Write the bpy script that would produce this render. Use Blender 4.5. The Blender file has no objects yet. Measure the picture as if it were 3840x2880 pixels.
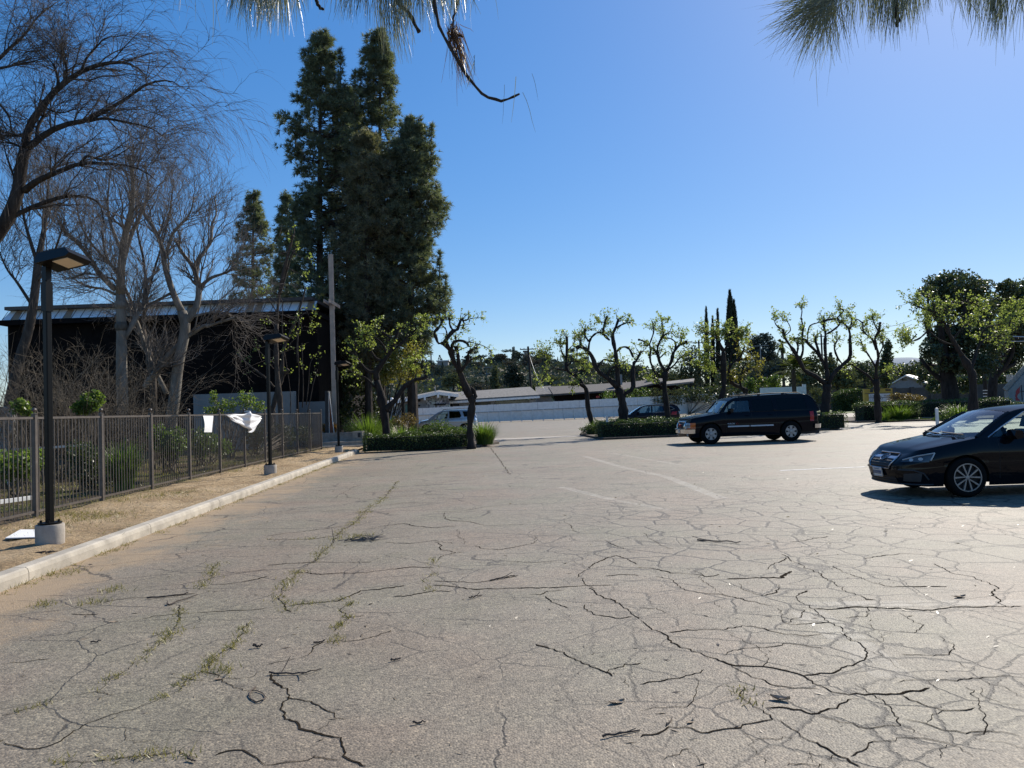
import bpy, math, random
import numpy as np
from mathutils import Vector, Matrix
from mathutils.geometry import tessellate_polygon

SC = bpy.context.scene
COL = SC.collection
rng = np.random.default_rng(7)
R = math.radians

# ------------------------------------------------------------------ camera
EYE = 1.55
FPX = 2880.0
PITCH = math.atan(95 / FPX)
ROLL = R(1.9)
fwd = np.array([0, math.cos(PITCH), math.sin(PITCH)])
r0 = np.array([1.0, 0, 0])
u0 = np.array([0, -math.sin(PITCH), math.cos(PITCH)])
RGT = math.cos(ROLL) * r0 - math.sin(ROLL) * u0
UP = math.sin(ROLL) * r0 + math.cos(ROLL) * u0
cam_d = bpy.data.cameras.new('camera')
cam_d.sensor_width = 36.0
cam_d.lens = 36.0 * FPX / 3840
cam_d.clip_end = 5000
cam_d.clip_start = 0.05
cam = bpy.data.objects.new('camera', cam_d)
COL.objects.link(cam)
m = Matrix.Identity(4)
for i in range(3):
    m[i][0] = RGT[i]; m[i][1] = UP[i]; m[i][2] = -fwd[i]
m[2][3] = EYE
cam.matrix_world = m
SC.camera = cam

def ray(x, y):
    return fwd + (x - 1920) / FPX * RGT - (y - 1440) / FPX * UP
def D(x, y, Y):
    """world point seen at photo point (x, y), Y metres ahead"""
    r = ray(x, y); t = Y / r[1]
    return np.array([r[0] * t, Y, EYE + r[2] * t])
def G(x, y, z=0.0):
    """world point on the ground seen at photo point (x, y)"""
    r = ray(x, y); t = (z - EYE) / r[2]
    return np.array([r[0] * t, r[1] * t, z])

# ------------------------------------------------------------------ mesh builder
ORG = {}
class MB:
    def __init__(s): s.V = []; s.F = []; s.n = 0
    def add(s, V, F):
        V = np.asarray(V, float).reshape(-1, 3)
        for f in (F if isinstance(F, list) else [F]):
            f = np.asarray(f, dtype=np.int64)
            if f.ndim == 1: f = f.reshape(1, -1)
            if f.size: s.F.append(f + s.n)
        s.V.append(V); s.n += len(V)
    def box(s, c, size, rz=0.0, M=None):
        sx, sy, sz = np.array(size) / 2
        V = np.array([[x, y, z] for z in (-sz, sz) for y in (-sy, sy) for x in (-sx, sx)])
        if rz:
            ca, sa = math.cos(rz), math.sin(rz)
            V = np.stack([V[:, 0] * ca - V[:, 1] * sa, V[:, 0] * sa + V[:, 1] * ca, V[:, 2]], 1)
        if M is not None: V = V @ np.array(M).T
        s.add(V + np.array(c), np.array([[0, 2, 3, 1], [4, 5, 7, 6], [0, 1, 5, 4], [2, 6, 7, 3], [0, 4, 6, 2], [1, 3, 7, 5]]))
    def prism(s, base, top):
        """two matching rings of points -> closed solid"""
        n = len(base); V = np.concatenate([np.array(base, float), np.array(top, float)])
        q = np.array([[i, (i + 1) % n, n + (i + 1) % n, n + i] for i in range(n)])
        s.add(V, [q, np.arange(n)[::-1], np.arange(n, 2 * n)])
    def slab(s, p0, p1, t, z0, z1):
        """upright wall from p0 to p1 (x,y), thickness t"""
        p0 = np.array(p0[:2]); p1 = np.array(p1[:2]); d = p1 - p0; d = d / np.linalg.norm(d); nrm = np.array([-d[1], d[0]]) * t / 2
        b = [p0 - nrm, p1 - nrm, p1 + nrm, p0 + nrm]
        s.prism([(*q, z0) for q in b], [(*q, z1) for q in b])
    def bar(s, a, b, w, h=None, up=(0, 0, 1)):
        a = np.array(a, float); b = np.array(b, float); h = h or w
        t = b - a; t = t / np.linalg.norm(t); u = np.cross(t, up)
        if np.linalg.norm(u) < 1e-4: u = np.cross(t, (1, 0, 0))
        u = u / np.linalg.norm(u); v = np.cross(u, t)
        c = [(-1, -1), (1, -1), (1, 1), (-1, 1)]
        s.prism([a + u * i * w / 2 + v * j * h / 2 for i, j in c], [b + u * i * w / 2 + v * j * h / 2 for i, j in c])
    def tubes(s, P, Rr, n=5, cap=False):
        P = np.asarray(P, float); Rr = np.asarray(Rr, float)
        if P.ndim == 2: P = P[None]; Rr = Rr[None]
        T, K, _ = P.shape
        t = np.gradient(P, axis=1); t /= np.linalg.norm(t, axis=2, keepdims=True) + 1e-9
        ref = np.zeros((T, 1, 3)); mt = np.abs(t.mean(1)); ref[np.arange(T), 0, mt.argmin(1)] = 1
        u = np.cross(t, np.broadcast_to(ref, t.shape)); u /= np.linalg.norm(u, axis=2, keepdims=True) + 1e-9
        w = np.cross(t, u)
        a = np.arange(n) / n * 2 * np.pi
        V = P[:, :, None] + Rr[:, :, None, None] * (np.cos(a)[None, None, :, None] * u[:, :, None] + np.sin(a)[None, None, :, None] * w[:, :, None])
        b = (np.arange(T) * K * n)[:, None, None] + (np.arange(K - 1) * n)[None, :, None]
        i = np.arange(n)[None, None, :]; j = (np.arange(n) + 1)[None, None, :] % n
        F = np.stack([b + i, b + j, b + n + j, b + n + i], -1).reshape(-1, 4)
        fl = [F]
        if cap:
            s0 = (np.arange(T) * K * n)[:, None]
            fl += [s0 + np.arange(n)[None, ::-1], s0 + (K - 1) * n + np.arange(n)[None]]
        s.add(V, fl)
    def tube(s, pts, r, n=8, cap=True):
        P = np.array(pts, float); rr = np.broadcast_to(np.asarray(r, float), (len(P),))
        s.tubes(P[None], rr[None], n, cap)
    def lathe(s, prof, c=(0, 0, 0), n=24, axis='z', a0=0, a1=2 * math.pi):
        """prof: (radius, height) list"""
        full = abs(a1 - a0 - 2 * math.pi) < 1e-6
        m_ = n if full else n + 1
        a = a0 + (a1 - a0) * np.arange(m_) / n
        pr = np.array(prof, float); K = len(pr)
        X = pr[:, 0][:, None] * np.cos(a); Y = pr[:, 0][:, None] * np.sin(a); Z = np.repeat(pr[:, 1][:, None], m_, 1)
        V = np.stack([X, Y, Z], -1)
        if axis == 'y': V = np.stack([X, Z, Y], -1)
        if axis == 'x': V = np.stack([Z, X, Y], -1)
        F = [[k * m_ + i, k * m_ + (i + 1) % m_, (k + 1) * m_ + (i + 1) % m_, (k + 1) * m_ + i] for k in range(K - 1) for i in range(n)]
        s.add(V.reshape(-1, 3) + np.array(c), np.array(F))
    def grid(s, V):
        """V: (A,B,3)"""
        A, B, _ = V.shape
        i = np.arange(A - 1)[:, None] * B + np.arange(B - 1)[None]
        s.add(V.reshape(-1, 3), np.stack([i, i + 1, i + B + 1, i + B], -1).reshape(-1, 4))
    def poly(s, rings, f=None):
        """flat polygon with holes: rings of 2-D points, f maps (u,v)->xyz"""
        pts = [Vector((p[0], p[1], 0)) for r_ in rings for p in r_]
        tri = tessellate_polygon([[Vector((p[0], p[1], 0)) for p in r_] for r_ in rings])
        V = [f(p.x, p.y) if f else (p.x, p.y, 0) for p in pts]
        s.add(V, np.array(tri))
    def quads(s, C, U, W):
        """cloud of rhombic leaves: centre, long half-axis, short half-axis"""
        N = len(C)
        V = np.stack([C - U, C + W * 1.0 - U * .1, C + U, C - W * 1.0 - U * .1], 1)
        s.add(V.reshape(-1, 3), np.arange(N * 4).reshape(N, 4))
    def blades(s, B, T, W):
        """cloud of thin triangles: base, tip, half-width vector"""
        N = len(B)
        V = np.stack([B - W, B + W, T], 1)
        s.add(V.reshape(-1, 3), np.arange(N * 3).reshape(N, 3))
    def build(s, name, mat=None, parent=None, loc=None, local=False, smooth=False, sharp=None):
        V = np.concatenate(s.V)
        org = np.zeros(3)
        if parent is not None and not local: org = ORG.get(parent.name, np.zeros(3))
        if parent is None and loc is not None: org = np.array(loc, float)
        V = V - org
        me = bpy.data.meshes.new(name)
        loops = np.concatenate([f.ravel() for f in s.F]).astype(np.int32)
        tot = np.concatenate([np.full(len(f), f.shape[1]) for f in s.F]); st = np.concatenate([[0], np.cumsum(tot)[:-1]]).astype(np.int32)
        me.vertices.add(len(V)); me.vertices.foreach_set('co', V.astype(np.float32).ravel())
        me.loops.add(len(loops)); me.loops.foreach_set('vertex_index', loops)
        me.polygons.add(len(tot)); me.polygons.foreach_set('loop_start', st)
        me.polygons.foreach_set('use_smooth', np.full(len(tot), bool(smooth)))
        me.update(calc_edges=True)
        if smooth and sharp: me.set_sharp_from_angle(angle=R(sharp))
        if mat is not None: me.materials.append(mat)
        o = bpy.data.objects.new(name, me); COL.objects.link(o)
        if parent is not None: o.parent = parent
        elif loc is not None: o.location = loc
        ORG[o.name] = org
        return o

def tag(o, label=None, cat=None, group=None, kind=None):
    if label: o['label'] = label
    if cat: o['category'] = cat
    if group: o['group'] = group
    if kind: o['kind'] = kind
    return o
def thing(name, label, cat, loc=(0, 0, 0), rz=0.0, group=None):
    o = bpy.data.objects.new(name, None); COL.objects.link(o)
    o.location = loc; o.rotation_euler = (0, 0, rz); o.empty_display_size = .2
    ORG[o.name] = np.array(loc, float)
    return tag(o, label, cat, group)
def structure(o): o['kind'] = 'structure'; return o
def copy_tree(o, parent=None):
    c = o.copy(); COL.objects.link(c)
    if parent is not None: c.parent = parent
    ORG[c.name] = ORG.get(o.name, np.zeros(3))
    for ch in list(o.children): copy_tree(ch, c)
    return c

def nz(v): return v / (np.linalg.norm(v, axis=-1, keepdims=True) + 1e-9)
def rdir(n, g=None): return nz((g or rng).normal(size=(n, 3)))
def interp_poly(P, K):
    """smooth resample of a polyline (Catmull-Rom) to K points"""
    P = np.asarray(P, float)
    if len(P) == 2: return P[0] + (P[1] - P[0]) * np.linspace(0, 1, K)[:, None]
    Q = np.vstack([2 * P[0] - P[1], P, 2 * P[-1] - P[-2]])
    out = []
    for k in np.linspace(0, len(P) - 1, K):
        i = min(int(k), len(P) - 2); t = k - i
        a, b, c, d = Q[i], Q[i + 1], Q[i + 2], Q[i + 3]
        out.append(.5 * ((2 * b) + (c - a) * t + (2 * a - 5 * b + 4 * c - d) * t * t + (-a + 3 * b - 3 * c + d) * t ** 3))
    return np.array(out)

# ------------------------------------------------------------------ materials
def new_mat(name):
    mt = bpy.data.materials.new(name); mt.use_nodes = True
    nt = mt.node_tree; nt.nodes.clear()
    out = nt.nodes.new('ShaderNodeOutputMaterial')
    return mt, nt, out
class N:
    """small wrapper for node building"""
    def __init__(s, nt): s.nt = nt
    def n(s, t, **kw):
        o = s.nt.nodes.new('ShaderNode' + t)
        for k, v in kw.items():
            if k == 'ins':
                for a, b in v.items(): s.set(o, a, b)
            else: setattr(o, k, v)
        return o
    def set(s, o, a, b):
        sock = o.inputs[a]
        if hasattr(b, 'is_output'): s.nt.links.new(b, sock)
        else: sock.default_value = b
    def noise(s, vec, scale, detail=3, rough=.55, dist=0.0, out='Fac'):
        o = s.n('TexNoise', ins={'Vector': vec, 'Scale': scale, 'Detail': detail, 'Roughness': rough, 'Distortion': dist})
        return o.outputs[out]
    def math(s, op, a, b=0.0, c=0.0, clamp=False):
        o = s.n('Math', operation=op, use_clamp=clamp)
        for i, v in enumerate((a, b, c)): s.set(o, i, v)
        return o.outputs[0]
    def mix(s, f, a, b, mode='MIX'):
        o = s.n('MixRGB', blend_type=mode)
        s.set(o, 0, f)
        for i, v in ((1, a), (2, b)):
            s.set(o, i, v if hasattr(v, 'is_output') else (*v, 1))
        return o.outputs[0]
    def ramp(s, f, stops, interp='LINEAR'):
        o = s.n('ValToRGB'); s.set(o, 0, f); cr = o.color_ramp; cr.interpolation = interp
        while len(cr.elements) > 1: cr.elements.remove(cr.elements[-1])
        for i, (p, c) in enumerate(stops):
            e = cr.elements[0] if i == 0 else cr.elements.new(p)
            e.position = p; e.color = (*c, 1) if not isinstance(c, (int, float)) else (c, c, c, 1)
        return o.outputs[0]
    def mapr(s, v, a, b, c=0.0, d=1.0, smooth=False):
        o = s.n('MapRange', interpolation_type='SMOOTHSTEP' if smooth else 'LINEAR')
        for i, x in enumerate((v, a, b, c, d)): s.set(o, i, x)
        return o.outputs[0]

def mat(name, col, rough=.6, var=.18, scale=6.0, metal=0.0, bump=0.0, bscale=None, coat=0.0, spec=.5, col2=None):
    mt, nt, out = new_mat(name); n = N(nt)
    p = n.n('BsdfPrincipled', ins={'Roughness': rough, 'Metallic': metal, 'Coat Weight': coat, 'Coat Roughness': .04, 'Specular IOR Level': spec})
    co = n.n('TexCoord').outputs['Object']
    f = n.noise(co, scale, 5, .6)
    c2 = col2 or tuple(max(0, c * (1 - 2 * var)) for c in col)
    c1 = tuple(min(1, c * (1 + var)) for c in col)
    n.set(p, 'Base Color', n.ramp(f, [(.3, c2), (.7, c1)]))
    if bump:
        b = n.n('Bump', ins={'Strength': bump, 'Distance': .02, 'Height': n.noise(co, bscale or scale * 6, 4, .6)})
        n.set(p, 'Normal', b.outputs[0])
    nt.links.new(p.outputs[0], out.inputs[0])
    return mt

def leaf_mat(name, col, col2, trans=.4, rough=.45, tcol=None, spec=.35, nscale=.7):
    mt, nt, out = new_mat(name); n = N(nt)
    g = n.n('NewGeometry'); co = n.n('TexCoord').outputs['Object']
    f = n.math('ADD', n.math('MULTIPLY', g.outputs['Random Per Island'], .6), n.math('MULTIPLY', n.noise(co, nscale, 3), .5))
    c = n.ramp(f, [(.2, col2), (.85, col)])
    p = n.n('BsdfPrincipled', ins={'Base Color': c, 'Roughness': rough, 'Specular IOR Level': spec})
    t = n.n('BsdfTranslucent', ins={'Color': n.mix(1.0, c, tcol or (1.7, 1.75, .8), 'MULTIPLY')})
    mx = n.n('MixShader', ins={0: trans, 1: p.outputs[0], 2: t.outputs[0]})
    nt.links.new(mx.outputs[0], out.inputs[0])
    return mt

def glass_mat(name, tint=(.75, .8, .8), ior=1.6, rough=.015):
    mt, nt, out = new_mat(name); n = N(nt)
    tr = n.n('BsdfTransparent', ins={'Color': (*tint, 1)})
    gl = n.n('BsdfGlossy', ins={'Color': (1, 1, 1, 1), 'Roughness': rough})
    ge = n.n('NewGeometry'); dt = n.n('VectorMath', operation='DOT_PRODUCT', ins={0: ge.outputs['Normal'], 1: ge.outputs['Incoming']})
    f0 = ((ior - 1) / (ior + 1)) ** 2; k = n.math('POWER', n.math('SUBTRACT', 1.0, n.math('ABSOLUTE', dt.outputs['Value'])), 5.0)
    mx = n.n('MixShader', ins={0: n.math('ADD', n.math('MULTIPLY', k, 1 - f0), f0), 1: tr.outputs[0], 2: gl.outputs[0]})
    nt.links.new(mx.outputs[0], out.inputs[0])
    return mt

def bark_mat(name, c1, c2, scale=8.0, bump=.6):
    mt, nt, out = new_mat(name); n = N(nt)
    co = n.n('TexCoord').outputs['Object']
    mp = n.n('Mapping', ins={'Vector': co, 'Scale': (1, 1, .25)}).outputs[0]
    f = n.noise(mp, scale, 6, .65)
    p = n.n('BsdfPrincipled', ins={'Base Color': n.ramp(f, [(.32, c2), (.68, c1)]), 'Roughness': .9, 'Specular IOR Level': .15})
    b = n.n('Bump', ins={'Strength': bump, 'Distance': .04, 'Height': n.noise(mp, scale * 2.5, 5, .7)})
    n.set(p, 'Normal', b.outputs[0])
    nt.links.new(p.outputs[0], out.inputs[0])
    return mt

M = {}
M['bark_dark'] = bark_mat('dark_bark', (.05, .042, .036), (.016, .013, .012))
M['bark_pale'] = bark_mat('pale_bark', (.27, .245, .21), (.11, .096, .08), 4)
M['bark_mid'] = bark_mat('brown_bark', (.105, .085, .07), (.04, .032, .026))
M['bark_black'] = bark_mat('grey_black_bark', (.075, .062, .052), (.022, .018, .016))
M['twig'] = mat('twig_bark', (.17, .145, .125), .85, .25, 3)
M['twig_dark'] = mat('dark_twig_bark', (.085, .068, .057), .85, .25, 3)
M['twig_red'] = mat('shrub_stems', (.13, .1, .065), .8, .35, 2)
M['mulberry'] = leaf_mat('spring_leaves', (.27, .33, .11), (.13, .18, .05), .5, tcol=(1.5, 1.45, .75))
M['mulberry_gold'] = leaf_mat('golden_leaves', (.24, .235, .06), (.09, .1, .03), .42, tcol=(1.6, 1.5, .7))
M['pine'] = leaf_mat('pine_needles', (.2, .22, .15), (.055, .075, .053), .28, .55, spec=.3)
M['pine_sunlit'] = leaf_mat('sunlit_tint_needles', (.24, .225, .15), (.075, .085, .06), .25, .55, spec=.3)  # sunlit tint of the pine needles, put into their colour
M['oak'] = leaf_mat('dark_evergreen_leaves', (.085, .105, .05), (.032, .045, .022), .22)
M['cypress'] = leaf_mat('cypress_foliage', (.028, .042, .024), (.012, .02, .013), .08, .6)
M['hedge'] = leaf_mat('hedge_leaves', (.085, .12, .035), (.03, .05, .018), .25)
M['shrub'] = leaf_mat('shrub_leaves', (.1, .15, .035), (.035, .06, .018), .35)
M['lime'] = leaf_mat('bright_shrub_leaves', (.16, .22, .055), (.06, .095, .025), .4)
M['grassy'] = leaf_mat('strappy_leaves', (.13, .2, .04), (.045, .08, .018), .4)
M['russet'] = leaf_mat('russet_leaves', (.16, .12, .05), (.07, .05, .03), .3)
M['gold_bush'] = leaf_mat('golden_bush_leaves', (.4, .2, .03), (.22, .1, .02), .35)
M['hill_tree'] = leaf_mat('hazy_hill_leaves', (.085, .1, .085), (.052, .066, .058), .1, 1.0, spec=.0)
M['hill_tree_olive'] = leaf_mat('olive_hill_leaves', (.12, .13, .07), (.075, .085, .055), .15, 1.0, spec=.0)
M['hill_tree_brown'] = leaf_mat('brown_hill_leaves', (.115, .1, .08), (.075, .068, .058), .1, 1.0, spec=.0)
M['palm'] = leaf_mat('palm_fronds', (.12, .14, .04), (.04, .055, .02), .25, .8, spec=.05)
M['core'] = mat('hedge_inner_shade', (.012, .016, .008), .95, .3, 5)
M['asph_wood'] = mat('grey_wood', (.26, .22, .18), .8, .2, 9)
M['iron'] = mat('bronze_painted_iron', (.12, .1, .085), .4, .15, 10, metal=.2)
M['pole_paint'] = mat('dark_bronze_paint', (.006, .0055, .005), .35, .15, 8, spec=.2)
M['lens'] = mat('lamp_lens', (.75, .6, .42), .3, .05, 5)
M['concrete'] = mat('concrete', (.4, .35, .29), .85, .16, 5, bump=.25, bscale=60)
M['concrete_shaded'] = mat('shaded_concrete', (.32, .28, .24), .85, .2, 4, bump=.3, bscale=50)  # darker concrete tone, painted for the wall face in shade
M['white_board'] = mat('white_foam_board', (.86, .85, .83), .5, .03, 4)
M['paper'] = mat('white_paper', (.8, .8, .8), .6, .03, 4)
M['white_paint'] = mat('aged_white_paint', (.8, .77, .72), .6, .07, 3)
M['white_wall'] = mat('white_stucco', (.27, .26, .245), .8, .08, 2, bump=.15)
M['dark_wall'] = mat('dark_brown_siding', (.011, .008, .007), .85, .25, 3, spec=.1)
M['fascia'] = mat('brown_fascia', (.06, .045, .04), .5, .2, 3)
M['roof_grey'] = mat('grey_shingle', (.2, .185, .165), .9, .22, 3, bump=.5, bscale=14)
M['roof_dark'] = mat('dark_shingle', (.085, .075, .07), .9, .25, 3, bump=.5, bscale=14)
M['house_wall'] = mat('grey_house_wall', (.3, .29, .28), .8, .12, 2)
M['window_dark'] = mat('dark_window_glass', (.012, .018, .02), .08, .1, 2, spec=.8)
M['window_teal'] = mat('teal_window_glass', (.07, .16, .14), .12, .12, 2, spec=.7)
M['brown_block'] = mat('brown_block_wall', (.13, .09, .075), .85, .15, 1.5, bump=.3)
M['black'] = mat('matte_black', (.008, .008, .009), .6, .1, 5)
M['tire'] = mat('tyre_rubber', (.005, .005, .005), .8, .15, 12, spec=.15)
M['chrome'] = mat('chrome', (.75, .75, .76), .12, .03, 4, metal=1.0)
M['alloy'] = mat('alloy_wheel', (.3, .3, .3), .35, .05, 8, metal=.65)
M['silver_rim'] = mat('grey_alloy', (.34, .34, .35), .35, .08, 8, metal=.6)
M['black_paint'] = mat('black_car_paint', (.004, .0045, .0065), .22, .06, 2, coat=0.5, spec=.0)
M['navy_paint'] = mat('navy_black_car_paint', (.004, .005, .009), .25, .06, 2, coat=0.35, spec=.0)
M['maroon_paint'] = mat('dark_purple_car_paint', (.012, .009, .016), .2, .06, 2, coat=0.5, spec=.0)
M['silver_paint'] = mat('silver_car_paint', (.42, .46, .52), .3, .04, 2, metal=.55, coat=1.0)
M['trim'] = mat('satin_trim', (.4, .4, .42), .25, .04, 4, metal=.9)
M['silver_trim'] = mat('silver_painted_trim', (.5, .53, .57), .3, .03, 4, spec=.6)
M['glass'] = glass_mat('car_glass', (.7, .78, .76), 1.75)
M['glass_dark'] = glass_mat('tinted_car_glass', (.02, .024, .03), 1.32)
M['windscreen'] = glass_mat('windscreen_glass', (.74, .84, .82), 1.9)
M['seat'] = mat('dark_seat_fabric', (.02, .02, .022), .8, .15, 8)
M['dash'] = mat('sunlit_dash', (.3, .31, .3), .7, .1, 4)
M['lamp_clear'] = mat('clear_lamp', (.4, .42, .42), .1, .1, 8, spec=.9)
M['lamp_dark'] = mat('smoked_lamp', (.05, .052, .055), .08, .2, 14, spec=.9)
M['amber'] = mat('amber_lens', (.6, .13, .02), .2, .1, 8)
M['red_lens'] = mat('red_lens', (.35, .015, .02), .2, .1, 8)
M['red_paint'] = mat('red_emblem_paint', (.35, .02, .03), .5, .1, 4)
M['yellow_sign'] = mat('yellow_sign_paint', (.5, .34, .05), .6, .12, 2)
M['sign_white'] = mat('white_sign_panel', (.62, .62, .6), .5, .04, 3)
M['plate'] = mat('licence_plate_white', (.62, .62, .6), .5, .05, 30)
M['ink'] = mat('dark_lettering', (.03, .03, .04), .6, .1, 5)
M['grey_mono'] = mat('grey_monument_stucco', (.27, .29, .28), .85, .1, 3, bump=.2)
M['slate'] = mat('dark_slate', (.03, .032, .035), .6, .2, 3)
M['cross_wood'] = mat('pale_weathered_beam', (.52, .38, .29), .75, .14, 2.5)
M['rust_wood'] = mat('red_brown_timber', (.2, .075, .04), .7, .2, 4)
M['pole_wood'] = mat('dark_pole_wood', (.025, .021, .018), .9, .25, 3)
M['wire'] = mat('cable_sheath', (.02, .02, .02), .6, .1, 3)
M['cable_light'] = mat('pale_cable_sheath', (.5, .5, .5), .5, .05, 3)
M['clerestory'] = mat('sky_glow_glazing', (.78, .82, .84), .2, .06, 1.2, spec=.8)  # pale colour stands for sky glow and reflection on the glass
M['dead_leaf'] = mat('dry_leaf', (.4, .3, .2), .8, .25, 20)
M['stick'] = mat('dry_stick', (.09, .065, .05), .9, .3, 20)

def stone_mat():
    mt, nt, out = new_mat('rubble_stone'); n = N(nt)
    co = n.n('TexCoord').outputs['Object']
    co2 = n.mix(.25, co, n.noise(co, 3, 2, out='Color'))
    v = n.n('TexVoronoi', ins={'Vector': co2, 'Scale': 3.2}); e = n.n('TexVoronoi', feature='DISTANCE_TO_EDGE', ins={'Vector': co2, 'Scale': 3.2})
    h = n.n('HueSaturation', ins={'Saturation': .12, 'Value': .45, 'Color': v.outputs['Color']})
    c = n.mix(n.mapr(e.outputs[0], .02, .09), (.05, .05, .05), h.outputs[0])
    p = n.n('BsdfPrincipled', ins={'Base Color': c, 'Roughness': .9})
    nt.links.new(p.outputs[0], out.inputs[0]); return mt
M['stone'] = stone_mat()

# ------------------------------------------------------------------ sun and sky
SUN_AZ, SUN_EL = R(37), R(37)
w = bpy.data.worlds.new('World'); SC.world = w; w.use_nodes = True
nt = w.node_tree; bg = nt.nodes['Background']
sky = nt.nodes.new('ShaderNodeTexSky'); sky.sky_type = 'NISHITA'; sky.sun_disc = False
sky.sun_elevation = SUN_EL; sky.sun_rotation = SUN_AZ
sky.air_density = 1.0; sky.dust_density = .3; sky.ozone_density = 6.0
hs = nt.nodes.new('ShaderNodeHueSaturation'); hs.inputs['Saturation'].default_value = 1.6; hs.inputs['Hue'].default_value = .51
gm = nt.nodes.new('ShaderNodeGamma'); gm.inputs[1].default_value = .6; nt.links.new(sky.outputs[0], gm.inputs[0]); nt.links.new(gm.outputs[0], hs.inputs['Color']); nt.links.new(hs.outputs[0], bg.inputs[0]); bg.inputs[1].default_value = .15
sl = bpy.data.lights.new('sun', 'SUN'); sl.energy = 3.7; sl.angle = R(.53); sl.color = (1, .93, .82)
so = bpy.data.objects.new('sun', sl); COL.objects.link(so)
sd = Vector((math.cos(SUN_EL) * math.sin(SUN_AZ), math.cos(SUN_EL) * math.cos(SUN_AZ), math.sin(SUN_EL)))
so.rotation_euler = sd.to_track_quat('Z', 'Y').to_euler(); so.location = sd * 60
SC.view_settings.view_transform = 'Standard'; SC.view_settings.look = 'None'
SC.view_settings.gamma = 1.0; SC.view_settings.exposure = 0.8
SC.cycles.max_bounces = 8; SC.cycles.transparent_max_bounces = 16
SC.cycles.use_denoising = True
# ================================================================== ground
VZ = 0.12                       # level of the dirt verge behind the kerb
k0 = G(0, 2222); k1 = G(1348, 1698)
kd = (k1 - k0)[:2]; kd /= np.linalg.norm(kd); kn = np.array([-kd[1], kd[0]])      # kn points left, away from the lot
def KL(Y, off=0.0):
    p = k0[:2] + kd * (Y - k0[1]) / kd[1]
    return p + kn * off
# fence line through measured post feet
f0 = G(133, 1937, VZ); f1 = G(1206, 1684, VZ)
fd = (f1 - f0)[:2]; fd /= np.linalg.norm(fd)
def FL(Y): return f0[:2] + fd * (Y - f0[1]) / fd[1]

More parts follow.
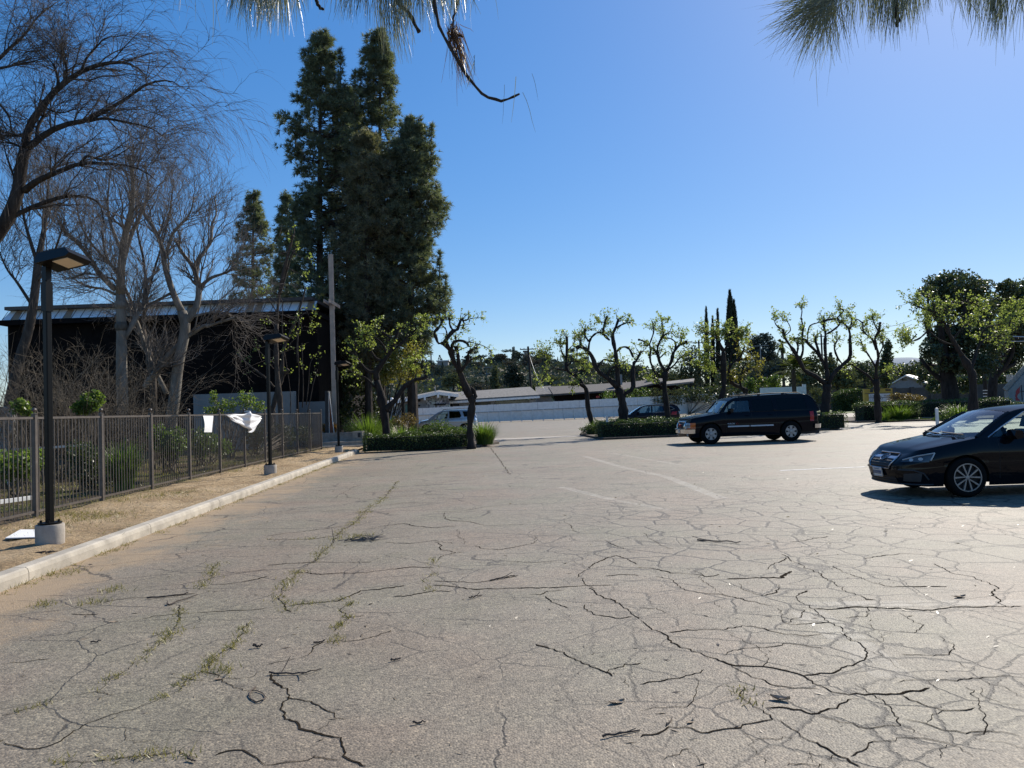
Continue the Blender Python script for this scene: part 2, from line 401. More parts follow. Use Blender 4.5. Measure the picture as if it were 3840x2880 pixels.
WORN = [((2105, 1826), (2300, 1874), .09, .8), ((2300, 1874), (2520, 1914), .07, .5), ((2190, 1710), (2320, 1748), .1, .7), ((2320, 1748), (2500, 1788), .1, .6), ((2500, 1788), (2710, 1870), .11, .8), ((2300, 1700), (2560, 1745), .08, .5),
        ((3000, 2268), (3420, 2262), .085, .75), ((3420, 2262), (3900, 2258), .085, .6), ((3020, 2290), (3190, 2400), .13, .7), ((3190, 2400), (3360, 2545), .12, .6)]
def ground_mats():
    # ---- worn asphalt
    mt, nt, out = new_mat('worn_asphalt'); n = N(nt)
    co = n.n('TexCoord').outputs['Object']
    sp = n.n('SeparateXYZ', ins={0: co}); X, Y = sp.outputs[0], sp.outputs[1]
    big = n.noise(co, .22, 4, .6); mid = n.noise(co, 1.3, 5, .65); fin = n.noise(co, 14, 4, .7)
    base = n.ramp(n.math('ADD', n.math('MULTIPLY', big, .55), n.math('MULTIPLY', mid, .45)), [(.3, (.165, .139, .101)), (.5, (.207, .175, .131)), (.7, (.248, .214, .163))])
    tint = n.ramp(n.noise(co, .6, 3), [(.35, (1.04, .97, .96)), (.5, (1, 1, 1)), (.66, (.95, 1.0, .96))])
    base = n.mix(1.0, base, tint, 'MULTIPLY')
    # aggregate
    v1 = n.n('TexVoronoi', ins={'Vector': co, 'Scale': 85.0}); v2 = n.n('TexVoronoi', ins={'Vector': co, 'Scale': 38.0})
    a1 = n.n('SeparateColor', ins={0: v1.outputs['Color']}).outputs[0]; a2 = n.n('SeparateColor', ins={0: v2.outputs['Color']}).outputs[1]
    ag = n.math('ADD', n.math('MULTIPLY', a1, .8), n.math('MULTIPLY', a2, .2))
    base = n.mix(1.0, base, n.ramp(ag, [(.12, (.58, .57, .56)), (.45, (.94, .94, .93)), (.72, (1.12, 1.11, 1.09)), (.9, (1.55, 1.52, 1.44))]), 'MULTIPLY')
    base = n.mix(n.mapr(fin, .58, .72, 0, .2), base, (.12, .105, .095))
    v3 = n.n('TexVoronoi', ins={'Vector': co, 'Scale': 13.0}); a3 = n.n('SeparateColor', ins={0: v3.outputs['Color']}).outputs[0]
    base = n.mix(1.0, base, n.ramp(n.math('ADD', n.math('MULTIPLY', a3, .5), n.math('MULTIPLY', n.noise(co, 9, 6, .8), .5)), [(.25, (.94, .94, .94)), (.5, (1, 1, 1)), (.75, (1.06, 1.06, 1.05))]), 'MULTIPLY')
    base = n.mix(n.mapr(n.noise(co, .9, 5, .6), .6, .72, 0, .28), base, (.09, .075, .06))
    base = n.mix(n.mapr(n.noise(co, 2.7, 4, .7, .6), .64, .74, 0, .3), base, (.1, .085, .07))
    # sand washed out from the verge
    dk = n.math('ADD', n.math('MULTIPLY', n.math('SUBTRACT', X, float(k0[0])), float(-kn[0])), n.math('MULTIPLY', n.math('SUBTRACT', Y, float(k0[1])), float(-kn[1])))
    wn = n.math('ADD', n.math('MULTIPLY', n.noise(n.n('Mapping', ins={'Vector': co, 'Scale': (.6, .45, 1)}).outputs[0], 2.4, 7, .75), 3.4), -1.0)
    sand = n.mapr(n.math('SUBTRACT', wn, n.math('MULTIPLY', dk, .85)), -.3, .65, 0, .85, True)
    sandc = n.mix(n.noise(co, 30, 4, .7), (.26, .18, .105), (.42, .31, .19))
    base = n.mix(sand, base, sandc)
    wm = None
    for (qa, qb, wl, am) in WORN:
        a_, b_ = G(*qa)[:2], G(*qb)[:2]; L_ = float(np.linalg.norm(b_ - a_)); t_ = (b_ - a_) / L_; n2 = np.array([-t_[1], t_[0]])
        u = n.math('ADD', n.math('MULTIPLY', X, float(t_[0])), n.math('ADD', n.math('MULTIPLY', Y, float(t_[1])), float(-(a_ @ t_))))
        v = n.math('ABSOLUTE', n.math('ADD', n.math('MULTIPLY', X, float(n2[0])), n.math('ADD', n.math('MULTIPLY', Y, float(n2[1])), float(-(a_ @ n2)))))
        k = n.math('MULTIPLY', n.math('MULTIPLY', n.mapr(v, wl, wl - .012, 0, 1), n.mapr(u, 0, .05, 0, 1)), n.math('MULTIPLY', n.mapr(u, L_, L_ - .05, 0, 1), am))
        wm = k if wm is None else n.math('MAXIMUM', wm, k)
    wm = n.math('MULTIPLY', wm, n.mapr(n.noise(co, 5, 7, .8), .38, .6, .15, 1))
    base = n.mix(wm, base, n.mix(.5, base, (.5, .46, .39)))
    # crazing: two sizes of cells, only where the surface has failed
    dv = n.mix(.16, co, n.noise(co, 2.3, 3, .6, out='Color'), 'ADD')
    dv2 = n.mix(.05, dv, n.noise(co, 14, 3, .6, out='Color'), 'ADD')
    reg = n.mapr(n.math('ADD', X, n.math('MULTIPLY', n.noise(co, .35, 3), 3.0)), 1.2, 3.2, 0, 1, True)
    reg2 = n.mapr(n.noise(co, .28, 2), .3, .44, 0, 1, True)
    nearm = n.mapr(Y, 17.0, 10.0, 0, 1, True)
    e1 = n.n('TexVoronoi', feature='DISTANCE_TO_EDGE', ins={'Vector': dv2, 'Scale': 2.1}).outputs[0]
    e2 = n.n('TexVoronoi', feature='DISTANCE_TO_EDGE', ins={'Vector': dv2, 'Scale': .62}).outputs[0]
    brk = n.mapr(n.noise(co, 1.1, 3), .3, .44, 0, 1)
    c1 = n.math('MULTIPLY', n.mapr(n.math('DIVIDE', e1, n.mapr(Y, 3.0, 14.0, .024, .06)), .35, 1.0, 1, 0), n.math('MULTIPLY', n.math('MULTIPLY', reg, nearm), n.math('MULTIPLY', brk, reg2)))
    c2 = n.math('MULTIPLY', n.mapr(e2, .0015, .0055, 1, 0), n.mapr(n.noise(co, .5, 2), .4, .55, 0, .9))
    dv3 = n.n('Mapping', ins={'Vector': dv2, 'Scale': (.42, 1.0, 1.0)}).outputs[0]
    e3 = n.n('TexVoronoi', feature='DISTANCE_TO_EDGE', ins={'Vector': dv3, 'Scale': 1.5}).outputs[0]
    wd3 = n.mapr(Y, 3.0, 18.0, .008, .03)
    c3 = n.math('MULTIPLY', n.mapr(n.math('DIVIDE', e3, wd3), .3, 1.0, 1, 0), n.math('MULTIPLY', n.mapr(n.noise(co, .8, 3), .42, .54, 0, 1), n.mapr(Y, 30.0, 14.0, .25, .85)))
    c3 = n.math('MULTIPLY', c3, n.mapr(Y, 4.2, 6.0, .35, 1))
    ck = n.math('MAXIMUM', n.math('MAXIMUM', n.math('MULTIPLY', c1, .85), n.math('MULTIPLY', c2, .8)), n.math('MULTIPLY', c3, .8))
    base = n.mix(ck, base, (.022, .018, .015))
    p = n.n('BsdfPrincipled', ins={'Base Color': base, 'Roughness': .68, 'Specular IOR Level': .4})
    hgt = n.math('SUBTRACT', n.math('ADD', n.math('MULTIPLY', v1.outputs['Distance'], -1.0), n.math('MULTIPLY', fin, .8)), n.math('MULTIPLY', ck, 1.5))
    b = n.n('Bump', ins={'Strength': .55, 'Distance': .006, 'Height': hgt})
    n.set(p, 'Normal', b.outputs[0]); nt.links.new(p.outputs[0], out.inputs[0])
    M['asphalt'] = mt
    # ---- dirt verge turning to mulch and rough grass behind the fence
    mt, nt, out = new_mat('sandy_dirt'); n = N(nt)
    co = n.n('TexCoord').outputs['Object']; sp = n.n('SeparateXYZ', ins={0: co}); X, Y = sp.outputs[0], sp.outputs[1]
    dirt = n.ramp(n.math('ADD', n.math('MULTIPLY', n.noise(co, 1.1, 5, .65), .6), n.math('MULTIPLY', n.noise(co, 22, 5, .7), .4)), [(.33, (.25, .17, .095)), (.5, (.4, .29, .17)), (.64, (.52, .39, .245))])
    dirt = n.mix(n.mapr(n.noise(co, 60, 2, .6), .58, .7, 0, .6), dirt, (.15, .11, .075))
    gr = n.mapr(n.math('ADD', n.noise(co, .8, 5, .7), n.math('MULTIPLY', n.noise(co, 12, 4, .7), .3)), .76, .92, 0, .7)
    dirt = n.mix(gr, dirt, n.mix(n.noise(co, 40, 3), (.09, .08, .035), (.2, .17, .08)))
    mul = n.ramp(n.noise(co, 9, 6, .7), [(.3, (.035, .026, .018)), (.55, (.1, .075, .05)), (.7, (.17, .125, .085))])
    mul = n.mix(n.mapr(n.noise(co, .7, 4, .65), .47, .6, 0, .85), mul, n.mix(n.noise(co, 25, 3), (.05, .06, .018), (.14, .15, .05)))
    df = n.math('SUBTRACT', n.math('ADD', X, n.math('MULTIPLY', n.math('SUBTRACT', Y, float(f0[1])), float(-fd[0] / fd[1]))), float(f0[0]))
    side = n.mapr(n.math('ADD', df, n.math('MULTIPLY', n.noise(co, 2.5, 4), .8)), .1, .75)
    base = n.mix(side, mul, dirt)
    p = n.n('BsdfPrincipled', ins={'Base Color': base, 'Roughness': .95, 'Specular IOR Level': .1})
    b = n.n('Bump', ins={'Strength': 1.0, 'Distance': .05, 'Height': n.math('ADD', n.noise(co, 18, 6, .75), n.math('MULTIPLY', n.noise(co, 3.5, 4, .6), 2.0))})
    n.set(p, 'Normal', b.outputs[0]); nt.links.new(p.outputs[0], out.inputs[0])
    M['dirt'] = mt
    # ---- far ground
    M['earth'] = mat('dry_ground', (.13, .11, .07), .95, .25, .08, col2=(.07, .07, .035))
    M['lawn'] = mat('lawn', (.13, .16, .04), .9, .25, 3, col2=(.07, .09, .025), bump=.4)
    M['soil'] = mat('planter_soil', (.09, .065, .045), .95, .3, 6, bump=.6)
    M['crack'] = mat('crack_shadow', (.03, .024, .018), 1.0, .45, 5, spec=0.0, col2=(.006, .005, .004))
    M['kerb'] = mat('kerb_concrete', (.45, .4, .32), .85, .14, 3.4, bump=.22, bscale=60, col2=(.29, .255, .205))
    # worn paint: concrete-pale paint flecked away to asphalt
    for nm, lo, hi, c in (('line_white', .3, .5, (.7, .69, .66)), ('line_worn', .46, .62, (.285, .25, .202))):
        mt, nt, out = new_mat('worn_line_paint'); n = N(nt)
        co = n.n('TexCoord').outputs['Object']
        f = n.mapr(n.noise(co, 9, 6, .75), lo, hi, 0, 1)
        p = n.n('BsdfPrincipled', ins={'Base Color': n.mix(1.0, n.mix(f, (.228, .194, .152), c), n.ramp(n.noise(co, 60, 5, .8), [(.3, (.75, .75, .75)), (.7, (1.25, 1.25, 1.25))]), 'MULTIPLY'), 'Roughness': .68, 'Specular IOR Level': .4})
        nt.links.new(p.outputs[0], out.inputs[0]); M[nm] = mt
ground_mats()

def sheet(name, pts, z, mt, sub=None):
    b = MB(); b.add([(p[0], p[1], z) for p in pts], np.arange(len(pts)))
    return structure(b.build(name, mt))
sheet('ground', [(-900, -60), (900, -60), (900, 1800), (-900, 1800)], -.03, M['earth'])
sheet('parking_lot', [(-30, -14), (60, -14), (60, 112), (-30, 112)], 0.0, M['asphalt'])

# dirt verge and garden, gently uneven
vb = MB()
ys = np.linspace(-14, 37.5, 120)
offs = np.concatenate([np.linspace(.17, 4.5, 26), np.linspace(5, 24, 20)])
V = np.zeros((len(ys), len(offs), 3))
for i, y in enumerate(ys):
    for j, o in enumerate(offs):
        p = KL(y, o); V[i, j] = (*p, VZ)
gz = np.random.default_rng(3)
hn = gz.normal(size=(len(ys), len(offs))) * .012; hn[:, 0] = -.005
V[:, :, 2] += hn - .004
vb.grid(V); structure(vb.build('dirt_verge', M['dirt'], smooth=True))

# kerb: real sections, chamfered, with joints
kb = MB(); y = -10.0
prof = [(0, -.02), (.0, .085), (.012, .125), (.035, .14), (.17, .14), (.17, -.02)]
while y < k1[1] - .05:
    y2 = min(y + 2.95, k1[1])
    ring = lambda yy: [(*KL(yy, o), z) for o, z in prof]
    kb.prism(ring(y + .006), ring(y2 - .006)); y = y2
structure(kb.build('kerb', M['kerb']))

# planter beds
def bed(name, pts, z=.09):
    b = MB(); b.prism([(p[0], p[1], -.01) for p in pts], [(p[0], p[1], z) for p in pts]); return structure(b.build(name, M['soil']))
bed('planter_bed', [G(1360, 1692)[:2], G(1760, 1683)[:2], G(1872, 1664)[:2], (-1.0, 37.5), (-1.5, 43), (-16, 50), (-16, 38.5), (-6.6, 37.6)])
bed('planter_bed', [G(2262, 1650)[:2], (14.6, 37.2), (16.6, 39.2), (16.6, 43), (4.2, 46), (3.6, 42)])
bed('planter_bed', [(21.3, 47.6), (27, 46.3), (60, 46.3), (60, 60), (21.3, 60)])
sheet('concrete_strip', [(-.95, 39.6), (3.7, 40.3), (3.7, 42.3), (-1.1, 41.4)], .004, M['concrete'])
sheet('concrete_strip', [(21.5, 45.2), (27, 44.2), (40, 44.0), (40, 45.6), (27, 45.9), (21.5, 46.9)], .004, M['concrete'])
sheet('sidewalk', [(38, 60.6), (60, 60.6), (60, 66), (36, 66)], .05, M['concrete'])
sheet('lawn', [(30, 80), (90, 80), (90, 108), (30, 108)], .02, M['lawn'])
sheet('lawn', [(60, 60), (120, 60), (120, 80), (60, 80)], .02, M['lawn'])

# painted lines (thin sheets on the asphalt)
def strip(name, pts, wid, mt, z=.004):
    P = np.array([G(*p)[:2] for p in pts]); b = MB(); T = nz(np.gradient(P, axis=0)); Nn = np.stack([-T[:, 1], T[:, 0]], 1)
    V = np.stack([np.column_stack([P - Nn * wid / 2, np.full(len(P), z)]), np.column_stack([P + Nn * wid / 2, np.full(len(P), z)])], 1)
    b.grid(V); return structure(b.build(name, mt))
strip('parking_line', [(2925, 1765), (3246, 1751)], .10, M['line_white'])

# ---- traced cracks: narrow ragged furrow strips
CR = (2400, 1850, .651); CM = (1000, 1850, .6329); CL = (0, 2100, .4701); CT = (1200, 1680, .5425)
cracks = [
 (CR, 1.6, "0,730 70,790 150,810 240,870 330,920 430,960 510,980 600,990 690,995 790,1020 930,1045 1030,1105 1100,1145 1210,1170 1340,1170 1480,1165 1550,1140 1680,1125"),
 (CR, 1.3, "930,1045 1080,1035 1200,1005 1300,965 1310,925 1290,900 1200,830 1150,770 1080,730 1010,670 910,600 905,580 960,560"),
 (CR, 1, "520,980 600,1030 650,1060 720,1070 770,1105 900,1125 1030,1135"), (CR, 1.3, "730,1245 850,1255 1010,1285 1090,1240 1170,1190 1215,1180"),
 (CR, 1.1, "1010,1285 1150,1320 1300,1360 1400,1355 1540,1350 1520,1300 1440,1230 1340,1175 1260,1100"),
 (CR, 1.4, "0,1405 90,1370 160,1335 210,1350 300,1360 380,1380 450,1365 610,1350 680,1320 770,1305 730,1250 680,1200 630,1160 620,1110"),
 (CR, 1.7, "770,1305 870,1390 1000,1450 1090,1480 1180,1510 1240,1550 1290,1582"), (CR, 1.3, "1230,1525 1300,1480 1390,1440 1500,1415 1640,1405 1780,1445 1880,1490 1920,1520"),
 (CR, 1.4, "1540,1340 1590,1375 1650,1405"), (CR, 1.1, "1520,1300 1620,1320 1740,1365 1880,1370 2010,1360 2110,1370 2212,1400"),
 (CR, 1.1, "1880,1115 1940,1140 1955,1190 1930,1240 1970,1290 2005,1340 1990,1370 1920,1400"), (CR, 1.2, "1500,1165 1620,1210 1760,1245 1930,1235"), (CR, 1, "1760,1245 1700,1290 1620,1320"),
 (CR, .9, "700,1000 715,930 680,870 610,840 540,800 450,790"), (CR, .9, "160,800 260,790 400,795 500,790 600,760 720,770 830,800 960,820 1150,805 1210,850"), (CR, .8, "470,930 540,905 640,890 750,880 850,860 960,880 1060,900"),
 (CR, 1, "0,1105 130,1080 220,1060 300,1045 370,1015"), (CR, .8, "0,660 100,660 200,700"), (CR, .8, "0,430 90,440 180,460 330,470 380,480 470,470"), (CR, 1.7, "500,495 640,490 810,490 830,465 880,450"),
 (CR, 1, "1110,420 1220,470 1330,510 1450,540 1600,545 1780,540"), (CR, 1.2, "820,350 900,400 1000,460 1100,510 1200,560 1260,590 1280,615 1360,620"), (CR, 1.2, "1000,665 1100,665 1250,660 1450,665 1640,665 1820,660 2000,655 2212,655"),
 (CR, .8, "1180,720 1290,715 1340,700 1350,660"), (CR, .8, "1270,750 1340,790 1390,830 1390,850 1300,850"), (CR, .8, "1480,690 1560,730 1610,760 1560,800 1480,800"), (CR, .8, "1700,820 1770,880 1750,920 1650,935 1500,930"),
 (CR, .9, "1300,900 1400,960 1500,1010 1640,1080 1750,1140"), (CR, 1, "1480,1090 1560,1075 1700,1080 1850,1090 1960,1070 2120,1055 2212,1060"), (CR, .9, "0,1260 80,1250 180,1240 270,1240 310,1200 330,1140 290,1060"),
 (CR, .9, "290,1480 360,1560 400,1582"), (CR, 1, "110,1530 200,1500 290,1470"), (CR, .9, "660,1430 760,1410 870,1395"), (CR, .9, "600,1370 660,1430 700,1500 720,1560"), (CR, .9, "1020,1490 1030,1540 1050,1582"), (CR, 1.2, "850,1570 950,1560 1030,1545"),
 (CR, .9, "2212,1490 2120,1450 1950,1400"), (CR, .8, "2212,1220 2100,1210 2000,1170 1970,1120"), (CR, 1.1, "1690,405 1800,460 1940,480 2000,510 2060,550 2050,590 2040,630 2100,660"), (CR, .7, "1300,380 1400,360 1540,350 1700,360"), (CR, .7, "850,280 950,270 1100,250"),
 (CR, .8, "0,230 60,260 110,300 200,320"), (CR, .8, "300,440 370,470 380,520 450,560 500,600"), (CR, .9, "90,480 180,500 240,560 360,580 520,590 640,620 780,650"), (CR, .8, "720,440 760,400 840,370"), (CR, .8, "560,520 640,560 720,590 790,570 830,530"), (CR, .8, "1110,1570 1090,1530 1130,1500"),
 (CR, .8, "1750,1530 1740,1490 1780,1450"), (CR, .8, "1780,960 1870,1000 1990,1020 2120,1055"), (CR, .8, "1960,1070 1990,1110 2090,1110 2200,1180"), (CR, .8, "430,620 470,665"), (CR, .8, "780,660 830,720 850,750 960,750 1080,740"), (CR, .8, "940,670 930,710 850,745"),
 (CM, 1.8, "20,1070 80,1140 105,1210 90,1270 85,1350 180,1380 270,1410 330,1415 400,1450 440,1490 450,1560 500,1590 580,1627"), (CM, 1.1, "105,1210 210,1230 290,1260 340,1290 400,1310 450,1350"), (CM, .7, "400,1340 340,1370 290,1405"),
 (CM, 1.2, "0,1620 80,1600 170,1585 250,1580 260,1545 340,1550 430,1590"), (CM, .9, "20,1030 100,1010 200,985 280,945 330,910 370,890 480,885 600,860 740,815"), (CM, .9, "370,890 420,820 470,760 465,690 520,640"), (CM, .8, "470,750 590,735"),
 (CM, 1.2, "170,655 300,650 430,640 490,610 560,580 680,570 820,545"), (CM, 1, "750,610 830,605 900,595 1000,580 1100,575"), (CM, .9, "1000,515 1100,525 1200,530 1300,515 1450,495 1480,485"), (CM, 1, "980,545 1100,555 1200,565 1400,570 1600,560 1850,550 2050,545"),
 (CM, .8, "0,430 110,420 250,410 430,410 630,405"), (CM, .9, "170,470 330,480 550,470 700,455 870,440 1000,440"), (CM, .8, "0,255 150,235 300,215 500,190"), (CM, .8, "0,275 300,270 430,250"),
 (CM, .9, "690,30 620,80 550,150 480,200 420,250 370,310 300,380 230,430 110,550 60,620 130,690 160,700"), (CM, 1.5, "1600,890 1700,910 1750,935 1780,970 1860,1010 1940,1040 1990,1065 2040,1090"), (CM, 1.2, "1990,1065 2080,1035 2212,1000"),
 (CM, .8, "2110,1095 2150,1150"), (CM, 1.1, "1880,660 1910,690 1980,720 2080,735 2160,725"), (CM, 1.4, "1900,560 1980,600 2080,640 2150,690 2212,745"), (CM, 1.1, "1650,610 1700,650 1790,680"), (CM, 1, "1870,500 1880,470 1900,440 1990,390 2070,370 2150,395 2212,420"), (CM, 1, "1870,500 1890,540 1910,570"),
 (CM, .8, "1240,310 1280,330 1380,335 1480,320 1580,290 1600,255"), (CM, .9, "1060,115 1050,150 1100,160 1200,170 1300,190 1400,190 1530,183"), (CM, .9, "600,210 800,180 900,195 1000,205 1130,195"), (CM, .8, "960,575 965,520 980,480 985,390"), (CM, .8, "1000,290 1050,330 1120,350 1050,372 1010,400"),
 (CM, .8, "1550,600 1620,605 1680,580 1760,575"), (CM, .8, "2000,490 2080,480 2212,490"), (CM, .8, "1940,285 1990,280 2060,310 2120,330"), (CM, .8, "1750,150 1790,190 1850,230"), (CM, .7, "700,290 850,300 1000,280 1100,300"), (CM, .7, "1130,210 1140,250 1170,300"), (CM, .7, "1400,400 1480,408 1600,412 1720,405"),
 (CL, .9, "0,1235 100,1210 190,1185 350,1145 480,1120 600,1080 760,1050 820,1020 900,935 1000,880 1060,830 1130,790 1200,720 1280,690 1370,640 1360,600 1400,530 1420,470 1400,430 1420,360"),
 (CL, 1.2, "0,1470 100,1490 200,1500 300,1490 450,1450 500,1420 600,1350 720,1290 850,1245 1000,1215 1150,1190 1250,1130 1330,1090 1450,1010 1550,920 1650,860 1720,790 1790,730 1880,640 1960,540 2010,500"),
 (CL, .7, "570,430 700,435 800,430"), (CL, .8, "1100,480 1250,440 1400,430 1600,420 1830,410 2000,400 2127,385"), (CL, .8, "820,335 930,315 1050,305 1200,300 1400,285 1560,270"), (CL, .7, "1600,230 1650,170 1700,110 1680,60 1750,10"), (CL, 1, "1680,195 1800,190 1900,180 2000,165 2127,130"), (CL, .6, "1700,125 1900,100 2127,75"),
 (CL, .9, "460,1610 700,1600 900,1580 1150,1550 1300,1540 1430,1530 1560,1590"), (CL, 1.3, "1700,1560 1800,1530 1900,1530 2000,1580 2127,1640"), (CL, .7, "0,840 100,825 200,815 400,790"), (CL, .8, "1680,880 1760,900 1790,945 1850,1010 1920,1050 2000,1050"), (CL, .7, "1790,945 2000,930 2127,880"), (CL, .6, "1350,930 1500,960 1650,965"), (CL, .7, "760,1050 850,1055 930,1068"), (CL, .7, "1030,1340 1040,1410 1100,1450 1200,1440 1240,1510"),
 (CT, .8, "0,440 150,430 300,420 420,400 580,380 780,380"), (CT, .7, "450,300 600,295 800,290 1000,285 1150,275"), (CT, .6, "0,352 100,345 230,270 290,255"), (CT, 1, "1180,0 1220,50 1260,110 1290,150 1320,185"), (CT, .7, "780,440 870,440 1000,435 1130,410 1230,400"), (CT, .8, "440,350 490,290 540,230"), (CT, .6, "160,310 200,340 280,355"),
]
cb = MB(); crack_paths = []
cg = np.random.default_rng(11)
for (ox, oy, s), wd, txt in cracks:
    q = np.array([[float(a) for a in t.split(',')] for t in txt.split()]) * s + (ox, oy)
    P = np.array([G(*p)[:2] for p in q])
    L = np.linalg.norm(np.diff(P, axis=0), axis=1); K = int(max(10, L.sum() / .028))
    t = np.concatenate([[0], np.cumsum(L)]) / L.sum()
    tt = np.linspace(0, 1, K)
    C = np.column_stack([np.interp(tt, t, P[:, i]) for i in (0, 1)])
    far = np.clip(C[:, 1] / 5.0, .8, 2.6)
    j1 = np.convolve(cg.normal(size=K + 8), np.ones(9) / 3, 'valid'); j2 = cg.normal(size=K)
    T = nz(np.gradient(C, axis=0)); Nn = np.stack([-T[:, 1], T[:, 0]], 1)
    C = C + Nn * (j1 * .018 + j2 * .0045)[:, None]
    dq = np.maximum(C[:, 1], 1.5); per_m = np.abs(T[:, 0] * (Nn[:, 1] * EYE / dq) - T[:, 1] * EYE / dq * Nn[:, 0]) / np.hypot(T[:, 0], T[:, 1] * EYE / dq) / dq; per_m = np.maximum(np.convolve(np.pad(per_m, 6, 'edge'), np.ones(13) / 13, 'valid'), 1e-4)
    wv = np.clip(.00029 * wd ** 1.4 / per_m, .0012, .006 * wd) * np.clip(np.convolve(np.abs(cg.normal(size=K + 6)), np.ones(7) / 7, 'valid') * 1.5 - .25 + .25 * wd, .12, 2.0); wv[[0, -1]] = .0005
    crack_paths.append(C)
    z = np.full(K, .003)
    cb.grid(np.stack([np.column_stack([C - Nn * wv[:, None], z]), np.column_stack([C + Nn * wv[:, None], z])], 1))
structure(cb.build('pavement_cracking', M['crack']))

# weeds in the cracks and along the kerb foot
def grass_blades(b, C, hmin, hmax, wid, g, spread=.6):
    n_ = len(C); h = g.uniform(hmin, hmax, n_); dr = g.normal(size=(n_, 2)) * spread
    T = C + np.column_stack([dr[:, 0] * h, dr[:, 1] * h, h])
    a = g.uniform(0, 2 * np.pi, n_); W = np.column_stack([np.cos(a), np.sin(a), np.zeros(n_)]) * wid
    b.blades(C, T, W)
wb = MB(); wg = np.random.default_rng(5)
def weeds_on(idx, t0, t1, n_, jit=.03, clump=9):
    C = crack_paths[idx]; cs = wg.uniform(t0, t1, n_ // clump + 1)
    for c in cs:
        p = C[int(c * (len(C) - 1))]; k = int(wg.integers(3, clump * 2))
        pts = np.column_stack([p + wg.normal(size=(k, 2)) * jit, np.full(k, .001)])
        grass_blades(wb, pts, .008, .03 + .02 * wg.random(), .0035, wg, .8)
ix = {t[2][:9]: i for i, t in enumerate(cracks)}
def ci(s): return next(i for i, t in enumerate(cracks) if t[2].startswith(s))
weeds_on(ci("690,30"), 0, 1, 1092, .05); weeds_on(ci("440,350"), 0, 1, 168, .05)
weeds_on(ci("0,1235"), 0, 1, 294); weeds_on(ci("0,1470 100"), .35, 1, 378); weeds_on(ci("370,890"), 0, 1, 189); weeds_on(ci("1600,230"), 0, 1, 210, .05)
weeds_on(ci("170,655"), 0, .6, 84); weeds_on(ci("0,1405"), .8, 1, 50); weeds_on(ci("460,1610"), 0, 1, 126); weeds_on(ci("960,575"), 0, 1, 105, .04); weeds_on(ci("0,275"), 0, 1, 63)
for i in range(260):                                    # kerb foot
    yy = wg.uniform(6, 27); p = KL(yy, -wg.uniform(.01, .12)); k = int(wg.integers(2, 14))
    grass_blades(wb, np.column_stack([p + wg.normal(size=(k, 2)) * .05, np.full(k, .001)]), .01, .05, .004, wg, .9)
for (x, y, r, k) in ((350, 2262, .07, 50), (160, 2270, .06, 60), (420, 2215, .09, 60), (240, 2150, .12, 120), (300, 2045, .1, 60), (1340, 2015, .12, 130), (640, 2375, .05, 40), (830, 2520, .05, 40)):
    p = G(x, y)[:2]; grass_blades(wb, np.column_stack([p + wg.normal(size=(k, 2)) * r, np.full(k, .001)]), .015, .07, .004, wg, .7)
for (x, y, r, k) in ((330, 1940, .35, 700), (250, 1925, .3, 500), (660, 1850, .3, 400), (860, 1765, .5, 500), (100, 1985, .5, 500), (480, 1870, .5, 600)):
    p = G(x, y, VZ)[:2]; grass_blades(wb, np.column_stack([p + wg.normal(size=(k, 2)) * r, np.full(k, VZ - .01)]), .015, .07, .005, wg, .8)
for i in range(900):                                    # rough grass behind the fence
    yy = wg.uniform(8, 34); p = FL(yy) + np.array([-wg.uniform(.05, 5.5), 0]); k = int(wg.integers(4, 20))
    grass_blades(wb, np.column_stack([p + wg.normal(size=(k, 2)) * .15, np.full(k, VZ - .01)]), .02, .14, .006, wg, .7)
tag(wb.build('weeds', leaf_mat('weed_blades', (.3, .26, .1), (.12, .11, .045), .25)), kind='stuff')

# loose grit, straw and leaf litter
lb = MB(); n_ = 1500
Pl = np.column_stack([wg.uniform(-6, 7, n_), 2.5 + wg.random(n_) ** 1.5 * 16, np.full(n_, .004)])
keep = np.array([(p[:2] - KL(p[1])) @ kn < -.05 for p in Pl]); Pl = Pl[keep]
P2 = np.array([[*KL(y_, o_), VZ + .012] for y_, o_ in zip(wg.uniform(5, 33, 3800), wg.uniform(.2, 2.6, 3800))])
P3 = np.array([[*(FL(y_) - np.array([wg.uniform(0, 4), 0])), VZ + .012] for y_ in wg.uniform(8, 34, 1500)])
Pl = np.concatenate([Pl, P2, P3]); n_ = len(Pl)
a = wg.uniform(0, 2 * np.pi, n_); ln = wg.uniform(.008, .035, n_)
U = np.column_stack([np.cos(a) * ln, np.sin(a) * ln, wg.uniform(0, .006, n_)]); W = np.column_stack([-np.sin(a), np.cos(a), wg.uniform(0, .5, n_)]) * (ln * wg.uniform(.08, .35, n_))[:, None]
lb.quads(Pl, U, W)
tag(lb.build('leaf_litter', leaf_mat('dry_litter', (.42, .34, .24), (.07, .05, .035), .1)), kind='stuff')
